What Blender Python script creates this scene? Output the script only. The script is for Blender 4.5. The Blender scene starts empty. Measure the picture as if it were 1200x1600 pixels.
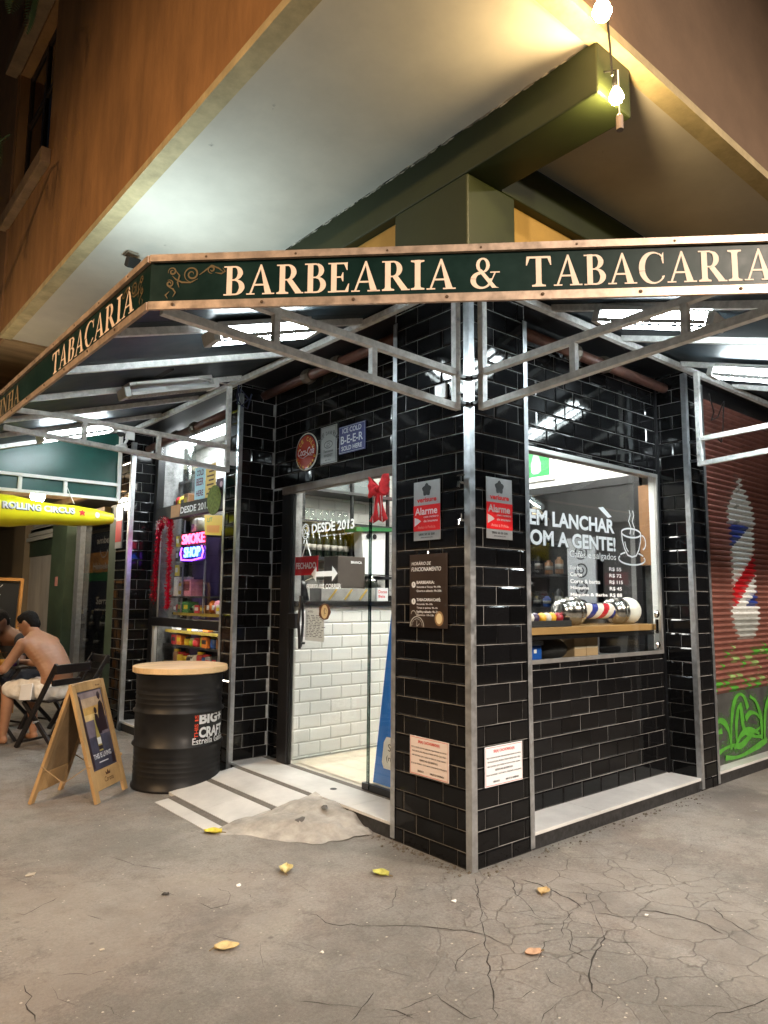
import bpy, bmesh, math, random
from math import sin, cos, pi, radians, sqrt, atan2
from mathutils import Vector, Matrix
random.seed(7)
sc = bpy.context.scene
col = sc.collection

# ------------------------------------------------------------------ camera
AZ, PITCH, ROLL, FPX = radians(49.9), radians(6.87), radians(0.45), 1112.0
CAM = Vector((-2.879, -2.682, 1.42))
hd = Vector((cos(AZ), sin(AZ), 0)); zz = Vector((0, 0, 1)); r0 = Vector((sin(AZ), -cos(AZ), 0))
fw = hd*cos(PITCH) + zz*sin(PITCH); u1 = zz*cos(PITCH) - hd*sin(PITCH)
rt = r0*cos(ROLL) + u1*sin(ROLL); up = u1*cos(ROLL) - r0*sin(ROLL)
cd = bpy.data.cameras.new('camera'); cam = bpy.data.objects.new('camera', cd); col.objects.link(cam)
m = Matrix((rt, up, -fw)).transposed().to_4x4(); m.translation = CAM
cam.matrix_world = m
cd.lens = 36*FPX/1600; cd.sensor_width = 36; cd.clip_end = 300; cd.clip_start = .05
sc.camera = cam

# ------------------------------------------------------------------ night world
w = bpy.data.worlds.new('World'); sc.world = w; w.use_nodes = True
bg = w.node_tree.nodes['Background']
bg.inputs[0].default_value = (.30, .34, .45, 1); bg.inputs[1].default_value = .012
sc.view_settings.view_transform = 'Standard'; sc.view_settings.look = 'None'
sc.view_settings.exposure = 0.5; sc.view_settings.gamma = 1
sc.view_settings.use_curve_mapping = False
cy = sc.cycles
cy.use_denoising = True; cy.max_bounces = 10; cy.transparent_max_bounces = 16
cy.sample_clamp_indirect = 6; cy.caustics_reflective = False; cy.caustics_refractive = False

WARM = (1.0, .66, .36); COOL = (.80, .95, 1.0); NEUT = (1.0, .93, .82)
P_STREET_A, P_STREET_B, P_STREET_C = 200, 370, 290     # W, the three street lamps out of frame
E_TUBE, E_BULB, E_PANEL = 125, 135, 58

# ------------------------------------------------------------------ materials
MATS = {}
def mat(name, c, rough=.5, metal=0, var=.0, vscale=8, bump=0, bscale=60, rvar=0, emit=None, estr=0, spec=.5, coat=0, rnd=0, stretch=None):
    if name in MATS: return MATS[name]
    m = bpy.data.materials.new(name); m.use_nodes = True; n = m.node_tree.nodes; l = m.node_tree.links
    b = n['Principled BSDF']
    b.inputs['Base Color'].default_value = (*c, 1); b.inputs['Roughness'].default_value = rough
    b.inputs['Metallic'].default_value = metal; b.inputs['Specular IOR Level'].default_value = spec
    b.inputs['Coat Weight'].default_value = coat; b.inputs['Coat Roughness'].default_value = .06
    if emit:
        b.inputs['Emission Color'].default_value = (*emit, 1); b.inputs['Emission Strength'].default_value = estr
    tc = n.new('ShaderNodeTexCoord'); src = tc.outputs['Object']
    if stretch:
        mp = n.new('ShaderNodeMapping'); mp.inputs['Scale'].default_value = stretch; l.new(src, mp.inputs[0]); src = mp.outputs[0]
    colsock = None
    if var or rvar:
        t = n.new('ShaderNodeTexNoise'); t.inputs['Scale'].default_value = vscale; t.inputs['Detail'].default_value = 6
        t.inputs['Roughness'].default_value = .65; l.new(src, t.inputs[0])
        if var:
            r = n.new('ShaderNodeMapRange'); r.inputs[1].default_value = .3; r.inputs[2].default_value = .7
            r.inputs[3].default_value = 1-var; r.inputs[4].default_value = 1+var; l.new(t.outputs[0], r.inputs[0])
            mx = n.new('ShaderNodeVectorMath'); mx.operation = 'SCALE'; mx.inputs[0].default_value = c
            l.new(r.outputs[0], mx.inputs['Scale']); colsock = mx.outputs[0]
        if rvar:
            r2 = n.new('ShaderNodeMapRange'); r2.inputs[1].default_value = .3; r2.inputs[2].default_value = .7
            r2.inputs[3].default_value = max(.02, rough-rvar); r2.inputs[4].default_value = rough+rvar
            l.new(t.outputs[0], r2.inputs[0]); l.new(r2.outputs[0], b.inputs['Roughness'])
    if rnd:
        oi = n.new('ShaderNodeObjectInfo'); r3 = n.new('ShaderNodeMapRange'); r3.inputs[3].default_value = 1-rnd; r3.inputs[4].default_value = 1+rnd
        l.new(oi.outputs['Random'], r3.inputs[0]); sm = n.new('ShaderNodeVectorMath'); sm.operation = 'SCALE'
        if colsock: l.new(colsock, sm.inputs[0])
        else: sm.inputs[0].default_value = c
        l.new(r3.outputs[0], sm.inputs['Scale']); colsock = sm.outputs[0]
    if colsock: l.new(colsock, b.inputs['Base Color'])
    if bump:
        t2 = n.new('ShaderNodeTexNoise'); t2.inputs['Scale'].default_value = bscale; t2.inputs['Detail'].default_value = 5; l.new(src, t2.inputs[0])
        bp = n.new('ShaderNodeBump'); bp.inputs['Strength'].default_value = bump; bp.inputs['Distance'].default_value = .01
        l.new(t2.outputs[0], bp.inputs['Height']); l.new(bp.outputs[0], b.inputs['Normal'])
    MATS[name] = m; return m

def glass(name, tint=(1, 1, 1), refl=1.0):
    m = bpy.data.materials.new(name); m.use_nodes = True; n = m.node_tree.nodes; l = m.node_tree.links
    n.remove(n['Principled BSDF']); o = n['Material Output']
    t = n.new('ShaderNodeBsdfTransparent'); t.inputs[0].default_value = (*tint, 1)
    g = n.new('ShaderNodeBsdfGlossy'); g.inputs['Roughness'].default_value = .01
    lw = n.new('ShaderNodeLayerWeight'); lw.inputs[0].default_value = .5
    pw = n.new('ShaderNodeMath'); pw.operation = 'POWER'; pw.inputs[1].default_value = 5; l.new(lw.outputs['Facing'], pw.inputs[0])
    ml = n.new('ShaderNodeMath'); ml.operation = 'MULTIPLY_ADD'; ml.inputs[1].default_value = .9*refl; ml.inputs[2].default_value = .035*refl; l.new(pw.outputs[0], ml.inputs[0])
    x = n.new('ShaderNodeMixShader'); l.new(ml.outputs[0], x.inputs[0]); l.new(t.outputs[0], x.inputs[1]); l.new(g.outputs[0], x.inputs[2])
    l.new(x.outputs[0], o.inputs[0]); MATS[name] = m; return m

TILE = mat('black_glazed_tile', (.0055, .0055, .006), .06, spec=.20, rvar=.03, vscale=25, bump=.035, bscale=14, rnd=.35)
WTILE = mat('white_glazed_tile', (.80, .79, .75), .16, spec=.5, bump=.02, bscale=12, rnd=.04)
GROUT = mat('grey_grout', (.26, .26, .255), .85, var=.65, vscale=5)
WGROUT = mat('pale_grout', (.50, .49, .46), .9, var=.15)
STEEL = mat('galvanised_steel', (.52, .54, .56), .38, .9, var=.22, vscale=20, rvar=.1, bump=.03, bscale=40)
GREYP = mat('grey_painted_steel', (.62, .62, .60), .5, .1, var=.28, vscale=22, bump=.05, bscale=70)
SIGNG = mat('dark_green_sign_sheet', (.006, .022, .019), .36, spec=.18, var=.3, vscale=5, rvar=.06, bump=.02, bscale=30)
TRIM = mat('dull_copper_trim', (.52, .40, .31), .42, .55, var=.3, vscale=16, rvar=.1, bump=.05, bscale=45)
CREAM = mat('cream_lettering', (.82, .66, .54), .5, var=.06, vscale=20)
GOLD = mat('dull_gold_ornament', (.11, .075, .028), .55)
ROOFM = mat('dark_green_roof_sheet', (.016, .024, .030), .50, .0, var=.4, vscale=4, rvar=.08, bump=.06, bscale=5, spec=.14)
GRNP = mat('green_painted_panel', (.004, .055, .045), .35, var=.3, vscale=3, bump=.03, bscale=9)
BLACKM = mat('black_painted_metal', (.009, .009, .010), .32, .0, var=.2, bump=.03, bscale=50)
MATBLK = mat('matt_black', (.012, .012, .012), .7)
SOFFIT = mat('off_white_soffit_paint', (.60, .55, .47), .85, var=.13, vscale=1.1, bump=.2, bscale=9)
def spots(m, sc_, lo, hi, k):
    n = m.node_tree.nodes; l = m.node_tree.links; b = n['Principled BSDF']; src = b.inputs['Base Color'].links[0].from_socket
    tc = n.new('ShaderNodeTexCoord'); v = n.new('ShaderNodeTexNoise'); v.inputs['Scale'].default_value = sc_; v.inputs['Detail'].default_value = 4; l.new(tc.outputs['Object'], v.inputs[0])
    r = n.new('ShaderNodeMapRange'); r.inputs[1].default_value = lo; r.inputs[2].default_value = hi; r.inputs[3].default_value = 1; r.inputs[4].default_value = k; l.new(v.outputs[0], r.inputs[0])
    s = n.new('ShaderNodeVectorMath'); s.operation = 'SCALE'; l.new(src, s.inputs[0]); l.new(r.outputs[0], s.inputs['Scale']); l.new(s.outputs[0], b.inputs['Base Color'])
spots(SOFFIT, 7, .735, .78, .5)
OCHRE = mat('ochre_render', (.33, .163, .058), .9, var=.30, vscale=3.5, bump=.4, bscale=26, stretch=(1, 1, .22))
spots(OCHRE, .9, .55, .75, .72)
TRIMC = mat('cream_edge_band', (.50, .40, .22), .8, var=.25, vscale=6, bump=.2, bscale=30)
BEAMG = mat('olive_green_beam_paint', (.017, .024, .0035), .55, var=.2, vscale=3, bump=.1, bscale=16)
OCHREW = mat('mustard_wall_paint', (.34, .21, .05), .8, var=.12, vscale=3, bump=.1)
MARBLE = mat('white_marble_slab', (.57, .57, .56), .3, var=.20, vscale=3, bump=.02, bscale=30)
STRIPE = mat('grey_antislip_strip', (.12, .108, .095), .85, var=.3, vscale=40, bump=.2, bscale=200)
GRANITE = mat('dark_granite', (.022, .022, .023), .5, var=.8, vscale=30, bump=.15, bscale=40)
WOOD = mat('pale_varnished_pine', (.42, .265, .115), .45, var=.38, vscale=5, bump=.06, bscale=18, stretch=(1, 1, .16))
WOODT = mat('pine_table_top', (.64, .45, .245), .4, var=.26, vscale=5, bump=.05, bscale=20, stretch=(.25, 2.2, 1))
REDTUBE = mat('rusty_orange_tube', (.085, .032, .02), .55, .1, var=.45, vscale=9, bump=.1, bscale=40)
WHITEP = mat('white_paint', (.78, .78, .76), .5, var=.04)
def thin(name, c, k):
    m = mat(name, c, .6); n = m.node_tree.nodes; l = m.node_tree.links; t = n.new('ShaderNodeBsdfTranslucent'); t.inputs[0].default_value = (*c, 1)
    x = n.new('ShaderNodeMixShader'); x.inputs[0].default_value = k; l.new(n['Principled BSDF'].outputs[0], x.inputs[1]); l.new(t.outputs[0], x.inputs[2]); l.new(x.outputs[0], n['Material Output'].inputs[0]); return m
WHITEV = thin('white_vinyl', (.85, .87, .88), .35); NOTEP = thin('thin_notice_paper', (.72, .72, .71), .5)
BLACKV = mat('black_vinyl', (.01, .01, .01), .5)
REDP = mat('red_print', (.60, .02, .02), .4)
REDS = mat('red_sign_board', (.42, .012, .02), .35)
SILV = mat('brushed_silver_plate', (.55, .55, .55), .33, .6, var=.1, vscale=10)
TUBE = mat('lit_fluorescent_tube', (.9, .9, .9), .4, emit=(.84, .96, 1), estr=E_TUBE)
BULB = mat('lit_warm_bulb', (.9, .8, .6), .4, emit=(1, .64, .28), estr=E_BULB)
PANEL = mat('lit_ceiling_panel', (.9, .9, .9), .4, emit=(1, .97, .90), estr=E_PANEL)
HOUSE = mat('dull_white_housing', (.52, .52, .50), .45, .2, var=.15)
GLASS = glass('clear_window_glass', (.97, .985, .98), 1.0)
GLASSD = glass('smoked_partition_glass', (.78, .79, .81), 1.6)
GLASSG = glass('green_edge_glass', (.22, .30, .28), 1.0)
CHROME = mat('polished_chrome', (.75, .74, .72), .12, 1.0, rvar=.04)
CARD = mat('brown_cardboard', (.42, .30, .17), .85, var=.12)
PAPER = mat('white_paper', (.72, .72, .72), .7, var=.03)
DUSTY = mat('dusty_floor_cover', (.60, .53, .42), .8, var=.16, vscale=5, bump=.25, bscale=8)

# ------------------------------------------------------------------ object helpers
W = {}
def tag(o, label=None, cat=None, group=None, kind=None):
    if label: o['label'] = label
    if cat: o['category'] = cat
    if group: o['group'] = group
    if kind: o['kind'] = kind
    return o
def thing(name, label, cat, loc=(0, 0, 0), group=None, rotz=0):
    o = bpy.data.objects.new(name, None); col.objects.link(o); o.location = loc; o.rotation_euler = (0, 0, rotz)
    o.empty_display_size = .1; W[o.name] = Vector(loc); return tag(o, label, cat, group)
class MB:
    def __init__(s): s.v = []; s.f = []
    def add(s, vs, fs):
        k = len(s.v); s.v += [tuple(x) for x in vs]; s.f += [tuple(i+k for i in f) for f in fs]; return s
    def box(s, a, b):
        x0, y0, z0 = a; x1, y1, z1 = b
        return s.add([(x0,y0,z0),(x1,y0,z0),(x1,y1,z0),(x0,y1,z0),(x0,y0,z1),(x1,y0,z1),(x1,y1,z1),(x0,y1,z1)],
              [(0,3,2,1),(4,5,6,7),(0,1,5,4),(1,2,6,5),(2,3,7,6),(3,0,4,7)])
    def bar(s, p, q, w, h=None, upv=(0, 0, 1)):
        p = Vector(p); q = Vector(q); h = h or w; d = (q-p).normalized(); u = Vector(upv)
        if abs(d.dot(u)) > .97: u = Vector((1, 0, 0))
        a = d.cross(u).normalized()*w/2; b = a.cross(d).normalized()*h/2
        vs = [p-a-b, p+a-b, p+a+b, p-a+b, q-a-b, q+a-b, q+a+b, q-a+b]
        return s.add(vs, [(0,1,2,3),(4,7,6,5),(0,4,5,1),(1,5,6,2),(2,6,7,3),(3,7,4,0)])
    def tube(s, pts, r, n=8, caps=True):
        pts = [Vector(p) for p in pts]; k = len(s.v); N = len(pts); rs = r if isinstance(r, (list, tuple)) else [r]*N
        prev = None
        for i, p in enumerate(pts):
            d = (pts[min(i+1, N-1)] - pts[max(i-1, 0)]).normalized()
            if prev is None:
                u = Vector((0, 0, 1)) if abs(d.z) < .9 else Vector((1, 0, 0)); a = d.cross(u).normalized()
            else:
                a = (prev - d*prev.dot(d)).normalized()
            prev = a; b = d.cross(a)
            for j in range(n):
                t = 2*pi*j/n; s.v.append(tuple(p + (a*cos(t)+b*sin(t))*rs[i]))
        for i in range(N-1):
            for j in range(n):
                s.f.append((k+i*n+j, k+i*n+(j+1) % n, k+(i+1)*n+(j+1) % n, k+(i+1)*n+j))
        if caps:
            s.f.append(tuple(k+j for j in range(n))[::-1]); s.f.append(tuple(k+(N-1)*n+j for j in range(n)))
        return s
    def lathe(s, c, prof, n=24, U=(1,0,0), V=(0,1,0), A=(0,0,1)):
        c = Vector(c); U = Vector(U); V = Vector(V); A = Vector(A); k = len(s.v)
        for r, z in prof:
            for j in range(n):
                t = 2*pi*j/n; s.v.append(tuple(c + (U*cos(t)+V*sin(t))*r + A*z))
        for i in range(len(prof)-1):
            for j in range(n): s.f.append((k+i*n+j, k+i*n+(j+1) % n, k+(i+1)*n+(j+1) % n, k+(i+1)*n+j))
        s.f.append(tuple(k+j for j in range(n))[::-1]); s.f.append(tuple(k+(len(prof)-1)*n+j for j in range(n)))
        return s
    def ball(s, c, r, nu=12, nv=8, R=None):
        c = Vector(c); r = (r, r, r) if not isinstance(r, (tuple, list)) else r; k = len(s.v)
        R = R or Matrix.Identity(3)
        for i in range(1, nv):
            for j in range(nu):
                t = pi*i/nv; p = 2*pi*j/nu
                s.v.append(tuple(c + R @ Vector((r[0]*sin(t)*cos(p), r[1]*sin(t)*sin(p), r[2]*cos(t)))))
        a = len(s.v); s.v.append(tuple(c + R @ Vector((0, 0, r[2])))); s.v.append(tuple(c + R @ Vector((0, 0, -r[2]))))
        for i in range(nv-2):
            for j in range(nu): s.f.append((k+i*nu+j, k+(i+1)*nu+j, k+(i+1)*nu+(j+1) % nu, k+i*nu+(j+1) % nu))
        for j in range(nu):
            s.f.append((a, k+j, k+(j+1) % nu)); s.f.append((a+1, k+(nv-2)*nu+(j+1) % nu, k+(nv-2)*nu+j))
        return s
    def poly(s, pts): return s.add(pts, [tuple(range(len(pts)))])
    def slab(s, pts, off):          # polygon thickened by a vector
        n = len(pts); o = Vector(off)
        return s.add([Vector(p) for p in pts] + [Vector(p)+o for p in pts],
              [tuple(range(n))[::-1], tuple(range(n, 2*n))] + [(i, (i+1) % n, n+(i+1) % n, n+i) for i in range(n)])
    def out(s, name, mt, parent=None, smooth=False, bevel=0, local=False, fix=True):
        me = bpy.data.meshes.new(name)
        o0 = Vector((0, 0, 0)) if (local or parent is None) else W[parent.name]
        me.from_pydata([tuple(Vector(v)-o0) for v in s.v] if o0.length else s.v, [], s.f)
        if fix and len(s.f) < 6000:
            bm = bmesh.new(); bm.from_mesh(me); bmesh.ops.recalc_face_normals(bm, faces=bm.faces); bm.to_mesh(me); bm.free()
        if smooth: me.polygons.foreach_set('use_smooth', [True]*len(me.polygons))
        me.materials.append(mt)
        o = bpy.data.objects.new(name, me); col.objects.link(o)
        if parent: o.parent = parent
        W[o.name] = o0 if not local else Vector((0, 0, 0))
        if bevel:
            b = o.modifiers.new('bevel', 'BEVEL'); b.width = bevel; b.segments = 2; b.limit_method = 'ANGLE'; b.angle_limit = .7
        if smooth == 'auto': pass
        return o
def struct(o): o['kind'] = 'structure'; return o
def inst(src, name, parent, M):
    o = bpy.data.objects.new(name, src); col.objects.link(o); o.parent = parent
    o.matrix_local = M; return o
# planes: (origin offset) -> U right, V up, N towards the viewer
PL = {'L': (Vector((0, -1, 0)), Vector((-1, 0, 0))), 'R': (Vector((1, 0, 0)), Vector((0, -1, 0))),
      'C': (Vector((1, -1, 0)).normalized(), Vector((-1, -1, 0)).normalized())}
VZ = Vector((0, 0, 1))
def frameM(U, V, N, o):
    M = Matrix((U, V, N)).transposed().to_4x4(); M.translation = o; return M
TM = {}
def tile_mesh(wd, h, mt, proud=.007, bev=.009):
    k = (round(wd, 3), round(h, 3), mt.name)
    if k in TM: return TM[k]
    b = min(bev, wd*.3, h*.3); x, y = wd/2, h/2
    v = [(-x,-y,0),(x,-y,0),(x,y,0),(-x,y,0),(-x,-y,.002),(x,-y,.002),(x,y,.002),(-x,y,.002),
         (-x+b,-y+b,proud),(x-b,-y+b,proud),(x-b,y-b,proud),(-x+b,y-b,proud)]
    f = [(0,1,5,4),(1,2,6,5),(2,3,7,6),(3,0,4,7),(4,5,9,8),(5,6,10,9),(6,7,11,10),(7,4,8,11),(8,9,10,11)]
    me = bpy.data.meshes.new('tile'); me.from_pydata(v, [], f); me.materials.append(mt); TM[k] = me; return me
def tiles(parent, pl, off, c0, c1, z0, z1, zb=.085, ch=.108, tw=.216, ph=0, mt=TILE, gap=.0038, tilt=.0045, name='tile', rows=None):
    """tile one rectangle of a wall: pl plane, off its coordinate, c0..c1 along the wall, z0..z1 up"""
    U, N = PL[pl]; n = 0
    k = math.floor((z0-zb)/ch)
    while zb+k*ch < z1-.004:
        a = max(z0, zb+k*ch); b = min(z1, zb+(k+1)*ch)
        if b-a > .018:
            s = ph + (tw/2 if k % 2 else 0); i = math.floor((c0-s)/tw)
            while s+i*tw < c1-.004:
                p = max(c0, s+i*tw); q = min(c1, s+(i+1)*tw)
                if q-p > .018:
                    c = (p+q)/2; z = (a+b)/2
                    c += random.gauss(0, .0006); z += random.gauss(0, .0005); o = Vector((off, c, z)) if pl == 'L' else Vector((c, off, z))
                    R = Matrix.Rotation(random.gauss(0, tilt), 4, 'X') @ Matrix.Rotation(random.gauss(0, tilt), 4, 'Y')
                    inst(tile_mesh(q-p-gap, b-a-gap, mt), name, parent, frameM(U, VZ, N, o - W[parent.name]) @ R); n += 1
                i += 1
        k += 1
    return n

# ------------------------------------------------------------------ writing
def text_polys(s, bold=0, shear=0, spacing=1.0):
    cu = bpy.data.curves.new('t', 'FONT'); cu.body = s; cu.resolution_u = 3; cu.offset = bold; cu.shear = shear; cu.space_character = spacing
    cu.fill_mode = 'FRONT'
    o = bpy.data.objects.new('t', cu); col.objects.link(o)
    dg = bpy.context.evaluated_depsgraph_get(); me = bpy.data.meshes.new_from_object(o.evaluated_get(dg))
    v = [(p.co.x, p.co.y) for p in me.vertices]; f = [tuple(p.vertices) for p in me.polygons]
    bpy.data.objects.remove(o); bpy.data.curves.remove(cu); bpy.data.meshes.remove(me)
    return v, f
TEXTC = {}
def text(mb, s, O, U, V, wd=None, h=None, bold=.02, shear=0, align='L', spacing=1.0, bend=None):
    """write s into the builder: O lower-left corner, U and V unit vectors, wd x h the box it must fill"""
    key = (s, bold, shear, spacing)
    if key not in TEXTC: TEXTC[key] = text_polys(s, bold, shear, spacing)
    v, f = TEXTC[key]
    if not v: return mb
    x0 = min(p[0] for p in v); x1 = max(p[0] for p in v); y0 = min(p[1] for p in v); y1 = max(p[1] for p in v)
    sy = h/(y1-y0) if h else None; sx = wd/(x1-x0) if wd else None
    sy = sy or sx; sx = sx or sy
    ox = 0
    if align == 'C': ox = -(x1-x0)*sx/2
    if align == 'R': ox = -(x1-x0)*sx
    O = Vector(O); U = Vector(U); V = Vector(V)
    return mb.add([O + U*((p[0]-x0)*sx+ox) + V*((p[1]-y0)*sy) for p in v] if not bend else
                  [bend((p[0]-x0)*sx+ox, (p[1]-y0)*sy) for p in v], f)
# serif capitals drawn from strokes (cap height 1)
def ring(cx, cy, rx, ry, icx, ix, iy, a0, a1, n=14):
    out = []
    for i in range(n):
        t0 = radians(a0+(a1-a0)*i/n); t1 = radians(a0+(a1-a0)*(i+1)/n)
        out.append([(cx+rx*cos(t0), cy+ry*sin(t0)), (cx+rx*cos(t1), cy+ry*sin(t1)), (icx+ix*cos(t1), cy+iy*sin(t1)), (icx+ix*cos(t0), cy+iy*sin(t0))])
    return out
def rc(x0, y0, x1, y1): return [(x0, y0), (x1, y0), (x1, y1), (x0, y1)]
def slabserif(x0, x1, sx0, sx1, y, d):     # bracketed serif at height y growing by d towards the stem
    return [(x0, y), (x1, y), (x1, y+d*.05), (sx1+.02, y+d*.075), (sx1, y+d*.13), (sx0, y+d*.13), (sx0-.02, y+d*.075), (x0, y+d*.05)]
def glyph(c):
    S = .19
    if c == 'I': return [rc(.13, 0, .13+S, 1), slabserif(0, .45, .13, .32, 0, 1), slabserif(0, .45, .13, .32, 1, -1)], .45
    if c == 'T': return [rc(.34, 0, .34+S, 1), slabserif(.2, .67, .34, .53, 0, 1), rc(.03, .93, .84, 1), [(0, .70), (.035, .70), (.13, .93), (.03, .96), (.02, 1)], [(.87, .70), (.835, .70), (.74, .93), (.84, .96), (.85, 1)]], .87
    if c == 'B': return [rc(.1, 0, .1+S, 1), rc(0, 0, .12, .045), rc(0, .955, .12, 1), rc(.25, .945, .4, 1), rc(.25, .495, .42, .545), rc(.25, 0, .42, .055)] + ring(.38, .755, .28, .245, .38, .10, .19, -90, 90, 12) + ring(.40, .27, .33, .27, .40, .135, .215, -90, 90, 12), .73
    if c == 'R': return [rc(.1, 0, .1+S, 1), slabserif(0, .41, .1, .29, 0, 1), rc(0, .955, .12, 1), rc(.25, .945, .4, 1), rc(.25, .45, .40, .50), [(.34, .47), (.52, .50), (.86, .05), (.90, 0), (.66, 0)], rc(.64, 0, .93, .04)] + ring(.38, .725, .30, .275, .38, .115, .22, -90, 90, 12), .90
    if c == 'E': return [rc(.1, 0, .1+S, 1), rc(0, 0, .12, .045), rc(0, .955, .12, 1), rc(.25, .945, .64, 1), rc(.25, .485, .50, .535), rc(.25, 0, .66, .055), [(.66, .74), (.63, .74), (.54, .945), (.64, 1), (.66, 1)], [(.72, .28), (.69, .28), (.58, .05), (.66, 0), (.69, 0)], [(.52, .36), (.49, .36), (.44, .49), (.44, .53), (.49, .66), (.52, .66)]], .72
    if c == 'A': return [[(.10, .03), (.17, .03), (.50, .90), (.47, 1.02)], [(.46, 1.02), (.52, 1.02), (.87, .03), (.645, .03)], rc(.24, .30, .66, .36), rc(0, 0, .29, .045), rc(.55, 0, .97, .045)], .97
    if c == 'C': return ring(.47, .5, .47, .53, .53, .33, .47, 42, 318, 26) + [[(.80, .64), (.835, .64), (.835, 1.01), (.79, .95), (.76, .80)], [(.76, .22), (.80, .12), (.86, .22), (.85, .25)]], .87
    if c == 'O': return ring(.48, .5, .48, .53, .48, .29, .47, 0, 360, 30), .96
    if c == 'L': return [rc(.1, 0, .1+S, 1), slabserif(0, .41, .1, .29, 1, -1), rc(0, 0, .12, .045), rc(.25, 0, .62, .055), [(.70, .32), (.665, .32), (.54, .05), (.62, 0), (.67, 0)]], .70
    if c == 'H': return [rc(.1, 0, .1+S, 1), rc(.62, 0, .62+S, 1), rc(.27, .48, .64, .54), slabserif(0, .41, .1, .29, 0, 1), slabserif(0, .41, .1, .29, 1, -1), slabserif(.52, .93, .62, .81, 0, 1), slabserif(.52, .93, .62, .81, 1, -1)], .93
    if c == 'N': return [rc(.12, 0, .18, 1), rc(.72, 0, .78, 1), [(.02, 1), (.26, 1), (.78, .10), (.78, -.03), (.70, -.03)], rc(0, 0, .31, .045), rc(.60, .955, .90, 1)], .90
    if c == '&': return ring(.42, .76, .23, .25, .42, .11, .19, 0, 360, 18) + ring(.36, .26, .36, .29, .40, .22, .22, 100, 372, 20) + [[(.20, .66), (.38, .62), (.86, .03), (.95, 0), (.72, 0)], [(.66, .50), (.98, .50), (.98, .54), (.66, .54)], [(.80, .51), (.85, .51), (.72, .24), (.66, .18)], [(.24, .48), (.34, .60), (.42, .52), (.31, .44)]], 1.0
    return [], .4
def serif(mb, s, O, U, N, wd, h, sp=.07):
    tot = sum(glyph(c)[1]+sp for c in s)-sp; k = wd/tot; x = 0; e = 0; O = Vector(O)
    for c in s:
        ps, gw = glyph(c)
        for p in ps:
            e += 1
            mb.poly([O + U*((x+q[0])*k) + VZ*(q[1]*h) + N*(.0002*(e % 12)) for q in p])
        x += gw+sp
    return mb
def ribbon(mb, pts, wd, O, U, V, N=None, taper=False):
    """flat stroke of width wd along 2-D points, laid in the plane U,V"""
    O = Vector(O); n = len(pts); L = []; R = []
    for i, p in enumerate(pts):
        a = pts[max(i-1, 0)]; b = pts[min(i+1, n-1)]; dx, dy = b[0]-a[0], b[1]-a[1]; d = sqrt(dx*dx+dy*dy) or 1
        ww = wd[i] if isinstance(wd, (list, tuple)) else wd
        if taper: ww *= .25+.75*sin(pi*min(max(i/(n-1), .02), .98))
        nx, ny = -dy/d*ww/2, dx/d*ww/2; off = (N*(.00004*i)) if N else Vector((0, 0, 0))
        L.append(O+U*(p[0]+nx)+V*(p[1]+ny)+off); R.append(O+U*(p[0]-nx)+V*(p[1]-ny)+off)
    return mb.add(L+R, [(i, i+1, n+i+1, n+i) for i in range(n-1)])
def arc(cx, cy, r, a0, a1, n=12, ry=None): return [(cx+r*cos(radians(a0+(a1-a0)*i/n)), cy+(ry or r)*sin(radians(a0+(a1-a0)*i/n))) for i in range(n+1)]
def spiral(cx, cy, r0, r1, a0, a1, n=22): return [(cx+(r0+(r1-r0)*i/n)*cos(radians(a0+(a1-a0)*i/n)), cy+(r0+(r1-r0)*i/n)*sin(radians(a0+(a1-a0)*i/n))) for i in range(n+1)]

# ================================================================== pixel of the photograph -> ground point (used for cracks and litter, worked out once)
def gp(px, py, z=0.0):
    d = fw*FPX + rt*(px-600) - up*(py-800); t = (z-CAM.z)/d.z; p = CAM + d*t; return (p.x, p.y)

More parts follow.
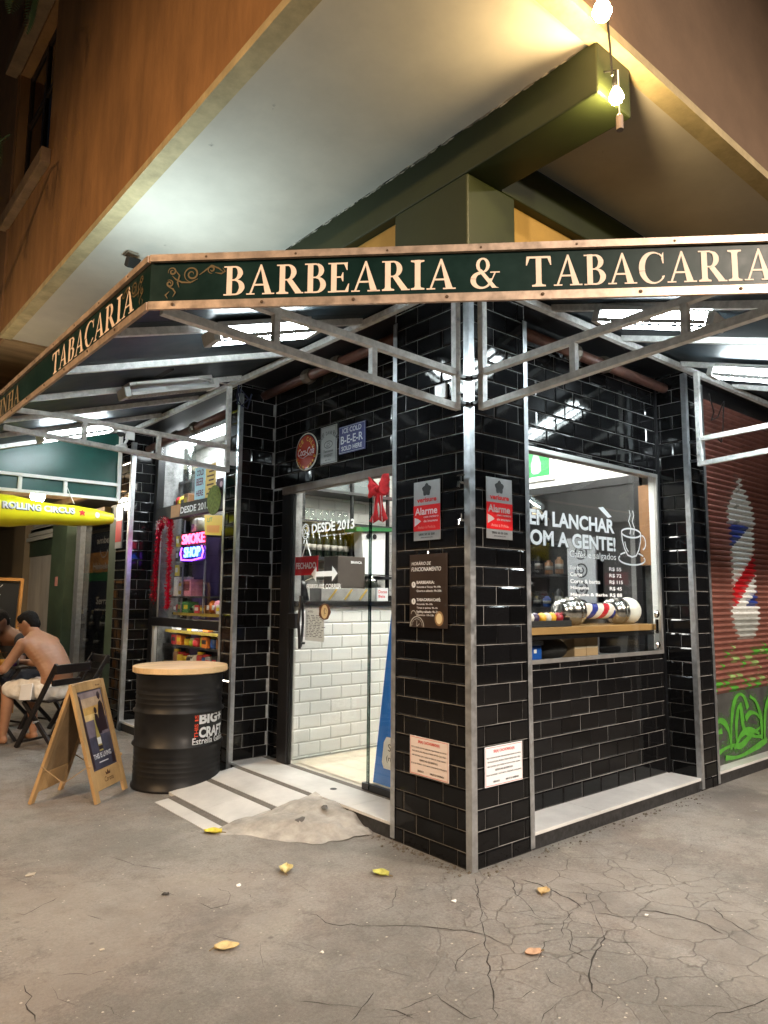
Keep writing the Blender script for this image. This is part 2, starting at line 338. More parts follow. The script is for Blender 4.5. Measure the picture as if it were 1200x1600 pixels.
# ================================================================== the ground
def ground_material():
    m = bpy.data.materials.new('worn_concrete_pavement'); m.use_nodes = True; n = m.node_tree.nodes; l = m.node_tree.links; b = n['Principled BSDF']
    tc = n.new('ShaderNodeTexCoord')
    def noise(s, d=6, r=.6, dist=0):
        t = n.new('ShaderNodeTexNoise'); t.inputs['Scale'].default_value = s; t.inputs['Detail'].default_value = d; t.inputs['Roughness'].default_value = r
        t.inputs['Distortion'].default_value = dist; l.new(tc.outputs['Object'], t.inputs[0]); return t.outputs[0]
    def ramp(src, a, bb, c0, c1):
        r = n.new('ShaderNodeMapRange'); r.inputs[1].default_value = a; r.inputs[2].default_value = bb; r.inputs[3].default_value = c0; r.inputs[4].default_value = c1
        l.new(src, r.inputs[0]); return r.outputs[0]
    def mix(f, a, bcol, blend='MIX'):
        x = n.new('ShaderNodeMix'); x.data_type = 'RGBA'; x.blend_type = blend
        if isinstance(f, (int, float)): x.inputs[0].default_value = f
        else: l.new(f, x.inputs[0])
        for i, c in ((6, a), (7, bcol)):
            if isinstance(c, tuple): x.inputs[i].default_value = (*c, 1)
            else: l.new(c, x.inputs[i])
        return x.outputs[2]
    c = mix(ramp(noise(.9, 5, .6, .2), .40, .60, 0, 1), (.205, .198, .18), (.345, .325, .30))
    c = mix(ramp(noise(1.15, 6, .65, .2), .46, .64, 0, .65), c, (.235, .19, .162))      # reddish worn areas
    c = mix(ramp(noise(2.1, 7, .7, .2), .57, .68, 0, .6), c, (.43, .41, .35))        # pale bleached blotches
    c = mix(ramp(noise(3.2, 8, .7), .5, .72, 0, .55), c, (.15, .138, .127))          # darker grime patches
    c = mix(ramp(noise(1.7, 7, .7, .3), .56, .70, 0, .45), c, (.335, .31, .28))      # pale scuffs
    c = mix(ramp(noise(11, 8, .75, .2), .50, .66, 0, .5), c, (.125, .112, .10))
    c = mix(ramp(noise(70, 6, .8), .38, .66, 0, .55), c, (.085, .077, .069))
    c = mix(ramp(noise(230, 3, .8), .56, .72, 0, .7), c, (.38, .35, .31))
    c = mix(ramp(noise(.45, 9, .72, .25), .545, .565, 0, .42), c, (.30, .272, .24))     # thin cement skim, broken edge
    c = mix(ramp(noise(.6, 6, .6, .3), .60, .66, 0, .5), c, (.12, .108, .098))
    v = n.new('ShaderNodeTexVoronoi'); v.inputs['Scale'].default_value = 13; l.new(tc.outputs['Object'], v.inputs[0])
    sp = ramp(noise(38, 5, .6), .66, .70, 0, 1)
    ms = n.new('ShaderNodeMath'); ms.operation = 'MULTIPLY'; l.new(sp, ms.inputs[0]); l.new(ramp(noise(2.3), .40, .60, .1, .8), ms.inputs[1])
    c = mix(ms.outputs[0], c, (.46, .43, .38))                                       # chips and spots
    v3 = n.new('ShaderNodeTexVoronoi'); v3.inputs['Scale'].default_value = 5.1; l.new(tc.outputs['Object'], v3.inputs[0])
    c = mix(ramp(v3.outputs['Distance'], .03, .075, .6, 0), c, (.09, .08, .07))      # trodden-in gum
    # hairline crazing, only where the slab is broken up
    wn = n.new('ShaderNodeTexNoise'); wn.inputs['Scale'].default_value = 3; wn.inputs['Detail'].default_value = 5; l.new(tc.outputs['Object'], wn.inputs[0])
    ad = n.new('ShaderNodeMix'); ad.data_type = 'RGBA'; ad.blend_type = 'LINEAR_LIGHT'; ad.inputs[0].default_value = .12
    l.new(tc.outputs['Object'], ad.inputs[6]); l.new(wn.outputs['Color'], ad.inputs[7])
    v2 = n.new('ShaderNodeTexVoronoi'); v2.feature = 'DISTANCE_TO_EDGE'; v2.inputs['Scale'].default_value = 4.6; l.new(ad.outputs[2], v2.inputs[0])
    cr = ramp(v2.outputs['Distance'], .0, .020, 1, 0)
    mk = n.new('ShaderNodeMath'); mk.operation = 'MULTIPLY'; l.new(cr, mk.inputs[0]); 
    vd = n.new('ShaderNodeVectorMath'); vd.operation = 'DISTANCE'; l.new(tc.outputs['Object'], vd.inputs[0]); vd.inputs[1].default_value = (.15, -.75, 0)
    l.new(ramp(vd.outputs['Value'], .45, 1.5, .55, .0), mk.inputs[1])
    c = mix(mk.outputs[0], c, (.085, .075, .065))
    l.new(c, b.inputs['Base Color']); l.new(ramp(noise(5, 6), .3, .7, .62, .9), b.inputs['Roughness'])
    h = n.new('ShaderNodeMath'); h.operation = 'MULTIPLY_ADD'; l.new(noise(55, 6, .75), h.inputs[0]); h.inputs[1].default_value = .8; l.new(noise(6, 6, .7), h.inputs[2])
    h2 = n.new('ShaderNodeMath'); h2.operation = 'MULTIPLY_ADD'; l.new(mk.outputs[0], h2.inputs[0]); h2.inputs[1].default_value = -.8; l.new(h.outputs[0], h2.inputs[2])
    bp = n.new('ShaderNodeBump'); bp.inputs['Strength'].default_value = .8; bp.inputs['Distance'].default_value = .02; l.new(h2.outputs[0], bp.inputs['Height']); l.new(bp.outputs[0], b.inputs['Normal'])
    return m
GROUND = ground_material()
g = MB(); S = [-60, -20, -8, -4, -2, 0, 2, 4, 8, 20, 60]
g.v = [(x, y, 0) for y in S for x in S]; g.f = [(j*11+i, j*11+i+1, (j+1)*11+i+1, (j+1)*11+i) for j in range(10) for i in range(10)]
pave = struct(g.out('pavement', GROUND, fix=False))
CRACK = mat('dirt_filled_crack', (.03, .026, .022), .95)
def jag(pts, step=.05, amp=.012):
    o = []
    for a, b in zip(pts, pts[1:]):
        d = sqrt((b[0]-a[0])**2+(b[1]-a[1])**2); k = max(1, int(d/step))
        for i in range(k):
            t = i/k; o.append((a[0]+(b[0]-a[0])*t+random.gauss(0, amp)*(i > 0), a[1]+(b[1]-a[1])*t+random.gauss(0, amp)*(i > 0)))
    o.append(pts[-1]); return o
RC = [(1.0, [(285,345),(300,420),(310,500),(325,590),(335,680),(345,790)]), (1.1, [(-256,455),(-210,460),(-160,490),(0,495),(120,495),(220,508),(310,520),(370,550),(440,555)]),
 (1.7, [(430,350),(520,380),(590,415),(620,440)]), (1.9, [(800,445),(910,460),(980,480),(1060,520)]), (.8, [(820,310),(880,335),(960,372),(1000,372)]),
 (.9, [(1030,435),(1060,470),(1130,510),(1195,545)]), (1.2, [(665,455),(755,468)]), (1.5, [(685,520),(690,535),(650,600),(640,650),(650,700),(685,725),(680,750)]),
 (1.1, [(575,540),(580,570),(645,600)]), (.8, [(575,540),(600,530),(685,532),(730,545),(810,545)]), (.7, [(555,535),(560,480),(590,450)]), (.7, [(660,460),(680,500),(685,520)]),
 (.9, [(430,455),(490,475),(560,470)]), (1.0, [(400,350),(410,395),(460,440),(490,470)]), (1.2, [(0,755),(40,760),(95,785)]), (.9, [(50,755),(100,735),(165,708),(200,740),(270,785),(310,775)]),
 (.9, [(1000,795),(1080,765),(1160,740),(1200,720)]), (.7, [(330,635),(410,630),(480,600),(500,545),(555,535)]), (.7, [(505,640),(520,670),(560,690)]), (.6, [(620,380),(650,430),(660,460)]),
 (.9, [(-850,280-0),(-780,305),(-690,318)]), (.7, [(-580,420),(-540,440),(-460,420)]), (.8, [(-1150,455),(-1125,460),(-1020,405)]), (.8, [(-930,460),(-880,475)]),
 (1.0, [(-1125,680),(-1100,715),(-1120,740),(-1090,795)]), (.8, [(-105,795),(-70,750),(-30,700)]), (.7, [(-270,730),(-70,750)]), (.5, [(-1020,650),(-865,635)]), (.5, [(-710,370),(-700,385),(-650,400)]),
 (.6, [(470,690),(430,720),(345,735)]), (.6, [(540,735),(500,770),(490,800)]), (.6, [(830,400),(850,418)]), (.6, [(310,545),(260,570),(230,600),(230,640)])]
rx_ = random.Random(44)
for i_ in range(26):
    x_, y_ = rx_.uniform(-1150, 1150), rx_.uniform(330, 790); q_ = [(x_, y_)]; a_ = rx_.uniform(-.6, .6) + (pi if rx_.random() < .5 else 0)
    for k_ in range(rx_.randint(2, 5)): a_ += rx_.gauss(0, .5); q_.append((q_[-1][0]+cos(a_)*38, q_[-1][1]+sin(a_)*20))
    RC.append((rx_.uniform(.25, .6), q_))
for wgt, pl in RC:
    pts = jag([gp(600+x/2, 1200+y/2) for x, y in pl], .035, .006)
    k = len(pts); mb = MB(); ribbon(mb, pts, [.0048*wgt*(.35+random.random()*.9)*(1 if 0 < i < k-1 else .2) for i in range(k)], (0, 0, .0015), Vector((1, 0, 0)), Vector((0, 1, 0)))
    mb.out('crack', CRACK, pave, fix=False)

# ================================================================== entrance step, ramp and mound
ZS = .100
st = thing('entrance_step', 'white marble entrance step with dark granite riser under the glass door', 'step', (0, 1.6, 0))
MB().box((.012, .64, 0), (.36, 2.65, ZS-.018)).out('riser', GRANITE, st)
for a, b in ((.645, 1.07), (1.073, 1.86), (1.863, 2.645)): MB().box((.0, a, ZS-.018), (.298, b, ZS)).out('marble_slab', MARBLE, st, bevel=.002)
MB().box((.301, .645, ZS-.018), (.362, 2.645, ZS-.002)).out('threshold_strip', STRIPE, st)
MB().lathe((.17, 1.46, ZS), [(.0, .0005), (.026, .0005), (.022, .003)], 14).out('floor_bolt_hole', MATBLK, st)
rp = thing('entrance_ramp', 'short ramp of white marble slabs with dark anti-slip strips', 'ramp', (-.4, 1.9, 0))
RY0, RX = (1.45, 2.5), (-.775, -.004)
def rz(x): return max(.004, ZS*(x-RX[0])/(RX[1]-RX[0]))
def rampslab(x0, x1, y0, y1, nm, m, lift=0):
    mb = MB(); mb.add([(x0,y0,rz(x0)+lift),(x1,y0,rz(x1)+lift),(x1,y1,rz(x1)+lift),(x0,y1,rz(x0)+lift),(x0,y0,-.02),(x1,y0,-.02),(x1,y1,-.02),(x0,y1,-.02)],
        [(0,1,2,3),(7,6,5,4),(0,4,5,1),(1,5,6,2),(2,6,7,3),(3,7,4,0)]); return mb.out(nm, m, rp)
def ry1(x): return 2.22 + .28*(x-RX[0])/(RX[1]-RX[0])
for a, b, strip in ((-.775, -.675, 0), (-.675, -.622, 1), (-.620, -.335, 0), (-.335, -.287, 1), (-.285, -.048, 0), (-.048, -.004, 1)):
    if strip: rampslab(a, b-.002, 1.45, ry1(b), 'antislip_strip', STRIPE, -.001)
    else:
        mid = 1.86 + random.uniform(-.03, .03)
        rampslab(a, b-.002, 1.45, mid, 'marble_slab', MARBLE); rampslab(a, b-.002, mid+.003, ry1(b), 'marble_slab', MARBLE)
rb = random.Random(3); nx, ny = 34, 26; mb = MB()
edge = [(-.83, 1.50), (-.72, 1.36), (-.61, 1.24), (-.50, 1.00), (-.38, .86), (-.22, .82), (-.06, .80), (.012, .82)]
def edge_y(x):
    for (a, b), (c, d) in zip(edge, edge[1:]):
        if a <= x <= c: return b+(d-b)*(x-a)/(c-a)
    return edge[-1][1]
for i in range(nx+1):
    x = -.82 + .83*i/nx; ye = edge_y(x) + .014*sin(x*37)+.010*sin(x*83+1)+rb.gauss(0, .004)
    for j in range(ny+1):
        t = j/ny; y = 1.449 + (ye-1.449)*t
        h = (rz(max(x, RX[0]))+.002)*max(0, 1-t**1.9)*(1 if x > RX[0] else .4)
        h += .034*sin(pi*min(1, t*.95))*max(0, min(1, (x+.70)/.5))*min(1, (.03-x)/.12)
        h += (.012*(sin(x*19+y*13)+sin(y*31-x*9+1.2)+.8*sin(x*47+2)*sin(y*39)) + rb.gauss(0, .0022))*min(1, h/.03)*.62
        mb.v.append((x, y, max(h, -.003 if t > .93 else .003)))
for i in range(nx):
    for j in range(ny): mb.f.append((i*(ny+1)+j, (i+1)*(ny+1)+j, (i+1)*(ny+1)+j+1, i*(ny+1)+j+1))
MOUND = mat('rough_cement_fill', (.325, .307, .28), .92, var=.38, vscale=7, bump=.4, bscale=55)
mound = struct(mb.out('cement_mound', MOUND, smooth=True))
def mound_z(x, y):
    i = int((x+.82)/.83*nx); ye = edge_y(x); j = int(max(0, min(1, (y-1.449)/(ye-1.449)))*ny); return mb.v[i*(ny+1)+j][2]
for gx, gy, gs in ((-.34, 1.10, .034), (-.14, 1.13, .026), (-.24, 1.22, .020)):
    gm = MB(); gr = random.Random(int(gx*-100)); gm.v = [(gx, gy, mound_z(gx, gy)+.007)]
    for i in range(9): a = i*2*pi/9; q = gs*(.7+.5*gr.random()); px_, py_ = gx+q*cos(a), gy+q*sin(a)*.8; gm.v.append((px_, py_, mound_z(px_, py_)+.003))
    gm.f = [(0, 1+i, 1+(i+1) % 9) for i in range(9)]; gm.out('chipped_spot', mat('dark_cement_chip', (.10, .095, .09), .9), mound)

# ================================================================== tiled pillars and walls
def L_strip(p, name, x, y, sx, sy, z0, z1, wd=.034):
    """galvanised angle strip on a vertical corner; sx, sy = directions in which its two legs run"""
    mb = MB(); t = .0035
    mb.box((min(x, x+sx*wd), min(y, y-sy*t), z0), (max(x, x+sx*wd), max(y, y-sy*t), z1))
    mb.box((min(x, x-sx*t), min(y-sy*t, y+sy*wd), z0), (max(x, x-sx*t), max(y-sy*t, y+sy*wd), z1)); return mb.out(name, STEEL, p)
ZT = 3.24
cp = thing('corner_pillar', 'tall black tiled corner pillar edged with steel angle strips, nearest the camera', 'pillar', (.25, .32, 0))
MB().box((.004, .004, 0), (.50, .64, ZT+.06)).out('core', GROUT, cp)
tiles(cp, 'L', .004, .004, .636, 0.002, ZT, ph=0); tiles(cp, 'R', .004, .004, .496, .002, ZT, ph=0)
L_strip(cp, 'corner_strip', -.006, -.006, 1, 1, 0, ZT, .040)
L_strip(cp, 'corner_strip', -.006, .644, 1, -1, .02, 3.16, .034); L_strip(cp, 'corner_strip', .508, -.006, -1, 1, .02, 3.12, .034)
ou = MB().box((-.022, .165, 2.58), (-.004, .255, 2.665)).out('socket_plate', WHITEP, cp, bevel=.003)
MB().lathe((-.0235, .21, 2.622), [(.026, 0), (.026, .002), (.0, .002)], 16, (0, 1, 0), (0, 0, 1), (-1, 0, 0)).out('socket_face', HOUSE, ou)
for z in (2.06, 1.85):
    k = MB().tube([(0, .035, z), (-.05, .035, z), (-.055, .035, z-.03)], .009); k.bar((-.035, .035, z+.005), (-.035, .035, z+.04), .008); k.bar((-.035, .01, z+.04), (-.035, .06, z+.04), .01)
    k.out('hook', CHROME, cp)

p2 = thing('tiled_pier', 'black tiled pier between the glass door and the smoke shop window', 'pillar', (.2, 2.76, 0))
MB().box((.004, 2.654, 0), (.6, 2.88, ZT+.06)).out('core', GROUT, p2)
tiles(p2, 'L', .004, 2.654, 2.876, .002, ZT, ph=2.654+.14); tiles(p2, 'R', 2.654, .004, .346, .1, ZT, ph=.004)
L_strip(p2, 'corner_strip', -.006, 2.648, 1, 1, .02, 3.15, .034); L_strip(p2, 'corner_strip', -.006, 2.888, 1, -1, .02, 3.15, .03)
MB().box((-.013, 2.685, 2.52), (-.004, 2.80, 2.66)).out('meter_label', PAPER, p2)

dw = thing('door_wall', 'black tiled wall set back above and left of the glass door', 'wall', (.4, 1.6, 2.3))
MB().box((.354, .5, 2.335), (.5, 2.66, ZT+.06)).out('core', GROUT, dw)
MB().box((.354, 2.42, .1), (.5, 2.66, 2.335)).out('jamb_core', GROUT, dw)
tiles(dw, 'L', .354, .64, 2.65, 2.338, ZT, ph=.64); tiles(dw, 'L', .354, 2.425, 2.65, .1, 2.338, ph=.64)

p3 = thing('tiled_pier', 'narrow black tiled pier left of the smoke shop window', 'pillar', (.2, 5.25, 0))
MB().box((.004, 5.084, 0), (.6, 5.48, ZT+.06)).out('core', GROUT, p3)
tiles(p3, 'L', .004, 5.084, 5.47, .002, ZT, ph=5.084); tiles(p3, 'R', 5.084, .004, .30, .1, ZT, ph=.004)
L_strip(p3, 'corner_strip', -.006, 5.078, 1, 1, .0, 3.12, .045)
pl = MB().box((-.014, 5.27, 1.95), (-.004, 5.46, 2.42)).out('notice_plate', SILV, p3); MB().box((-.017, 5.275, 2.02), (-.0145, 5.455, 2.26)).out('red_band', REDP, pl)

ww = thing('window_wall', 'black tiled wall above and below the cafe window right of the corner pillar', 'wall', (1.5, .3, 0))
MB().box((.5, .254, 0), (2.6, .40, 1.005)).out('lower_core', GROUT, ww); MB().box((.5, .254, 2.425), (2.6, .40, ZT+.06)).out('upper_core', GROUT, ww)
MB().box((2.515, .254, 1.005), (2.6, .31, 2.425)).out('side_core', GROUT, ww)
tiles(ww, 'R', .254, .5, 2.50, .1, 1.003, ph=.705, zb=.10); tiles(ww, 'R', .254, .5, 2.50, 2.428, ZT, ph=.6)

p4 = thing('tiled_pier', 'black tiled pier between the cafe window and the red roller shutter', 'pillar', (2.6, .2, 0))
MB().box((2.504, .004, 0), (2.78, .252, ZT+.06)).out('core', GROUT, p4); MB().box((2.62, .253, 0), (2.78, .5, ZT+.06)).out('inner_core', GROUT, p4)
tiles(p4, 'L', 2.504, .004, .25, .1, ZT, ph=.004); tiles(p4, 'R', .004, 2.504, 2.776, .002, ZT, ph=2.57)
L_strip(p4, 'corner_strip', 2.498, -.006, 1, 1, .02, 3.22, .036); L_strip(p4, 'corner_strip', 2.786, -.006, -1, 1, .02, 3.18, .032)
MB().box((2.468, .236, .1), (2.502, .252, 3.2)).out('corner_trim', BLACKM, p4)

sl = thing('window_step', 'long white marble step with black riser below the cafe window', 'step', (1.5, .12, 0))
MB().box((.51, .012, 0), (2.50, .254, ZS-.02)).out('riser', GRANITE, sl)
for a, b in ((.512, 1.17), (1.173, 1.83), (1.833, 2.498)): MB().box((a, 0, ZS-.02), (b, .253, ZS)).out('marble_slab', MARBLE, sl, bevel=.002)
sl2 = thing('window_step', 'white marble strip with black riser below the red roller shutter', 'step', (4, .1, 0))
MB().box((2.79, .012, 0), (6.5, .3, ZS-.02)).out('riser', GRANITE, sl2); MB().box((2.79, 0, ZS-.02), (6.5, .3, ZS)).out('marble_slab', MARBLE, sl2, bevel=.002)
sl3 = thing('window_step', 'white marble step with black riser below the smoke shop window', 'step', (.15, 4, 0))
MB().box((.012, 2.89, 0), (.36, 5.075, ZS-.02)).out('riser', GRANITE, sl3); MB().box((0, 2.89, ZS-.02), (.355, 5.075, ZS)).out('marble_slab', MARBLE, sl3, bevel=.002)

# lintel above the bays, under the roof
ln = thing('lintel', 'dark steel lintel running along both shop fronts above the bays', 'lintel', (.2, .2, 3.24))
MB().box((-.004, -.004, ZT), (.40, 8.5, ZT+.18)).out('left_lintel', BLACKM, ln); MB().box((.401, -.004, ZT), (8, .40, ZT+.18)).out('right_lintel', BLACKM, ln)
for nm, a, b, lab in (('l', (.2, 2.60, 3.155), (.2, .66, 3.19), 'rusty orange shutter axle tube above the glass door'), ('s', (.16, 5.05, 3.06), (.16, 2.92, 3.12), 'rusty orange shutter axle tube above the smoke shop window'),
                      ('r', (.56, .15, 3.14), (2.46, .15, 3.12), 'rusty orange shutter axle tube above the cafe window')):
    t = thing('shutter_axle', lab, 'shutter axle', a, 'shutter axles above the bays'); A = Vector(a); B = Vector(b)
    MB().tube([A, B], .038, 12).out('tube', REDTUBE, t, smooth=True)
    for f in (.35, .55):
        c = A.lerp(B, f); d = (B-A).normalized(); MB().tube([c-d*.05, c-d*.02, c+d*.02, c+d*.05], [.05, .062, .062, .05], 10).out('spring_housing', mat('greasy_metal', (.10, .08, .06), .5, .6, var=.4), t)

# ================================================================== upper building: overhang, beams, wall
ZO = 4.27
ub = thing('overhanging_building', 'ochre rendered upper storey overhanging the corner shop on green beams', 'building', (1, 2, ZO))
XW, YW = -1.25, -.90
# left wall with its window hole
HY0, HY1, HZ0, HZ1 = 4.33, 5.78, 5.66, 7.35
mb = MB()
for a, b in (((XW, YW, ZO), (XW+.22, HY0, 9.5)), ((XW, HY1, ZO), (XW+.22, 5.82, 9.5)), ((XW, HY0, ZO), (XW+.22, HY1, HZ0)), ((XW, HY0, HZ1), (XW+.22, HY1, 9.5))): mb.box(a, b)
mb.out('left_wall', OCHRE, ub)
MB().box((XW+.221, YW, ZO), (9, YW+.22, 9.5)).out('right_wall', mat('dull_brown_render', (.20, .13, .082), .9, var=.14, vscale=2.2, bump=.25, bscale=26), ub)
MB().box((XW+.10, YW+.10, ZO-.03), (.05, 5.82, ZO)).out('left_soffit', SOFFIT, ub); MB().box((.36, YW+.10, ZO-.03), (9, .05, ZO)).out('right_soffit', SOFFIT, ub)
MB().box((.051, YW+.10, ZO-.03), (.359, .05, ZO)).out('corner_soffit', SOFFIT, ub)
MB().box((XW-.012, YW-.012, ZO-.045), (XW+.10, 5.82, ZO+.01)).out('left_edge_band', TRIMC, ub); MB().box((XW+.10, YW-.012, ZO-.045), (9, YW+.10, ZO+.01)).out('right_edge_band', TRIMC, ub)
MB().box((.05, YW+.055, 3.95), (.36, 8.5, ZO-.031)).out('beam', BEAMG, ub, bevel=.01); MB().box((.363, .05, 3.95), (9, .42, ZO-.031)).out('beam', BEAMG, ub, bevel=.01)
MB().box((.05, .05, ZT+.18), (.49, .71, 3.948)).out('column', BEAMG, ub, bevel=.012)
MB().box((.12, .712, ZT+.18), (.3, 8.5, 3.948)).out('frieze_wall', OCHREW, ub); MB().box((.492, .12, ZT+.18), (9, .3, 3.948)).out('frieze_wall', OCHREW, ub)
fk = MB(); fr = random.Random(17)
for i in range(150):
    y = fr.uniform(-.75, 2.0) if i % 3 else fr.gauss(.55, .3); a = fr.uniform(.004, .022); z = ZO-.031-abs(fr.gauss(0, .006)); fk.poly([(.0488, y+a*cos(q)*fr.uniform(.7, 1.3)*1.6, z-.003+a*.35*sin(q)*fr.uniform(.6, 1.3)) for q in [k*pi/3.5 for k in range(7)]])
tag(fk.out('flaked_paint', SOFFIT, ub, fix=False), kind='stuff')
# window of the upper storey
WDARK = mat('dark_window_frame', (.03, .018, .010), .5)
wf = MB(); xf = XW+.10
for y in (HY0+.03, (HY0+HY1)/2, HY1-.03): wf.box((xf, y-.03, HZ0), (xf+.05, y+.03, HZ1))
for z in (HZ0+.03, HZ0+1.05, HZ1-.03): wf.box((xf+.002, HY0+.06, z-.025), (xf+.048, (HY0+HY1)/2-.03, z+.025)); wf.box((xf+.002, (HY0+HY1)/2+.03, z-.025), (xf+.048, HY1-.06, z+.025))
uw = wf.out('window', WDARK, ub)
MB().box((xf+.02, HY0+.03, HZ0+.03), (xf+.03, HY1-.03, HZ1-.03)).out('pane', mat('dark_night_glass', (.01, .01, .012), .05), uw)
MB().box((XW-.09, HY0-.12, HZ0-.17), (XW-.001, HY1+.14, HZ0-.02)).out('sill', mat('dingy_sill', (.26, .165, .09), .85, var=.3, vscale=6), uw, bevel=.008)
MB().box((XW-.14, HY0-.2, HZ1+.02), (XW-.001, HY1+.14, HZ1+.16)).out('hood', mat('dingy_sill', (.26, .165, .09), .85, var=.3, vscale=6), uw, bevel=.01)
MB().tube([(XW-.02, HY1+.28, HZ0-.05), (XW-.05, HY1+.20, HZ0-.08), (XW-.05, HY1+.18, HZ0)], .012, 6).out('rusty_hook', REDTUBE, uw)
nb = thing('neighbouring_building', 'older building with brown overhang beyond the ochre wall', 'building', (0, 9, ZO))
BROWNSF = mat('brown_soffit_paint', (.40, .27, .14), .85, var=.35, vscale=2.2, bump=.15, bscale=10, stretch=(.6, 2.2, 1))  # brown overhang colour with a mottled tone
MB().box((XW+.04, 5.825, ZO-.05), (.9, 16, ZO)).out('soffit', BROWNSF, nb); MB().box((XW-.02, 5.825, ZO), (XW+.2, 16, 9.5)).out('upper_wall', mat('brown_render', (.27, .14, .06), .9, var=.25, vscale=2, bump=.2), nb)

# ================================================================== street lamps that light the corner (behind and beside the camera)
def street_lamp(x, y, h, aim, power, label):
    t = thing('street_lamp', label, 'street lamp', (x, y, 0), 'street lamps along the kerb')
    d = Vector((aim[0]-x, aim[1]-y, 0)).normalized(); e = Vector((x, y, h)) + d*1.0
    MB().tube([(x, y, 0), (x, y, .3), (x, y, h-.3)], [.09, .07, .045], 10).out('pole', GREYP, t, smooth=True)
    MB().tube([Vector((x, y, h-.3)), Vector((x, y, h-.02))+d*.25, e+Vector((0, 0, .04))], .03, 8).out('arm', GREYP, t, smooth=True)
    MB().slab([e+Vector((-d.y*.14, d.x*.14, .03)), e+Vector((d.y*.14, -d.x*.14, .03)), e+d*.5+Vector((d.y*.10, -d.x*.10, .05)), e+d*.5+Vector((-d.y*.10, d.x*.10, .05))], (0, 0, .09)).out('lamp_head', GREYP, t)
    L = bpy.data.lights.new('street_light', 'AREA'); L.shape = 'DISK'; L.size = .32; L.spread = radians(118); L.energy = power; L.color = WARM if power == P_STREET_A else (1, .83, .68)
    o = bpy.data.objects.new('street_light', L); col.objects.link(o); o.parent = t
    pos = e + d*.25 + Vector((0, 0, -.01)); tgt = Vector((aim[0], aim[1], aim[2])); o.location = pos - Vector((x, y, 0))
    o.rotation_euler = (tgt-pos).to_track_quat('-Z', 'Y').to_euler()
street_lamp(-8.5, .5, 4.9, (-2.6, 1.2, .6), P_STREET_A, 'street lamp at the kerb to the left of the shop')
street_lamp(-2.6, -9.0, 5.2, (-1.2, -3.6, 0), P_STREET_B, 'street lamp at the kerb facing the shop corner')
street_lamp(3.6, -8.2, 5.2, (1.8, -3.2, 0), P_STREET_C, 'street lamp at the kerb to the right of the shop')

# ================================================================== the awning
aw = thing('awning', 'dark green sheet awning with lettered sign band wrapping the corner', 'awning', (-.9, .9, 2.7))
XE, ZB, ZT2, ZR0 = -1.85, 2.555, 2.762, 3.30
YL, XR_ = 5.12, 6.0
SL = (ZR0-2.74)/1.85
UC, NC = PL['C']; P1 = Vector((XE, 0, 0)); P2 = Vector((0, XE, 0)); LC = (P2-P1).length
XW2 = XE + .012
# roof sheets (each with thickness) in strips with a small lap
def zroof(d): return ZR0 - SL*d
k = 0
ys = [0, .85, 1.70, 2.55, 3.40, 4.25, YL]
for a, b in zip(ys, ys[1:]):
    MB().slab([(-.005, a, zroof(.005)), (XW2, a, zroof(-XW2)), (XW2, b-.004, zroof(-XW2)), (-.005, b-.004, zroof(.005))], (0, 0, .012)).out('roof_sheet', ROOFM, aw)
xs = [0, .85, 1.70, 2.55, 3.4, 4.3, 5.2, XR_]
for a, b in zip(xs, xs[1:]):
    MB().slab([(a, -.005, zroof(.005)), (a, XW2, zroof(-XW2)), (b-.004, XW2, zroof(-XW2)), (b-.004, -.005, zroof(.005))], (0, 0, .012)).out('roof_sheet', ROOFM, aw)
MB().slab([(-.004, -.004, zroof(0)), (XW2, -.004, zroof(-XW2)), (-.004, XW2, zroof(-XW2))], (0, 0, .012)).out('roof_sheet', ROOFM, aw)
# rafters and wall rails
def rafter(p, q): MB().bar(p, q, .035, .04).out('rafter', GREYP, aw)
for y in (.95, 1.78, 2.60, 3.42, 4.27, 5.06): rafter((-.03, y, zroof(.03)-.023), (XE+.03, y, zroof(1.82)-.023))
for x in (.75, 1.56, 2.40, 3.3, 4.3, 5.3): rafter((x, -.03, zroof(.03)-.023), (x, XE+.03, zroof(1.82)-.023))
MB().bar((-.022, 0, zroof(.02)-.045), (-.022, YL, zroof(.02)-.045), .04).out('wall_rail', GREYP, aw); MB().bar((.03, -.022, zroof(.02)-.046), (XR_, -.022, zroof(.02)-.046), .04).out('wall_rail', GREYP, aw)
MB().bar((-.05, -.05, zroof(.05)-.05), (XE/2+.03, XE/2+.03, zroof(.925+.9)-.0), .03).out('hip_rafter', GREYP, aw)
# sign band: three faces, each a sheet with an upper and lower edge strip and screws
def band(O, U, N, Ln, name):
    O = Vector(O); e = .0
    def slab(z0, z1, d0, d1, nm, m, a=0, b=Ln):
        return MB().slab([O+U*a+VZ*z0+N*d0, O+U*b+VZ*z0+N*d0, O+U*b+VZ*z1+N*d0, O+U*a+VZ*z1+N*d0], N*(d1-d0)).out(nm, m, aw)
    s = slab(ZB+.01, ZT2-.01, -.012, 0, name, SIGNG)
    a = slab(ZB-.010, ZB+.023, .0, .014, 'edge_strip', TRIM); b = slab(ZT2-.018, ZT2+.010, .0, .016, 'edge_strip', TRIM)
    sm = MB(); u = .10
    while u < Ln-.05:
        c = O+U*u+VZ*(ZB+.008)+N*.0165; sm.lathe(c, [(.007, 0), (.005, .003), (.0, .003)], 8, U, VZ, N)
        c = O+U*(u+.13)+VZ*(ZT2-.005)+N*.0165; sm.lathe(c, [(.005, 0), (.004, .002), (.0, .002)], 8, U, VZ, N); u += .36
    tag(sm.out('screw_heads', mat('rusty_screw', (.12, .08, .05), .6, .6), aw), kind='stuff')
    return s
UL, NL = PL['L']; UR, NR = PL['R']
band((XE, YL, 0), UL, NL, YL, 'sign_face'); band(P1, UC, NC, LC, 'sign_face'); band(P2, UR, NR, XR_, 'sign_face')
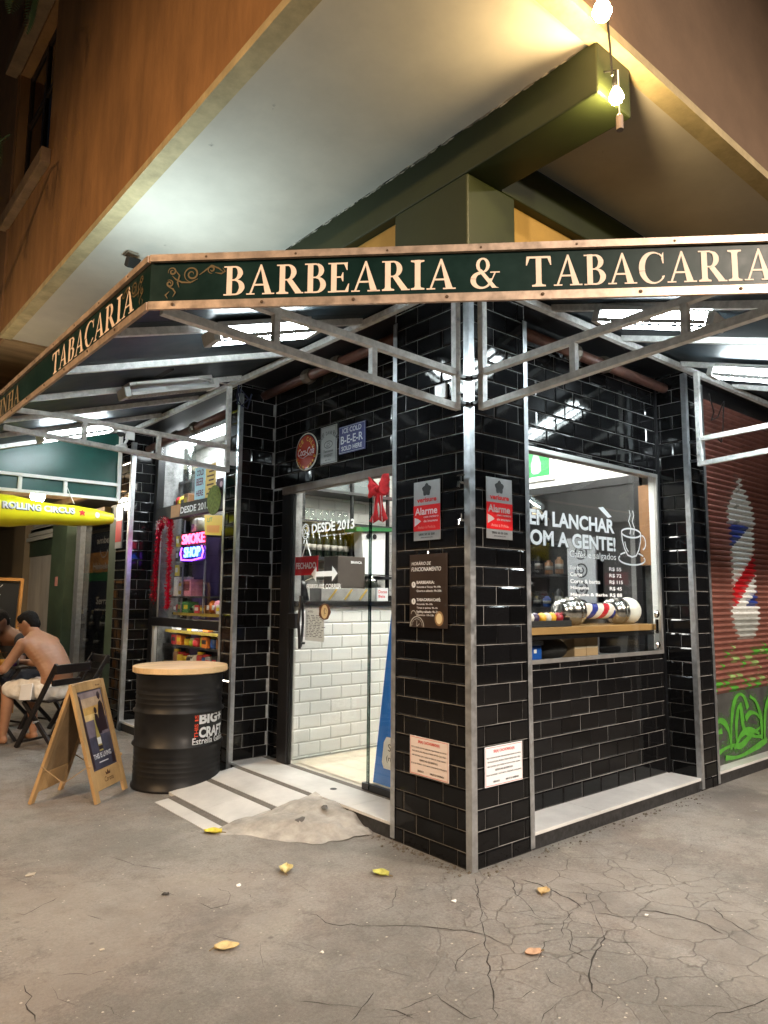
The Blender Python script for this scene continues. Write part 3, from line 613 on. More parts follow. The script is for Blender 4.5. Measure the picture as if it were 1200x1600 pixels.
# lettering, measured along the chamfer
def uC(px):
    d = fw*FPX + rt*(px-600) - up*(438-800); n = Vector((1, 1, 0)); t = (XE - CAM.dot(n))/d.dot(n); return ((CAM+d*t)-P1).dot(UC)
zl, hl = 2.599, .121
for s, a, b in (('BARBEARIA', 350, 712), ('&', 735, 782), ('TABACARIA', 822, 1210)):
    ua, ub_ = uC(a), uC(b)
    serif(MB(), s, P1+UC*ua+VZ*zl+NC*.0012, UC, NC, ub_-ua, hl).out('lettering', CREAM, aw, fix=False)
serif(MB(), 'TABACARIA', (XE-.0012, 1.345, zl), UL, NL, 1.345-.16, hl).out('lettering', CREAM, aw, fix=False)
serif(MB(), 'BOLINHA', (XE-.0012, 2.95, zl), UL, NL, .93, hl*.95).out('lettering', mat('dull_gold_lettering', (.30, .22, .12), .5), aw, fix=False)  # darker gold than the cream words
serif(MB(), 'BARBEARIA', (.35, XE-.0012, zl), UR, NR, 1.3, hl).out('lettering', CREAM, aw, fix=False)
def scroll(O, U, N, flip=1):
    mb = MB(); F = Vector(U)*flip; e = 0
    for pts in (spiral(.125, .105, .006, .034, 0, 640, 34), spiral(.045, .118, .004, .018, 40, 560, 22), spiral(.205, .122, .004, .017, 180, 640, 20), spiral(.035, .068, .004, .016, -40, 480, 20),
                [(.045, .10), (.06, .085), (.085, .072), (.12, .07), (.15, .085)], [(.155, .10), (.175, .115), (.205, .139), (.235, .125), (.252, .11)], [(.22, .108), (.245, .103), (.26, .112), (.25, .128)],
                [(.03, .055), (.05, .045), (.06, .03), (.05, .012)], [(.035, .035), (.02, .02), (.03, .005)], [(.06, .12), (.075, .10), (.068, .07), (.075, .05)]):
        e += 1; ribbon(mb, [(p[0], p[1]) for p in pts], .0075, Vector(O)+N*(.0012+.0002*e), F, VZ, N, taper=True)
    return mb.out('scroll_ornament', GOLD, aw, fix=False)
scroll(P1+UC*.045+VZ*(ZT2-.175), UC, NC); scroll(Vector((XE, .045, ZT2-.175)), UL, NL, -1)

# ================================================================== lattice brackets carrying the awning
def bracket(pl, off, label, end=1.79, post_d=.085, z0=2.48, zpost=None):
    """pl 'L': stands out along -X at y = off; 'R': along -Y at x = off"""
    P = (lambda d, z: (-d, off, z)) if pl == 'L' else (lambda d, z: (off, -d, z))
    t = thing('awning_bracket', label, 'bracket', P(post_d, z0), 'lattice brackets under the awning')
    w_ = .036; zp = zpost or zroof(post_d)-.05
    MB().bar(P(post_d, z0-.018), P(post_d, zp), w_).out('post', GREYP, t)
    MB().bar(P(post_d+.018, z0), P(end, z0+.090), w_).out('bottom_chord', GREYP, t)
    e2 = 1.36; zt = lambda d: z0+.195+.03*(d-post_d)
    MB().bar(P(post_d+.018, zt(post_d)), P(e2, zt(e2)), w_).out('top_chord', GREYP, t)
    zb = lambda d: z0+.090*(d-post_d)/(end-post_d)
    for d in (post_d+.60, post_d+1.17): MB().bar(P(d, zb(d)+.018), P(d, zt(d)-.018), w_-.004).out('strut', GREYP, t)
    MB().bar(P(e2, zt(e2)), P(end-.02, zroof(end-.02)-.06), w_-.002).out('top_chord', GREYP, t)
    b = MB()
    for z in (z0+.07, z0+.19, z0+.5):
        Q = Vector(P(post_d, z)); nn = (Vector((0, -1, 0)) if pl == 'L' else Vector((-1, 0, 0))); b.lathe(Q+nn*.0185, [(.009, 0), (.009, .006), (0, .006)], 6, Vector((1,0,0)) if pl == 'L' else Vector((0,1,0)), VZ, nn)
    b.out('bolt_heads', STEEL, t)
    # plates that fix the post to the pillar
    for z in (z0+.03, z0+.18): MB().bar(P(post_d-.019, z), P(.004, z), .03, .02).out('fixing_lug', BLACKM, t)
    return t
bracket('L', .02, 'grey lattice bracket left of the corner pillar carrying the awning')
bracket('R', .02, 'grey lattice bracket right of the corner pillar carrying the awning')
bracket('L', 2.70, 'grey lattice bracket on the pier between glass door and smoke shop')
bracket('R', 2.54, 'grey lattice bracket on the pier beside the red roller shutter')
# end frame of the awning with the green sheet behind it (neighbour side)
ef = thing('awning_end_frame', 'green sheet end panel framed by white bars beside the yellow inflatable', 'panel', (-.6, 5.19, 2.5))
def Pn(d, z): return (-d, 5.20, z)
for a, b in ((Pn(.10, 2.455), Pn(.10, 3.22)), (Pn(.66, 2.49), Pn(.66, 2.62)), (Pn(1.10, 2.49), Pn(1.10, 2.62)), (Pn(1.55, 2.49), Pn(1.55, 2.62))): MB().bar(a, b, .034).out('upright', WHITEP, ef)
for a, b in ((Pn(.118, 2.474), Pn(1.83, 2.474)), (Pn(.118, 2.64), Pn(1.83, 2.64))): MB().bar(a, b, .032).out('rail', WHITEP, ef)
MB().slab([(-.06, 5.225, 2.47), (-1.83, 5.225, 2.47), (-1.83, 5.225, 2.72), (-.06, 5.225, 3.25)], (0, .006, 0)).out('green_sheet', GRNP, ef)

# ================================================================== fluorescent fittings under the awning
DIFF = glass('prismatic_diffuser', (.92, .95, .95), 1.5)
def fitting(P, Q, label, lit=True, tube=TUBE):
    P = Vector(P); Q = Vector(Q); c = (P+Q)/2; d = (Q-P).normalized(); n = d.cross(VZ).normalized(); u = n.cross(d).normalized()
    L = (Q-P).length/2
    t = thing('strip_light', label, 'light', c, 'strip lights under the awning')
    MB().slab([c-d*L-n*.075+u*.03, c+d*L-n*.075+u*.03, c+d*L+n*.075+u*.03, c-d*L+n*.075+u*.03], u*.028).out('housing', HOUSE, t)
    for s in (-1, 1):
        e = c+d*s*(L+.002); MB().slab([e-n*.08-u*.045, e+n*.08-u*.045, e+n*.08+u*.028, e-n*.08+u*.028], d*s*.045).out('end_cap', HOUSE, t, bevel=.006)
    for s in (-1, 1):
        mb = MB().tube([c-d*(L-.02)+n*s*.021, c+d*(L-.02)+n*s*.021], .0165, 10)
        mb.out('tube', tube if lit else mat('unlit_tube', (.62, .64, .64), .3), t, smooth=True)
    gr = MB(); k = 13 if lit else 22                                         # louvre blades across the tubes
    for i in range(k):
        q = c-d*(L-.03)+d*(2*L-.06)*i/(k-1); gr.bar(q-n*.075-u*.034, q+n*.075-u*.034, .002, .005 if lit else .011, tuple(u))
    for s in (-1, 1): gr.bar(c-d*L+n*s*.077-u*.028, c+d*L+n*s*.077-u*.028, .006, .022, tuple(u))
    gr.out('louvre_grid', HOUSE, t); return t
fitting((-1.13, .88, zroof(1.13)-.085), (-.54, .84, zroof(.54)-.085), 'lit strip light under the awning between the corner sign and the glass door')
fitting((-1.06, 2.40, zroof(1.06)-.085), (-.42, 2.40, zroof(.42)-.085), 'unlit strip light with louvre grid under the left awning', False)
fitting((-1.13, 4.33, zroof(1.13)-.085), (-.54, 4.28, zroof(.54)-.085), 'lit strip light under the left end of the awning')
fitting((.77, -.40, zroof(.40)-.085), (.83, -1.0, zroof(1.0)-.085), 'lit strip light under the right awning nearest the corner pillar')
fitting((2.34, -.34, zroof(.34)-.085), (2.38, -.98, zroof(.98)-.085), 'lit strip light under the right awning above the red shutter')

# ================================================================== bulbs, flood lights and cables
CABLE = mat('black_cable', (.012, .012, .012), .6)
def bulb(x, y, z, label, r=.045, bm=None):
    t = thing('light_bulb', label, 'light bulb', (x, y, z), 'bare bulbs at the beam end')
    MB().lathe((x, y, z), [(.0, -r), (r*.7, -r*.75), (r, -.1*r), (r*.75, r*.65), (r*.42, r*1.3)], 16).out('bulb_glass', bm or BULB, t, smooth=True)
    MB().lathe((x, y, z+r*1.3), [(r*.44, 0), (r*.5, .005), (r*.5, .05), (r*.2, .065), (.0, .065)], 12).out('socket', MATBLK, t, smooth=True)
    return t
b1 = bulb(-.217, -1.046, 4.10, 'upper glowing bare bulb hanging at the edge of the overhang'); b2 = bulb(.10, -.915, 3.905, 'lower glowing bare bulb hanging beside the green beam end', .036, mat('lit_yellow_bulb', (.9, .8, .6), .4, emit=(1, .74, .36), estr=E_BULB*5.2))
MB().tube([(-.217, -1.046, 4.20), (-.215, -1.02, 4.29), (-.21, -.915, 4.36)], .005, 6).out('cord', CABLE, b1); MB().tube([(.10, -.915, 4.0), (.10, -.915, 4.05), (.11, -.84, 4.09)], .005, 6).out('cord', CABLE, b2)
hs = thing('hanging_socket', 'empty lamp socket dangling on a short cord below the lower bulb', 'socket', (.03, -.99, 3.65))
MB().tube([(.03, -.97, 3.98), (.005, -.985, 3.72)], .004, 6).out('cord', PAPER, hs); MB().tube([(.005, -.985, 3.725), (.004, -.985, 3.715), (-.004, -.99, 3.64)], [.010, .017, .017], 10).out('socket', mat('grey_bakelite', (.35, .27, .22), .5), hs)
tag(MB().tube([(.04, -.915, 4.30), (.05, -.92, 4.15), (.052, -.925, 3.99)], .006, 6).out('wire', CABLE), 'thin wire running down the beam end between the two bulbs', 'wire')
fl = thing('flood_light', 'small black unlit flood light hanging from the pale soffit', 'flood light', (-.88, 2.96, 4.2))
MB().box((-.93, 2.92, 4.215), (-.84, 3.0, 4.235)).out('mount', mat('dusty_plastic', (.30, .26, .21), .6), fl); c = Vector((-.88, 2.93, 4.145))
mb = MB(); Rx = Matrix.Rotation(radians(35), 3, 'X') @ Matrix.Rotation(radians(25), 3, 'Z')
def rb_(cx, hx, m_): return m_.add([c+Rx@Vector((cx[0]+sx*hx[0], cx[1]+sy*hx[1], cx[2]+sz*hx[2])) for sz in (-1, 1) for sx, sy in ((-1,-1),(1,-1),(1,1),(-1,1))], [(0,3,2,1),(4,5,6,7),(0,1,5,4),(1,2,6,5),(2,3,7,6),(3,0,4,7)])
rb_((0, 0, 0), (.06, .018, .042), mb).out('body', MATBLK, fl, bevel=.004)
fins = MB()
for i in range(6): rb_((-.05+.02*i, .024, 0), (.003, .008, .038), fins)
fins.out('cooling_fins', MATBLK, fl); MB().bar((-.88, 2.96, 4.20), (-.88, 2.945, 4.12), .02).out('yoke', MATBLK, fl)
MB().tube([(-.84, 2.95, 4.15), (-.75, 2.90, 4.14), (-.66, 2.85, 4.16), (-.60, 2.81, 4.20), (-.53, 2.79, 4.222), (-.50, 2.82, 4.20), (-.53, 2.84, 4.18)], .005, 6).out('cable', CABLE, fl)
# flood light standing on the awning roof that washes the soffit
fu = thing('flood_light', 'white floodlight standing on top of the awning roof, shining up at the soffit', 'flood light', (-.95, 2.2, 3.06))
MB().box((-1.05, 2.08, 3.03), (-.85, 2.32, 3.075)).out('body', MATBLK, fu)
L = bpy.data.lights.new('flood', 'AREA'); L.shape = 'RECTANGLE'; L.size = .16; L.size_y = .2; L.energy = 17; L.color = (.74, .95, 1.0)
o = bpy.data.objects.new('flood', L); col.objects.link(o); o.parent = fu; o.location = (0, 0, .04); o.rotation_euler = (pi+.25, .05, 0)
# cables at the left pier head and by the shutter
tag(MB().tube([(-.02, 2.66, 3.22), (-.05, 2.63, 3.10), (-.03, 2.58, 3.02), (.02, 2.55, 3.08), (-.03, 2.60, 3.17), (-.06, 2.60, 3.04), (0, 2.53, 2.99), (.03, 2.52, 3.12)], .007, 6).out('cable_coil', mat('blue_black_cable', (.01, .015, .05), .5)), 'loose coil of dark cable at the head of the tiled pier left of the door', 'cable')
tag(MB().tube([(2.86, -.03, 3.12), (2.95, -.02, 2.98), (2.90, -.02, 2.90), (3.02, -.02, 2.95), (3.12, -.03, 3.10), (3.10, -.02, 2.85), (3.06, -.02, 2.74), (3.0, -.02, 2.76)], .006, 6).out('cable_loop', CABLE), 'loose black cable hanging in front of the red roller shutter top', 'cable')
tag(MB().tube([(-1.05, 2.25, zroof(1.05)-.05), (-.6, 2.2, zroof(.6)-.07), (-.1, 2.65, zroof(.1)-.07)], .006, 6).out('conduit', WHITEP), 'thin white conduit running under the awning to the unlit strip light', 'conduit')
cc = thing('security_camera', 'two white security cameras on a junction box beside the awning end', 'camera', (-.05, 5.3, 3.2))
MB().box((-.10, 5.06, 3.14), (.0, 5.075, 3.28)).out('junction_box', WHITEP, cc)
MB().lathe((-.16, 5.05, 3.20), [(.0, 0), (.05, 0), (.055, .06), (.03, .09), (0, .09)], 14).out('dome', WHITEP, cc, smooth=True); MB().ball((-.16, 5.05, 3.195), .042, 12, 8).out('lens', MATBLK, cc, smooth=True)
MB().tube([(-.10, 5.05, 3.05), (-.20, 5.03, 3.02)], [.04, .034], 12).out('bullet_body', WHITEP, cc, smooth=True); MB().bar((-.08, 5.06, 3.14), (-.12, 5.05, 3.06), .02).out('arm', WHITEP, cc)

# ================================================================== glass door and fixed pane
XD = .325
gd = thing('glass_door', 'clear glass sliding door with black frame and lettering DESDE 2013', 'door', (XD, 1.75, ZS))
MB().box((.30, 2.285, ZS), (.352, 2.424, 2.27)).out('jamb', BLACKM, gd, bevel=.004); MB().box((.312, 2.27, ZS), (.338, 2.286, 2.27)).out('stile', BLACKM, gd)
MB().box((.292, .64, 2.272), (.352, 2.42, 2.334)).out('header', mat('bronze_header', (.16, .13, .11), .4, .6, var=.2), gd, bevel=.004)
MB().box((.318, 1.262, ZS+.012), (.326, 2.27, 2.271)).out('pane', GLASS, gd)
MB().box((.317, 1.256, ZS+.012), (.327, 1.262, 2.271)).out('pane_edge', GLASSG, gd)
fp = thing('fixed_glass_pane', 'fixed clear glass pane with black bottom rail between the door and the corner pillar', 'window', (.345, .95, ZS))
MB().box((.338, .64, ZS+.02), (.346, 1.30, 2.271)).out('pane', GLASS, fp); MB().box((.337, 1.30, ZS+.02), (.347, 1.306, 2.271)).out('pane_edge', GLASSG, fp)
MB().box((.325, .645, ZS), (.358, 1.34, ZS+.045)).out('bottom_rail', BLACKM, fp)
hb = MB()
for z in (1.06, 1.385): hb.bar((.318, 2.08, z), (.255, 2.06, z), .018)
hb.tube([(.262, 2.06, 1.02), (.255, 2.055, 1.10), (.24, 2.05, 1.22), (.255, 2.055, 1.35), (.262, 2.06, 1.43)], .012, 10); hn = hb.out('handle', BLACKM, gd, smooth=False)
hb = MB().tube([(.345, 2.17, 1.03), (.375, 2.20, 1.10), (.39, 2.21, 1.22), (.375, 2.20, 1.35), (.345, 2.17, 1.42)], .011, 10); hb.out('handle', BLACKM, gd)
MB().box((.285, 2.17, 1.17), (.318, 2.285, 1.29)).out('lock_case', BLACKM, gd, bevel=.004)
XV = .3165
def onL(mb, s, x, y, z, h, wd=None, **k): return text(mb, s, (x, y, z), UL, VZ, wd, h, **k)
mb = MB(); text(mb, 'DESDE 2013', (XV, 2.005, 1.925), UL, VZ, .555, .075, bold=.03); mb.out('lettering', WHITEV, gd, fix=False)
mb = MB(); text(mb, 'Desde um lugar no seu estilo', (XV, 1.87, 1.885), UL, VZ, .40, .018, bold=.0); text(mb, 'PORTA DE CORRER', (XV, 2.06, 1.488), UL, VZ, .455, .034, bold=.02); mb.out('lettering', WHITEV, gd, fix=False)
ar = [(0, .055), (.07, .115), (.07, .075), (.28, .075), (.28, .115), (.35, .055), (.28, -.005), (.28, .035), (.07, .035), (.07, -.005)]
MB().poly([(XV, 2.0-p[0], 1.545+p[1]) for p in ar]).out('arrow_decal', WHITEV, gd, fix=False)
def badge(O, U, N, r, parent, name='badge', ink=WHITEV, rx=.8):
    mb = MB(); 
    ribbon(mb, arc(0, 0, r*rx, 0, 360, 24, r), r*.11, O, U, VZ, N); ribbon(mb, arc(0, 0, r*rx*.74, 0, 360, 24, r*.74), r*.07, O, U, VZ, N)
    for a in range(0, 360, 24): ribbon(mb, [(r*rx*1.02*cos(radians(a)), r*1.02*sin(radians(a))), (r*rx*1.16*cos(radians(a)), r*1.16*sin(radians(a)))], r*.12, O, U, VZ, N)
    ribbon(mb, [(-.3*r, .35*r), (.25*r, -.4*r)], r*.13, O+N*.0003, U, VZ, N); ribbon(mb, [(.3*r, .35*r), (-.25*r, -.4*r)], r*.13, O+N*.0006, U, VZ, N)
    for s in (-1, 1): ribbon(mb, [(s*.25*r, -1.15*r), (s*.4*r, -1.7*r)], r*.3, O, U, VZ, N)
    return mb.out(name, ink, parent, fix=False)
badge(Vector((XV, 2.09, 1.945)), UL, NL, .058, gd, 'rosette_decal')
# paper notice and oval cup sticker on the glass
nt = thing('paper_notice', 'printed white paper notice taped inside the glass door', 'notice', (XD, 1.95, 1.1))
MB().box((.329, 1.83, 1.08), (.3305, 2.09, 1.335)).out('sheet', NOTEP, nt)
mb = MB(); rr = random.Random(5); GREYI = mat('grey_print', (.12, .12, .13), .6)
text(mb, 'AVISO', (.3285, 2.05, 1.30), UL, VZ, .07, .016)
for i in range(14):
    z = 1.275-.0125*i; y = 2.07
    while y > 1.86:
        wd_ = rr.uniform(.015, .05); mb.poly([(.3285, y, z), (.3285, y-wd_, z), (.3285, y-wd_, z+.005), (.3285, y, z+.005)]); y -= wd_+rr.uniform(.006, .03)
mb.out('print', GREYI, nt, fix=False)
sk = thing('oval_sticker', 'small brown and cream oval sticker on the glass door', 'sticker', (XV, 1.81, 1.31)); O = Vector((XV+.0008, 1.81, 1.31)); BRN = mat('brown_print', (.10, .035, .012), .5)
MB().poly([O+UL*(p[0]+.006*cos(6*i/24*2*pi))+VZ*(p[1]) for i, p in enumerate(arc(0, 0, .078, 0, 345, 23, .062))]).out('border', BRN, sk, fix=False)
MB().poly([O+NL*.0008+UL*p[0]+VZ*p[1] for p in arc(0, 0, .045, 0, 345, 23, .052)]).out('oval', mat('cream_print', (.62, .50, .28), .5), sk, fix=False)
mb = MB(); ribbon(mb, [(-.005, -.03), (.0, 0), (-.002, .03)], .005, O+NL*.0012, UL, VZ); ribbon(mb, arc(.01, .005, .018, 0, 300, 10), .004, O+NL*.0014, UL, VZ); mb.out('emblem', BRN, sk, fix=False)
# FECHADO board hanging inside the glass
fe = thing('hanging_sign', 'red FECHADO board hanging on a cord behind the glass door', 'sign', (.34, 2.08, 1.67))
MB().box((.330, 1.935, 1.595), (.338, 2.255, 1.745)).out('board', REDS, fe, bevel=.002)
mb = MB(); text(mb, 'FECHADO', (.3292, 2.240, 1.645), UL, VZ, .285, .052, bold=.035); mb.out('lettering', WHITEV, fe, fix=False)
MB().tube([(.334, 2.16, 1.745), (.336, 2.10, 1.87), (.334, 2.04, 1.745)], .004, 6).out('cord', PAPER, fe)
# red bow
bw = thing('ribbon_bow', 'large red velvet ribbon bow hung at the top of the glass beside the pillar', 'bow', (.29, 1.13, 2.15))
BOW = mat('red_velvet', (.52, .010, .016), .75, var=.3, vscale=30, bump=.15, bscale=150)
for s in (-1, 1):
    mb = MB(); nU, nV = 10, 7
    for i in range(nU+1):
        t = i/nU; hw = .022+.055*sin(pi*min(1, t*1.05)*.62); 
        for j in range(nV+1):
            v = j/nV*2-1; mb.v.append((.285-.035*sin(pi*t)*(1-.3*v*v)+.008*sin(v*7+t*5), 1.135-s*(.008+.105*t), 2.185+v*hw+.018*t))
    for i in range(nU):
        for j in range(nV): mb.f.append((i*(nV+1)+j, (i+1)*(nV+1)+j, (i+1)*(nV+1)+j+1, i*(nV+1)+j+1))
    o = mb.out('loop', BOW, bw, smooth=True); sd = o.modifiers.new('thick', 'SOLIDIFY'); sd.thickness = .004
    mb = MB()
    for i in range(nU+1):
        t = i/nU
        for j in range(5):
            v = j/4*2-1; hw = .018+.026*t; mb.v.append((.283+.012*sin(t*6+v*2), 1.135-s*(.010+.042*t)-v*hw, 2.175-.235*t+(.025*abs(v) if i == nU else 0)))
    for i in range(nU):
        for j in range(4): mb.f.append((i*5+j, (i+1)*5+j, (i+1)*5+j+1, i*5+j+1))
    o = mb.out('tail', BOW, bw, smooth=True); sd = o.modifiers.new('thick', 'SOLIDIFY'); sd.thickness = .003
    ed = MB(); ed.tube([(.276, 1.135-s*.030, 2.13), (.275, 1.135-s*.045, 2.02), (.276, 1.135-s*.052, 1.945)], .0035, 5); ed.out('silver_edging', SILV, bw)
MB().ball((.272, 1.135, 2.18), (.022, .022, .026), 10, 8).out('knot', BOW, bw, smooth=True)

# ================================================================== tin signs above the door
XS = .345
s1 = thing('tin_sign', 'round red ICE COLD tin sign above the door', 'sign', (XS, 2.13, 2.6))
O = Vector((XS-.008, 2.125, 2.605)); rx, rz_ = .160, .160
def disc(O, U, N, rx, rz, z, m, name, p, n=36): return MB().slab([O+U*q[0]+VZ*q[1] for q in arc(0, 0, rx, 0, 350, n-1, rz)], N*z).out(name, m, p)
disc(O, UL, NL, .158, .158, .006, mat('white_enamel', (.66, .62, .55), .18), 'rim', s1); disc(O+NL*.0061, UL, NL, .148, .148, .002, mat('dark_enamel', (.02, .01, .01), .15), 'ring', s1); disc(O+NL*.0082, UL, NL, .138, .138, .002, mat('red_enamel', (.36, .03, .012), .14), 'face', s1)
N2 = O+NL*.0108
def arctext(mb, s, O, U, r, a_mid, h, adv, m=1):
    n = len(s)
    for i, ch in enumerate(s):
        if ch == ' ': continue
        a = radians(a_mid - m*(i-(n-1)/2)*adv); u = Vector(U)*cos(a-m*pi/2) + VZ*sin(a-m*pi/2); v = (Vector(U)*cos(a)+VZ*sin(a))*m
        text(mb, ch, O+(Vector(U)*cos(a)+VZ*sin(a))*r - u*h*.35 - (v*h if m < 0 else v*0), u, v, h*.7 if ch != 'I' else h*.22, h, bold=.02)
    return mb
mb = MB(); arctext(mb, 'ICE COLD', N2, UL, .088, 90, .036, 21); arctext(mb, 'SOLD HERE', N2, UL, .120, 270, .030, 17, -1); mb.out('lettering', mat('yellow_enamel', (.70, .40, .05), .2), s1, fix=False)
mb = MB(); text(mb, 'Coca-Cola', N2+UL*-.118+VZ*-.028, UL, VZ, .236, .062, bold=.01, shear=.35); ribbon(mb, [(-.10, -.035), (-.04, -.05), (.03, -.03), (.10, -.042)], .008, N2+NL*.0004, UL, VZ, taper=True); mb.out('script_lettering', WHITEV, s1, fix=False)
s2 = thing('tin_sign', 'tall silver whiskey tin sign between the round red sign and the blue BEER sign', 'sign', (XS, 1.82, 2.6))
MB().box((XS-.012, 1.712, 2.462), (XS-.004, 1.928, 2.768)).out('plate', mat('silver_enamel', (.40, .42, .42), .3, .5), s2, bevel=.003)
DKI = mat('dark_grey_print', (.05, .055, .06), .4); O = Vector((XS-.0128, 1.82, 2.462))
mb = MB(); ribbon(mb, [(-.098, .01), (-.098, .296), (.098, .296), (.098, .01), (-.098, .01)], .005, O, UL, VZ)
arctext(mb, "JACK DANIEL'S", O+VZ*.10, UL, .135, 90, .030, 9.5); ribbon(mb, arc(0, .155, .055, 0, 360, 24, .028), .006, O, UL, VZ)
text(mb, 'OLD', O+VZ*.158, UL, VZ, None, .014, align='C'); text(mb, 'No.7', O+VZ*.136, UL, VZ, None, .018, align='C'); text(mb, 'Tennessee', O+VZ*.092, UL, VZ, .13, .022, align='C', shear=.2); text(mb, 'WHISKEY', O+VZ*.056, UL, VZ, .12, .024, align='C'); text(mb, '40% VOL.', O+VZ*.026, UL, VZ, .08, .012, align='C')
for sx in (-1, 1): ribbon(mb, spiral(sx*.075, .245, .002, .016, 90, 90+sx*500, 16), .004, O+NL*.0003, UL, VZ)
mb.out('print', DKI, s2, fix=False)
s3 = thing('tin_sign', 'blue ICE COLD BEER SOLD HERE tin sign above the door', 'sign', (XS, 1.52, 2.62))
MB().box((XS-.012, 1.355, 2.512), (XS-.004, 1.682, 2.728)).out('plate', mat('blue_enamel', (.045, .055, .16), .3, .2), s3, bevel=.003)
O = Vector((XS-.0128, 1.5185, 2.512)); mb = MB()
text(mb, 'ICE COLD', O+VZ*.158, UL, VZ, .235, .040, align='C'); text(mb, 'B-E-E-R', O+VZ*.076, UL, VZ, .275, .062, align='C', bold=.015); text(mb, 'SOLD HERE', O+VZ*.022, UL, VZ, .255, .036, align='C'); mb.out('lettering', mat('pale_enamel', (.60, .63, .66), .3), s3, fix=False)
mb = MB(); ribbon(mb, [(-.155, .008), (-.155, .208), (.155, .208), (.155, .008), (-.155, .008)], .003, O, UL, VZ); mb.out('border_line', mat('pale_enamel', (.6, .63, .66), .3), s3, fix=False)

# ================================================================== plates on the corner pillar
def alarm(pl, c, label):
    U, N = PL[pl]; P = (lambda u, z, d=0: Vector((-d-.008, c-u, z))) if pl == 'L' else (lambda u, z, d=0: Vector((c+u, -d-.008, z)))
    t = thing('alarm_plate', label, 'sign', P(0, 1.93)); h = .112
    def sl(u0, u1, z0, z1, d0, d1, nm, m, bv=0): return MB().slab([P(u0, z0, d0), P(u1, z0, d0), P(u1, z1, d0), P(u0, z1, d0)], N*(d1-d0)).out(nm, m, t, bevel=bv)
    sl(-h, h, 1.757, 2.108, 0, .004, 'plate', SILV, .001); sl(-h, h, 1.812, 1.965, .0042, .0052, 'red_panel', mat('alarm_red', (.62, .012, .015), .35), 0)
    mb = MB(); text(mb, 'verisure', P(0, 1.982, .0048), U, VZ, .165, .028, align='C', bold=.03); mb.out('brand_lettering', mat('alarm_red', (.62, .012, .015), .35), t, fix=False)
    mb = MB(); pts = []
    for i in range(20): a = 2*pi*i/20; r = .036*(1+.16*cos(5*(a-pi/2))); pts.append((r*cos(a), r*sin(a)))
    mb.poly([P(q[0], 2.055+q[1], .0048) for q in pts]); ribbon(mb, arc(0, 0, .012, 0, 360, 14), .004, P(0, 2.055, .0055), U, VZ); mb.out('emblem', BLACKV, t, fix=False)
    wl = WHITEV if pl == 'L' else mat('faded_white_print', (.50, .40, .38), .5)
    mb = MB(); text(mb, 'Alarme', P(-.100, 1.908, .0056), U, VZ, .190, .044, bold=.025); text(mb, 'com registro', P(-.025, 1.884, .0056), U, VZ, .125, .017); text(mb, 'de imagens', P(-.025, 1.858, .0056), U, VZ, .118, .019)
    mb.poly([P(-.104, 1.842, .0056), P(-.045, 1.87, .0056), P(-.070, 1.885, .0056), P(-.104, 1.895, .0056)]); mb.out('lettering', wl, t, fix=False)
    mb = MB(); text(mb, 'Aviso à Polícia', P(0, 1.826, .0056), U, VZ, .15, .017, align='C'); mb.out('lettering', mat('pink_print', (.75, .25, .22), .5), t, fix=False)
    mb = MB(); text(mb, '0800 50 50 500', P(0, 1.785, .0048), U, VZ, .135, .014, align='C'); text(mb, 'www.verisure.com', P(0, 1.770, .0048), U, VZ, .10, .008, align='C'); mb.out('lettering', BLACKV, t, fix=False)
alarm('L', .333, 'silver and red alarm plate on the left face of the corner pillar'); alarm('R', .235, 'silver and red alarm plate on the right face of the corner pillar')
hr = thing('opening_hours_board', 'dark brown opening hours board HORÁRIO DE FUNCIONAMENTO on the corner pillar', 'sign', (-.01, .32, 1.46))
MB().box((-.014, .165, 1.25), (-.006, .478, 1.675)).out('board', mat('dark_brown_board', (.028, .017, .012), .38, var=.2), hr, bevel=.002)
PH = lambda u, z: Vector((-.0148, .478-u, 1.25+z)); mb = MB()
text(mb, 'HORÁRIO DE', PH(.018, .362), UL, VZ, .165, .024, shear=.2, bold=.012); text(mb, 'FUNCIONAMENTO', PH(.016, .326), UL, VZ, .25, .024, shear=.2, bold=.012)
text(mb, 'BARBEARIA:', PH(.062, .252), UL, VZ, .15, .018, bold=.03); text(mb, 'Segunda e Terça: 9h-19h', PH(.062, .226), UL, VZ, .20, .014); text(mb, 'Quarta a sábado: 9h-20h', PH(.062, .204), UL, VZ, .205, .014)
text(mb, 'TABACARIA/CAFÉ:', PH(.062, .152), UL, VZ, .20, .021, bold=.03)
for i, s in enumerate(('Segunda: 9h-19h', 'Terça e quinta: 9h-1h', 'Sexta e sábado: 9h-2h', 'Domingo: 10h-23h')): text(mb, s, PH(.062, .127-.021*i), UL, VZ, (.135, .175, .18, .145)[i], .013)
mb.out('lettering', WHITEV, hr, fix=False)
for z in (.248, .150): MB().poly([PH(.036+q[0], z+q[1]) for q in arc(0, 0, .018, 0, 340, 17)]).out('clock_disc', WHITEV, hr, fix=False)
mb = MB()
for z in (.248, .150): ribbon(mb, [(.036, z+.010), (.036, z), (.042, z-.006)], .0035, PH(0, 0)+NL*.0004, UL, VZ)
mb.out('clock_hands', BLACKV, hr, fix=False)
mb = MB(); ribbon(mb, arc(.065, .0, .058, 0, 180, 22), .005, PH(0, .004), UL, VZ); ribbon(mb, arc(.065, 0, .046, 0, 180, 22), .002, PH(0, .004), UL, VZ)
for s in (-1, 1): ribbon(mb, arc(.065+s*.03, .072, .02, 0, 180, 10), .004, PH(0, .004), UL, VZ)
ribbon(mb, [(.065, .06), (.065, .078)], .005, PH(0, .004), UL, VZ); ribbon(mb, [(.065, 0.001), (.065, .035)], .003, PH(0, .004)+NL*.0003, UL, VZ); ribbon(mb, [(.065, 0.001), (.088, .018)], .003, PH(0, .004)+NL*.0005, UL, VZ)
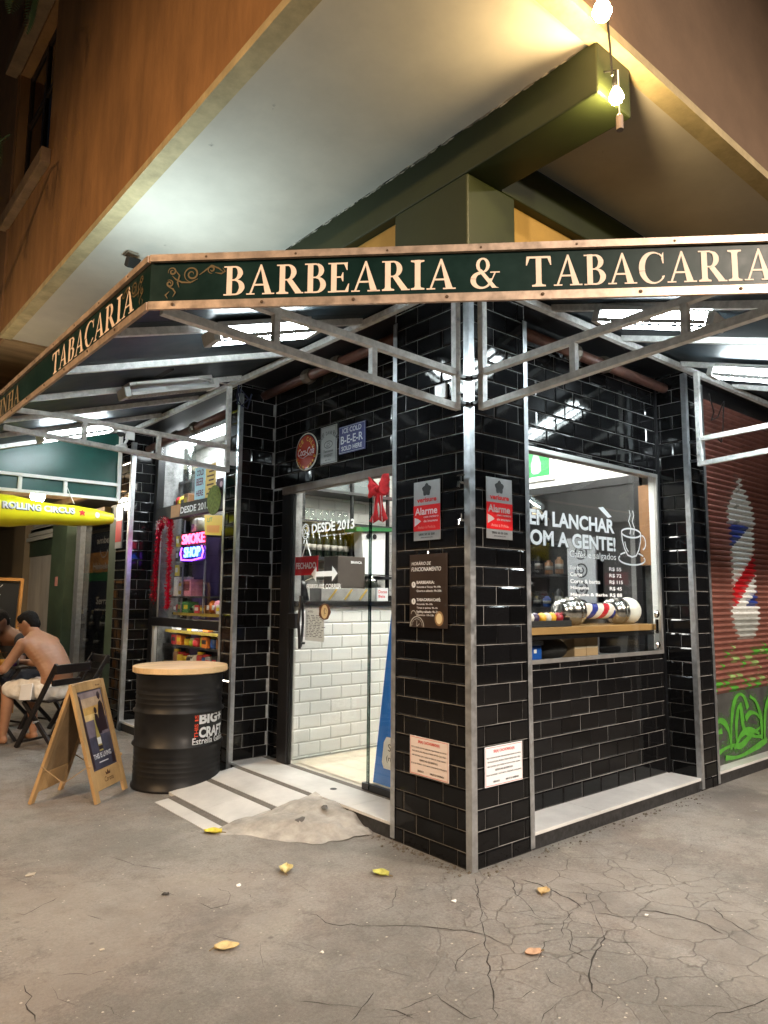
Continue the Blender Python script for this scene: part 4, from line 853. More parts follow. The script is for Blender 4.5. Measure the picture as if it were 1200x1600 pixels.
for a in range(15, 180, 30): ribbon(mb, [(.065+.04*cos(radians(a)), .04*sin(radians(a))), (.065+.046*cos(radians(a)), .046*sin(radians(a)))], .002, PH(0, .004)+NL*.0004, UL, VZ)
mb.out('alarm_clock_drawing', mat('pale_grey_line', (.42, .41, .38), .5), hr, fix=False)
O = PH(.25, .055); MB().poly([O+UL*p[0]+VZ*p[1] for p in arc(0, 0, .036, 0, 345, 23, .042)]).out('badge', mat('bronze_print', (.25, .15, .07), .5), hr, fix=False)
MB().poly([O+NL*.0004+UL*p[0]+VZ*p[1] for p in arc(0, 0, .024, 0, 345, 23, .030)]).out('badge_centre', mat('cream_print', (.62, .50, .28), .5), hr, fix=False)
MB().tube([(-.012, .325, 1.675), (-.008, .325, 1.69)], .006, 6).out('nail', CHROME, hr)
DOG = ['PEÇO O FAVOR QUE NÃO URINE EM NOSSAS PAREDES OU PORTAS.', 'TRATA-SE DE LOCAL PRIVADO E TENHO CERTEZA QUE O SR(A)', 'NÃO GOSTARIA QUE O FIZESSE NA PORTA DE VOSSA CASINHA.', 'RESPEITE PARA SER RESPEITADO.', 'SE LEU NA INTERNET, VOCÊ É MUITO CONSCIENTE E INTELIGENTE.']
def dog(pl, c, hw, z0, z1, label, m):
    U, N = PL[pl]; P = (lambda u, z, d=0: Vector((-d-.008, c-u, z))) if pl == 'L' else (lambda u, z, d=0: Vector((c+u, -d-.008, z)))
    t = thing('notice_board', label, 'sign', P(0, (z0+z1)/2)); H = z1-z0
    MB().slab([P(-hw, z0), P(hw, z0), P(hw, z1), P(-hw, z1)], N*.005).out('board', m, t, bevel=.001)
    mb = MB(); e = .006; ribbon(mb, [(-hw+e, z0+e), (-hw+e, z1-e), (hw-e, z1-e), (hw-e, z0+e), (-hw+e, z0+e)], .0025, P(0, 0, .0058), U, VZ); text(mb, 'SR(A) CACHORRO(A)', P(.0, z0+H*.815, .0058), U, VZ, hw*1.12, H*.095, bold=.03, align='C'); mb.out('red_lettering', mat('red_ink', (.55, .02, .02), .5), t, fix=False)
    mb = MB()
    for i, s in enumerate(DOG): text(mb, s, P(0, z0+H*(.69-.105*i), .0058), U, VZ, hw*(1.82, 1.75, 1.75, .95, 1.85)[i], H*.05, bold=.02, align='C')
    mb.out('lettering', BLACKV, t, fix=False); mb = MB(); text(mb, 'OBRIGADO!', P(-hw*.42, z0+H*.09, .0058), U, VZ, hw*.34, H*.05, align='C'); mb.out('thanks_lettering', BLACKV, t, fix=False); mb = MB(); text(mb, 'AMIGOS DA BARBEARIA', P(hw*.42, z0+H*.09, .0058), U, VZ, hw*.72, H*.05, align='C'); mb.out('lettering', BLACKV, t, fix=False)
dog('L', .315, .157, .418, .632, 'pinkish white notice board about dogs low on the left face of the corner pillar', mat('pinkish_board', (.70, .60, .55), .4)); dog('R', .248, .157, .412, .622, 'white notice board about dogs low on the right face of the corner pillar', mat('white_board', (.76, .79, .82), .4))

# ================================================================== cafe window
WVIN = mat('white_window_vinyl', (.88, .90, .91), .5)
cw = thing('cafe_window', 'large cafe window in aluminium frame with VEM LANCHAR COM A GENTE lettering', 'window', (1.5, .27, 1.7))
FR = mat('aluminium_frame', (.55, .54, .52), .35, .8, var=.15)
for a, b in (((.5, .238, 1.004), (2.475, .262, 1.03)), ((.5, .238, 2.40), (2.475, .262, 2.427)), ((2.445, .2385, 1.03), (2.474, .2615, 2.40))): MB().box(a, b).out('frame', FR, cw)
MB().box((.5, .247, 1.03), (2.445, .253, 2.40)).out('pane', GLASS, cw)
YV = .2462
mb = MB(); text(mb, 'VEM LANCHAR', (.715, YV, 1.905), UR, VZ, 1.115, .105, bold=.035); text(mb, 'COM A GENTE!', (.72, YV, 1.772), UR, VZ, 1.12, .105, bold=.035); mb.out('lettering', WVIN, cw, fix=False)
mb = MB(); text(mb, 'VEM LANCHAR', (.713, YV+.0006, 1.901), UR, VZ, 1.121, .113, bold=.06); text(mb, 'COM A GENTE!', (.718, YV+.0006, 1.768), UR, VZ, 1.126, .113, bold=.06); mb.out('letter_shadow', BLACKV, cw, fix=False)
mb = MB(); text(mb, 'Cafés e salgados', (1.265, YV, 1.695), UR, VZ, .575, .062, bold=.0)
for i, (a, b, wd_) in enumerate((('Barba', 'R$ 55', .14), ('Corte', 'R$ 72', .14), ('Corte & barba', 'R$ 115', .36), ('Máquina', 'R$ 45', .22), ('Máquina & Barba', 'R$ 88', .45))):
    z = 1.625-.0475*i; text(mb, a, (1.265, YV, z), UR, VZ, wd_, .029, bold=.02); text(mb, b, (1.745, YV, z), UR, VZ, .175 if len(b) > 5 else .16, .030, bold=.02)
mb.out('price_list', WVIN, cw, fix=False)
mb = MB(); O = Vector((2.06, YV, 1.725)); nn = NR
ribbon(mb, arc(.0, .20, .135, 0, 360, 30, .034), .013, O, UR, VZ); ribbon(mb, [(-.135, .20), (-.128, .14), (-.10, .075), (-.06, .03), (0, .018), (.06, .03), (.10, .075), (.128, .14), (.135, .20)], .013, O+nn*.0003, UR, VZ)
ribbon(mb, arc(.15, .135, .052, -80, 95, 14, .055), .012, O+nn*.0005, UR, VZ); ribbon(mb, arc(0, .0, .185, -205, 25, 26, .042), .012, O+nn*.0007, UR, VZ); ribbon(mb, arc(0, .004, .185, 30, 60, 8, .05), .011, O+nn*.0007, UR, VZ); ribbon(mb, arc(0, .004, .185, 120, 150, 8, .05), .011, O+nn*.0007, UR, VZ)
ribbon(mb, [(-.095, .13), (-.08, .085), (-.05, .055)], .010, O+nn*.0009, UR, VZ)
for dx in (-.02, .03): ribbon(mb, [(dx, .19+.0), (dx+.018, .24), (dx-.012, .29), (dx+.012, .34), (dx, .375)], .010, O+nn*.0009, UR, VZ)
mb.out('cup_drawing', WVIN, cw, fix=False)
mb = MB(); mb.poly([(1.625, YV+.0003, 2.085), (1.69, YV+.0003, 2.095), (1.80, YV+.0003, 2.03), (1.75, YV+.0003, 2.018)]); mb.out('roof_mark', WVIN, cw, fix=False)
for z, r in ((1.31, .03), (1.07, .028)): MB().lathe((2.38, .2465, z), [(r, 0), (r, .012), (r*.6, .02), (0, .02)], 16, (1,0,0), (0,0,1), (0,-1,0)).out('lock', CHROME, cw)
MB().box((2.36, .236, 1.16), (2.40, .2465, 1.27)).out('lock_plate', CHROME, cw, bevel=.006)

# ================================================================== red roller shutter
rs = thing('roller_shutter', 'red brown corrugated roller shutter painted with a barber pole and green graffiti', 'shutter', (4.2, .12, 0))
YS = .10
def shutter_mat():
    m = bpy.data.materials.new('painted_red_slats'); m.use_nodes = True; n = m.node_tree.nodes; l = m.node_tree.links; b = n['Principled BSDF']
    b.inputs['Roughness'].default_value = .42
    tc = n.new('ShaderNodeTexCoord'); nz = n.new('ShaderNodeTexNoise'); nz.inputs['Scale'].default_value = 14; nz.inputs['Detail'].default_value = 6; l.new(tc.outputs['Object'], nz.inputs[0])
    r = n.new('ShaderNodeMapRange'); r.inputs[1].default_value = .3; r.inputs[2].default_value = .7; r.inputs[3].default_value = .75; r.inputs[4].default_value = 1.2; l.new(nz.outputs[0], r.inputs[0])
    s = n.new('ShaderNodeVectorMath'); s.operation = 'SCALE'; s.inputs[0].default_value = (.24, .10, .078); l.new(r.outputs[0], s.inputs['Scale']); l.new(s.outputs[0], b.inputs['Base Color']); return m
RS = shutter_mat(); ZS0, SP, NS = .66, .0475, 52
prof = [(0, 0), (-.001, .014), (-.010, .017), (-.022, .024), (-.025, .032), (-.018, .041), (0, .047)]
def slat_mesh(x0, x1, m, lift=0):
    v = []; f = []
    for x in (x0, x1):
        for d, z in prof: v.append((x, d-lift, z))
    k = len(prof)
    for i in range(k-1): f.append((i, k+i, k+i+1, i+1))
    v += [(x0, .004, 0), (x1, .004, 0), (x1, .004, .047), (x0, .004, .047)]; b = 2*k
    f += [(b, b+3, b+2, b+1), (0, b, b+1, k), (k-1, 2*k-1, b+2, b+3)]
    me = bpy.data.meshes.new('slat'); me.from_pydata(v, [], f); me.materials.append(m); me.polygons.foreach_set('use_smooth', [i < k-1 for i in range(len(f))]); return me
sm_ = slat_mesh(-1.5, 2.3, RS)
for i in range(NS):
    inst(sm_, 'slat', rs, Matrix.Translation(Vector((4.3, YS, ZS0+SP*i))-W[rs.name]))
# painted barber pole: thin coats of paint lying on the slats
def paint(x0, x1, i, m, lift): inst(slat_mesh(x0, x1, m, lift), 'painted_patch', rs, Matrix.Translation(Vector((0, YS, ZS0+SP*i))-W[rs.name]))
PW = mat('white_shutter_paint', (.70, .72, .70), .45, var=.15, vscale=25); PB = mat('blue_shutter_paint', (.02, .045, .24), .45, var=.2); PR = mat('red_shutter_paint', (.50, .012, .018), .45, var=.2); PG = mat('grey_shutter_paint', (.40, .42, .40), .45, var=.2)
xc = 3.61
i_of = lambda z: int(round((z-ZS0)/SP))
for i in range(i_of(2.46), i_of(1.02), -1):
    z = ZS0+SP*(i+.5)
    if z > 2.40: hw = .035
    elif z > 2.14: hw = .07+.19*min(1, (2.44-z)/.22)
    elif z > 2.07: hw = .27
    elif z > 1.36: hw = .225
    elif z > 1.27: hw = .27
    else: hw = .08+.18*max(0, min(1, (z-1.02)/.2))
    jx = random.uniform(-.008, .008)
    if 1.36 < z <= 2.07:
        a, b = xc-hw, xc+hw; cuts = [a]; t = (2.07-z)/.71            # diagonal stripes
        def at(k): return a + (b-a)*max(0, min(1, k))
        blue1 = at(.75-t*2.6*1.0); w1 = at(1.75-t*2.5); red_hi = at(2.35-t*2.5); red_lo = at(1.45-t*2.2); bl2 = at(3.1-t*2.6)
        edges = sorted([a, at(.8-2.9*t), at(1.75-2.3*t), at(2.35-2.3*t), at(3.2-2.75*t) if t > .62 else b, b])
        mats_ = [PB, PW, PR, PW, PB]
        for (p, q, mm) in zip(edges, edges[1:], mats_):
            if q-p > .012: paint(p+jx, q+jx, i, mm, .0012)
    else: paint(xc-hw+jx, xc+hw+jx, i, PW if z > 1.3 else PG, .0012)
    if z > 2.10 and hw > .1 and i % 3 == 0: paint(xc-hw*.5, xc-hw*.2, i, PG, .002)
GRF = mat('green_spray_paint', (.07, .30, .03), .5, var=.25, vscale=12); GRL = mat('pale_green_spray', (.24, .36, .12), .55, var=.2)
for i in range(i_of(.68), i_of(1.04)):
    x = 2.83
    while x < 5.2:
        w_ = random.uniform(.02, .14)
        if random.random() < .50*(1-(ZS0+SP*i-.66)/.5): paint(x, x+w_, i, random.choice([GRL, GRF, GRL]), .0014)
        x += w_+random.uniform(.01, .12)
bp_ = MB().box((2.79, YS-.004, ZS), (6.5, YS+.02, ZS0-.002)).out('bottom_plate', mat('dark_grey_plate', (.055, .058, .056), .5, var=.45, vscale=4), rs)
mb = MB(); O = Vector((2.80, YS-.0045, ZS)); e = 0
G = [[(.05, .02), (.2, .10), (.42, .13), (.6, .11), (.8, .17), (1.0, .22)], [(.08, .20), (.14, .30), (.24, .35), (.34, .31), (.40, .22), (.42, .10)], [(.06, .19), (.18, .25), (.27, .27)],
     [(.42, .12), (.44, .30), (.50, .46), (.60, .53), (.70, .50), (.76, .40)], [(.52, .12), (.53, .30), (.58, .42), (.64, .42), (.66, .30)], [(.62, .46), (.66, .25), (.80, .17), (1.0, .14)], [(.70, .32), (.80, .36), (.92, .34), (1.02, .28)],
     [(.03, .50), (.08, .42), (.12, .34)], [(.30, .05), (.55, .03), (.85, .06), (1.1, .10)], [(.80, .50), (.92, .44), (1.0, .30), (1.0, .12)], [(.46, .10), (.6, .20), (.78, .22), (.95, .17)], [(1.05, .1), (1.1, .35), (1.25, .5), (1.4, .4), (1.45, .15)], [(1.2, .1), (1.5, .25), (1.8, .3)]]
def smooth_pts(p, k=6):
    o = []
    for i in range(len(p)-1):
        p0, p1, p2_, p3 = p[max(i-1, 0)], p[i], p[i+1], p[min(i+2, len(p)-1)]
        for j in range(k):
            t = j/k; o.append(tuple(.5*((2*p1[c])+(-p0[c]+p2_[c])*t+(2*p0[c]-5*p1[c]+4*p2_[c]-p3[c])*t*t+(-p0[c]+3*p1[c]-3*p2_[c]+p3[c])*t**3) for c in (0, 1)))
    o.append(p[-1]); return o
for q in G:
    e += 1; pts = smooth_pts(q); ribbon(mb, pts, [.030*(.55+.7*random.random()**.5) if 0 else .040+.016*sin(i*.35+e) for i in range(len(pts))], O+NR*(.0008*e), UR, VZ, NR)
mb.out('graffiti', GRF, bp_, fix=False)
OVS = mat('green_overspray', (.06, .22, .03), .7); n_ = OVS.node_tree.nodes; l_ = OVS.node_tree.links; tr_ = n_.new('ShaderNodeBsdfTransparent'); mx_ = n_.new('ShaderNodeMixShader'); nz_ = n_.new('ShaderNodeTexNoise'); nz_.inputs['Scale'].default_value = 40; mr_ = n_.new('ShaderNodeMapRange')
mr_.inputs[1].default_value = .42; mr_.inputs[2].default_value = .75; mr_.inputs[3].default_value = .0; mr_.inputs[4].default_value = .7; l_.new(nz_.outputs[0], mr_.inputs[0]); l_.new(mr_.outputs[0], mx_.inputs[0]); l_.new(tr_.outputs[0], mx_.inputs[1]); l_.new(n_['Principled BSDF'].outputs[0], mx_.inputs[2]); l_.new(mx_.outputs[0], n_['Material Output'].inputs[0])
mb = MB(); e = 0
for q in G: e += 1; ribbon(mb, smooth_pts(q), .12, O+NR*(-.0002+.00006*e), UR, VZ, NR*.05)
mb.out('overspray', OVS, bp_, fix=False)
MB().box((2.785, .06, ZS), (2.80, YS+.03, ZT)).out('guide_rail', STEEL, rs); MB().box((2.79, .09, ZS0+SP*NS), (6.6, .12, ZT)).out('shutter_box', BLACKM, rs)

# ================================================================== shop interior
WALLW = mat('white_interior_paint', (.78, .79, .78), .6, var=.03); DARKW = mat('charcoal_interior_paint', (.035, .035, .037), .7, var=.2)
ir = thing('shop_interior', 'white tiled interior of the shop seen through the glass', 'room', (2, 2.5, ZS))
struct_floor = MB().box((.363, .40, 0), (2.6, 6, ZS-.004)).out('floor', mat('beige_floor_tile', (.56, .51, .43), .35, var=.08, vscale=3), ir)
MB().poly([(.40, 1.30, ZS+.002), (.42, 2.34, ZS+.002), (1.9, 2.32, ZS+.002), (2.2, 1.0, ZS+.002), (.62, .98, ZS+.002)]).out('dust_sheet', DUSTY, ir)
MB().box((.362, .40, 3.20), (2.56, 3.62, 3.24)).out('ceiling', WALLW, ir); MB().box((.362, 3.66, 3.255), (1.02, 6, 3.30)).out('ceiling', WALLW, ir)
MB().box((.60, 3.62, ZS), (2.56, 3.655, 3.2)).out('back_wall', WGROUT, ir); tiles(ir, 'R', 3.62, .6, 2.55, 1.40, 3.19, zb=.1, mt=WTILE, name='white_tile', ph=.1)
MB().box((1.0, 3.66, ZS), (1.03, 6.0, 3.25)).out('smoke_shop_wall', WGROUT, ir); tiles(ir, 'L', .998, 4.2, 5.99, 2.30, 3.25, zb=.1, mt=WTILE, name='white_tile', ph=.05)
MB().box((.60, 3.655, ZS), (.998, 3.68, 3.25)).out('side_wall', DARKW, ir); MB().box((.50, 5.75, ZS), (.998, 5.79, 3.25)).out('side_wall', WALLW, ir)
MB().box((2.561, .41, 2.47), (2.60, 3.7, 3.24)).out('upper_wall', WALLW, ir); MB().box((2.476, .262, 1.03), (2.514, .325, 3.2)).out('window_reveal', WALLW, ir)
WBR = mat('brown_wood_panel', (.25, .12, .045), .5, var=.2); MB().box((2.50, .327, 1.70), (2.545, .43, 2.36)).out('wood_panel', WBR, ir)
MB().box((.362, .40, ZS), (.50, .639, 3.2)).out('pillar_back', WALLW, ir)
# ceiling lamps of the shop
def panel(x0, y0, x1, y1, z, lab, m=PANEL):
    t = thing('ceiling_light', lab, 'light', ((x0+x1)/2, (y0+y1)/2, z), 'ceiling lights inside the shop')
    MB().box((x0, y0, z-.03), (x1, y1, z)).out('frame', HOUSE, t); MB().box((x0+.03, y0+.03, z-.034), (x1-.03, y1-.03, z-.031)).out('diffuser', m, t)
panel(.9, 1.3, 1.5, 1.9, 3.199, 'lit ceiling panel inside behind the glass door'); panel(1.0, 2.6, 2.2, 2.8, 3.199, 'lit ceiling panel above the bar counter')
panel(1.7, .7, 2.2, 1.2, 3.199, 'lit ceiling panel inside behind the cafe window'); panel(.45, 3.5, .80, 5.3, 3.254, 'lit ceiling panel in the smoke shop window', mat('soft_ceiling_panel', (.9, .9, .9), .4, emit=(.92, .97, 1), estr=26))
# counter
ct = thing('bar_counter', 'white tiled bar counter with black stone top inside the glass door', 'counter', (1.3, 2.6, ZS))
MB().box((.42, 2.384, ZS-.002), (2.5, 2.80, 1.345)).out('body', WGROUT, ct); MB().box((.40, 2.35, 1.345), (2.5, 2.86, 1.388)).out('top', mat('polished_black_stone', (.012, .012, .012), .15), ct, bevel=.004)
tiles(ct, 'R', 2.384, .424, 2.2, ZS, 1.343, zb=.1+.02, mt=WTILE, name='white_tile', ph=.48)
# shelf rack behind the counter
sh = thing('shelf_rack', 'black steel shelf rack behind the bar counter', 'shelf', (1.6, 3.4, 1.4))
for x in (1.08, 1.70, 2.20, 2.30): MB().box((x, 3.29, ZS), (x+.03, 3.32, 3.19)).out('post', BLACKM, sh)
SHG = mat('dark_shelf_board', (.03, .03, .032), .4)
for z, a, b in ((2.50, .8, 2.3), (2.17, .8, 2.3), (1.80, .8, 1.95), (1.62, 1.9, 2.3)): MB().box((a, 3.25, z), (b, 3.60, z+.028)).out('shelf', SHG, sh)
DG = mat('dark_bottle_glass', (.008, .013, .008), .08, coat=.4); FOILG = mat('gold_foil', (.62, .42, .10), .35, .7); FOILB = mat('black_foil', (.015, .015, .017), .3); LAB = mat('cream_label', (.30, .28, .24), .6); FOILC = mat('champagne_foil', (.66, .56, .30), .4, .5)
def bottle(x, y, z, lab, h=.30, foil=FOILG, glass_=DG, label_=LAB, group='bottles on the bar shelf', r=.038):
    t = thing('bottle', lab, 'bottle', (x, y, z), group)
    MB().lathe((x, y, z), [(r*.9, 0), (r, .01), (r, h*.55), (r*.8, h*.66), (r*.36, h*.78), (r*.34, h*.86)], 14).out('glass_body', glass_, t, smooth=True)
    MB().lathe((x, y, z), [(r*.38, h*.76), (r*.36, h*.97), (r*.42, h*.975), (r*.42, h), (0, h)], 12).out('foil', foil, t, smooth=True)
    MB().lathe((x, y, z), [(r*1.015, h*.22), (r*1.015, h*.40)], 14).out('label', label_, t, smooth=True)
ordn = ['first', 'second', 'third', 'fourth', 'fifth', 'sixth', 'seventh', 'eighth', 'ninth', 'tenth', 'eleventh', 'twelfth']
MB().box((.85, 3.585, 1.828), (1.95, 3.60, 2.169)).out('back_board', SHG, sh)
for i in range(10):
    f = [FOILG, FOILG, FOILG, FOILB, FOILG, FOILB, FOILB, FOILG, FOILC, FOILC][i]; fn = ['gold', 'gold', 'gold', 'black', 'gold', 'black', 'black', 'gold', 'champagne', 'champagne'][i]
    bottle(1.10+.082*i+(.02 if i > 4 else 0), 3.37+random.uniform(-.015, .02), 1.828, f'dark wine bottle with {fn} neck foil, {ordn[i]} from the left on the bar shelf', .33+(.02 if i > 7 else 0), f)
# box, bag and tins around the counter
bx = thing('bar_box', 'large dark brown box standing on the bar counter', 'box', (1.2, 2.72, 1.39)); MB().box((1.02, 2.60, 1.39), (1.34, 2.82, 1.80)).out('carton', mat('dark_brown_carton', (.055, .042, .034), .6, var=.1), bx, bevel=.004)
mb = MB(); text(mb, 'BRANCA', (1.17, 2.598, 1.735), UR, VZ, .13, .024, bold=.03); mb.out('lettering', PAPER, bx, fix=False)
pb = thing('paper_bag', 'tall white paper bag with two black eyes on the shelf behind the counter', 'bag', (1.85, 3.2, 1.65)); MB().slab([(1.74, 3.12, 1.66), (2.02, 3.12, 1.66), (2.04, 3.14, 2.12), (1.72, 3.14, 2.12)], (0, .14, 0)).out('bag_body', PAPER, pb)
MB().slab([(1.62, 3.10, 2.10), (2.14, 3.10, 2.13), (2.14, 3.10, 2.165), (1.62, 3.10, 2.145)], (0, .2, 0)).out('green_band', mat('deep_green_print', (.02, .12, .035), .5), pb)
for dx in (0, .085): MB().lathe((1.80+dx, 3.128, 2.06), [(.028, 0), (.028, .004), (0, .004)], 14, (1,0,0), (0,0,1), (0,-1,0)).out('eye', BLACKV, pb)
MB().box((1.74, 3.08, 1.655), (2.1, 3.25, 1.66)).out('ledge', SHG, sh)
jr = thing('glass_jar', 'lidded glass jar with pale sweets on the bar counter', 'jar', (1.31, 2.60, 1.39)); JG = glass('jar_glass', (.85, .9, .88), 1.5)
MB().lathe((1.38, 2.55, 1.39), [(.05, 0), (.066, .02), (.07, .12), (.05, .17), (.052, .18)], 16).out('jar_body', JG, jr, smooth=True); MB().lathe((1.38, 2.55, 1.395), [(.045, 0), (.058, .02), (.058, .09), (0, .1)], 12).out('sweets', mat('pale_sweets', (.6, .45, .25), .7, var=.4, vscale=60), jr); MB().lathe((1.38, 2.55, 1.57), [(.055, 0), (.055, .015), (.02, .03), (.015, .05), (0, .05)], 14).out('lid', CHROME, jr, smooth=True)
gb = thing('glass_display_case', 'low glass display case on the bar counter', 'display case', (1.0, 2.5, 1.39)); MB().box((.70, 2.40, 1.39), (1.30, 2.58, 1.50)).out('case', mat('mirrored_case', (.42, .41, .38), .22, .4, var=.2), gb, bevel=.003)
for i in range(3): MB().bar((.78+.17*i, 2.396, 1.40), (.86+.17*i, 2.396, 1.49), .012).out('gold_streak', FOILG, gb)
tb = thing('tip_box', 'small white box with red print at the right end of the bar counter', 'box', (1.33, 2.42, 1.39)); MB().box((1.31, 2.38, 1.39), (1.44, 2.46, 1.51)).out('carton', PAPER, tb); mb = MB(); text(mb, 'Doces', (1.325, 2.379, 1.46), UR, VZ, .10, .03); text(mb, 'Bala', (1.325, 2.379, 1.42), UR, VZ, .08, .025); mb.out('lettering', REDP, tb, fix=False)
cam_ = thing('coffee_grinder', 'small dark coffee grinder at the left end of the bar counter', 'grinder', (.55, 2.5, 1.39)); MB().lathe((.56, 2.50, 1.39), [(.07, 0), (.06, .05), (.05, .10), (.055, .14), (.03, .17), (0, .17)], 14).out('body', BLACKM, cam_, smooth=True); MB().tube([(.56, 2.5, 1.55), (.66, 2.46, 1.60), (.66, 2.46, 1.63)], .008, 6).out('crank', CHROME, cam_)
tr2 = thing('yellow_packet', 'black and yellow packet lying on the counter end beside the fixed glass', 'packet', (1.55, 2.42, 1.39)); MB().box((1.48, 2.38, 1.39), (1.60, 2.46, 1.44)).out('packet', MATBLK, tr2, bevel=.006); MB().ball((1.51, 2.375, 1.43), (.03, .02, .02)).out('yellow_seal', mat('yellow_print', (.65, .45, .02), .5), tr2)
gl = thing('glass_rack', 'row of upturned drinking glasses on the middle bar shelf', 'glasses', (1.5, 3.4, 2.2))
for i in range(7): MB().lathe((1.16+.085*i, 3.36, 2.199), [(.036, 0), (.032, .12), (0, .12)], 12).out('glass', JG, gl, smooth=True)
ra = thing('acrylic_panel', 'green edged acrylic panel leaning on the top bar shelf', 'panel', (1.7, 3.35, 2.55)); MB().box((1.10, 3.34, 2.53), (2.0, 3.35, 2.70)).out('sheet', mat('smoky_acrylic', (.12, .14, .14), .1), ra)
# blue ice cream board inside the fixed pane
ic = thing('ice_cream_board', 'bright blue ice cream standing board behind the fixed glass pane', 'sign', (.55, 1.1, ZS)); BLU = mat('bright_blue_board', (.015, .16, .62), .35)
BO = Vector((.50, 1.43, ZS)); ib = lambda u, z, d=0: BO + Vector((-d, -u, z))
MB().slab([ib(0, 0), ib(.62, 0), ib(.62, 1.30), ib(.205, 1.30)], (.03, 0, 0)).out('board', BLU, ic)
MB().poly([ib(.40+p[0], .60+p[1], .003) for p in arc(0, 0, .19, 0, 340, 17, .15)]).out('pink_scoop', mat('pink_print', (.62, .12, .20), .5), ic, fix=False)
MB().poly([ib(.26, .54, .005), ib(.6, .54, .005), ib(.50, .32, .005), ib(.33, .32, .005)]).out('white_cup', PAPER, ic, fix=False)
MB().poly([ib(.12+p[0], .12+p[1], .003) for p in [(0, 0), (.4, 0), (.4, .22), (.03, .22), (.0, .18), (-.02, .04)]]).out('speech_bubble', PAPER, ic, fix=False)
mb = MB(); text(mb, 'Sorvete', ib(.17, .245, .005), UL, VZ, .24, .05, bold=0); text(mb, '(no pote)', ib(.15, .165, .005), UL, VZ, .26, .05, bold=0); mb.out('lettering', BLACKV, ic, fix=False)

# ---------------- things behind the cafe window
lg = thing('window_ledge', 'varnished wooden ledge running behind the cafe window', 'shelf', (1.5, .45, 1.2)); MB().box((.51, .275, 1.185), (2.44, .60, 1.232)).out('board', mat('ledge_oak', (.34, .20, .075), .4, var=.25, vscale=8, stretch=(.3, 2, 1)), lg, bevel=.003); MB().box((.51, .30, 1.15), (2.44, .34, 1.184)).out('support', BLACKM, lg)
lb = thing('storage_bench', 'dark low storage shelf below the wooden window ledge', 'shelf', (1.5, .6, .9)); MB().box((.51, .402, .93), (2.44, .95, .975)).out('board', DARKW, lb); MB().box((.51, .93, ZS), (2.44, .95, .929)).out('panel', DARKW, lb)
PCH = mat('worn_chrome', (.46, .45, .43), .2, 1.0, rvar=.05)
bp = thing('barber_pole', 'striped red white blue barber pole with chrome ends lying on the window ledge', 'barber pole', (1.9, .42, 1.335)); YP, ZP = .43, 1.332
X3 = ((0, 1, 0), (0, 0, 1), (1, 0, 0))
MB().lathe((1.34, YP, ZP), [(.0, 0), (.045, .012), (.078, .04), (.096, .09), (.098, .15), (.104, .155), (.104, .19), (.098, .20), (.104, .205), (.104, .235), (.08, .25), (.075, .27)], 28, *X3).out('chrome_dome', PCH, bp, smooth=True)
def stripes(x0, x1, r, n=40, k=60):
    me = bpy.data.meshes.new('striped_tube'); v = []; f = []; mi = []
    for i in range(k+1):
        x = x0+(x1-x0)*i/k
        for j in range(n): a = 2*pi*j/n; v.append((x-W[bp.name].x, YP+r*cos(a)-W[bp.name].y, ZP+r*sin(a)-W[bp.name].z))
    for i in range(k):
        for j in range(n):
            f.append((i*n+j, i*n+(j+1) % n, (i+1)*n+(j+1) % n, (i+1)*n+j)); q = ((i/k*(x1-x0))/.30 + j/n) % 1.0
            mi.append(0 if q < .25 else 1 if q < .5 else 0 if q < .75 else 2)
    me.from_pydata(v, [], f); 
    for m_ in (mat('white_enamel', (.66, .62, .55), .18), mat('red_stripe', (.42, .02, .03), .25), mat('blue_stripe', (.03, .04, .22), .25)): me.materials.append(m_)
    me.polygons.foreach_set('material_index', mi); me.polygons.foreach_set('use_smooth', [True]*len(f)); o = bpy.data.objects.new('striped_tube', me); col.objects.link(o); o.parent = bp
stripes(1.61, 2.02, .060)
MB().lathe((2.01, YP, ZP), [(.07, 0), (.085, .01), (.098, .03), (.098, .06), (.104, .065), (.104, .10), (.098, .105), (.104, .11), (.104, .14), (.085, .16), (.06, .17)], 28, *X3).out('chrome_collar', PCH, bp, smooth=True)
MB().ball((2.275, YP, ZP), .106, 28, 18).out('white_globe', mat('opal_globe', (.72, .72, .66), .25), bp, smooth=True); MB().box((1.60, YP-.02, 1.234), (2.05, YP+.02, 1.275)).out('back_plate', CHROME, bp)
ty = thing('snack_tray', 'black tray of orange and white snack packets on the ledge behind the glass', 'tray', (1.1, .36, 1.234)); MB().box((.86, .29, 1.234), (1.33, .44, 1.245)).out('base', MATBLK, ty)
for a, b in (((.86, .29, 1.246), (1.33, .30, 1.275)), ((.86, .43, 1.246), (1.33, .44, 1.295)), ((.86, .301, 1.246), (.87, .429, 1.295)), ((1.32, .301, 1.246), (1.33, .429, 1.295))): MB().box(a, b).out('side', MATBLK, ty)
for i, c_ in enumerate(((.75, .35, .03), (.7, .66, .6), (.05, .03, .08), (.75, .38, .03), (.6, .55, .5), (.78, .42, .04), (.3, .02, .03))):
    MB().ball((.90+.063*i, .36+random.uniform(-.02, .02), 1.292), (.036, .042, .036), 10, 6, Matrix.Rotation(random.random()*3, 3, 'Z')).out('packet', mat(f'snack_wrap_{i}', c_, .35, bump=.3, bscale=40), ty, smooth=True)
bb = thing('blue_bin', 'small blue plastic bin with grey lid beside the pillar behind the cafe window', 'bin', (1.1, .5, .98)); MB().box((.98, .44, .976), (1.19, .62, 1.10)).out('bin_body', mat('blue_plastic', (.01, .09, .42), .35), bb, bevel=.008); MB().box((.97, .43, 1.101), (1.20, .63, 1.135)).out('lid', mat('grey_lid', (.11, .12, .13), .4), bb, bevel=.006); MB().box((1.10, .4385, 1.05), (1.13, .4395, 1.075)).out('sticker', PAPER, bb)
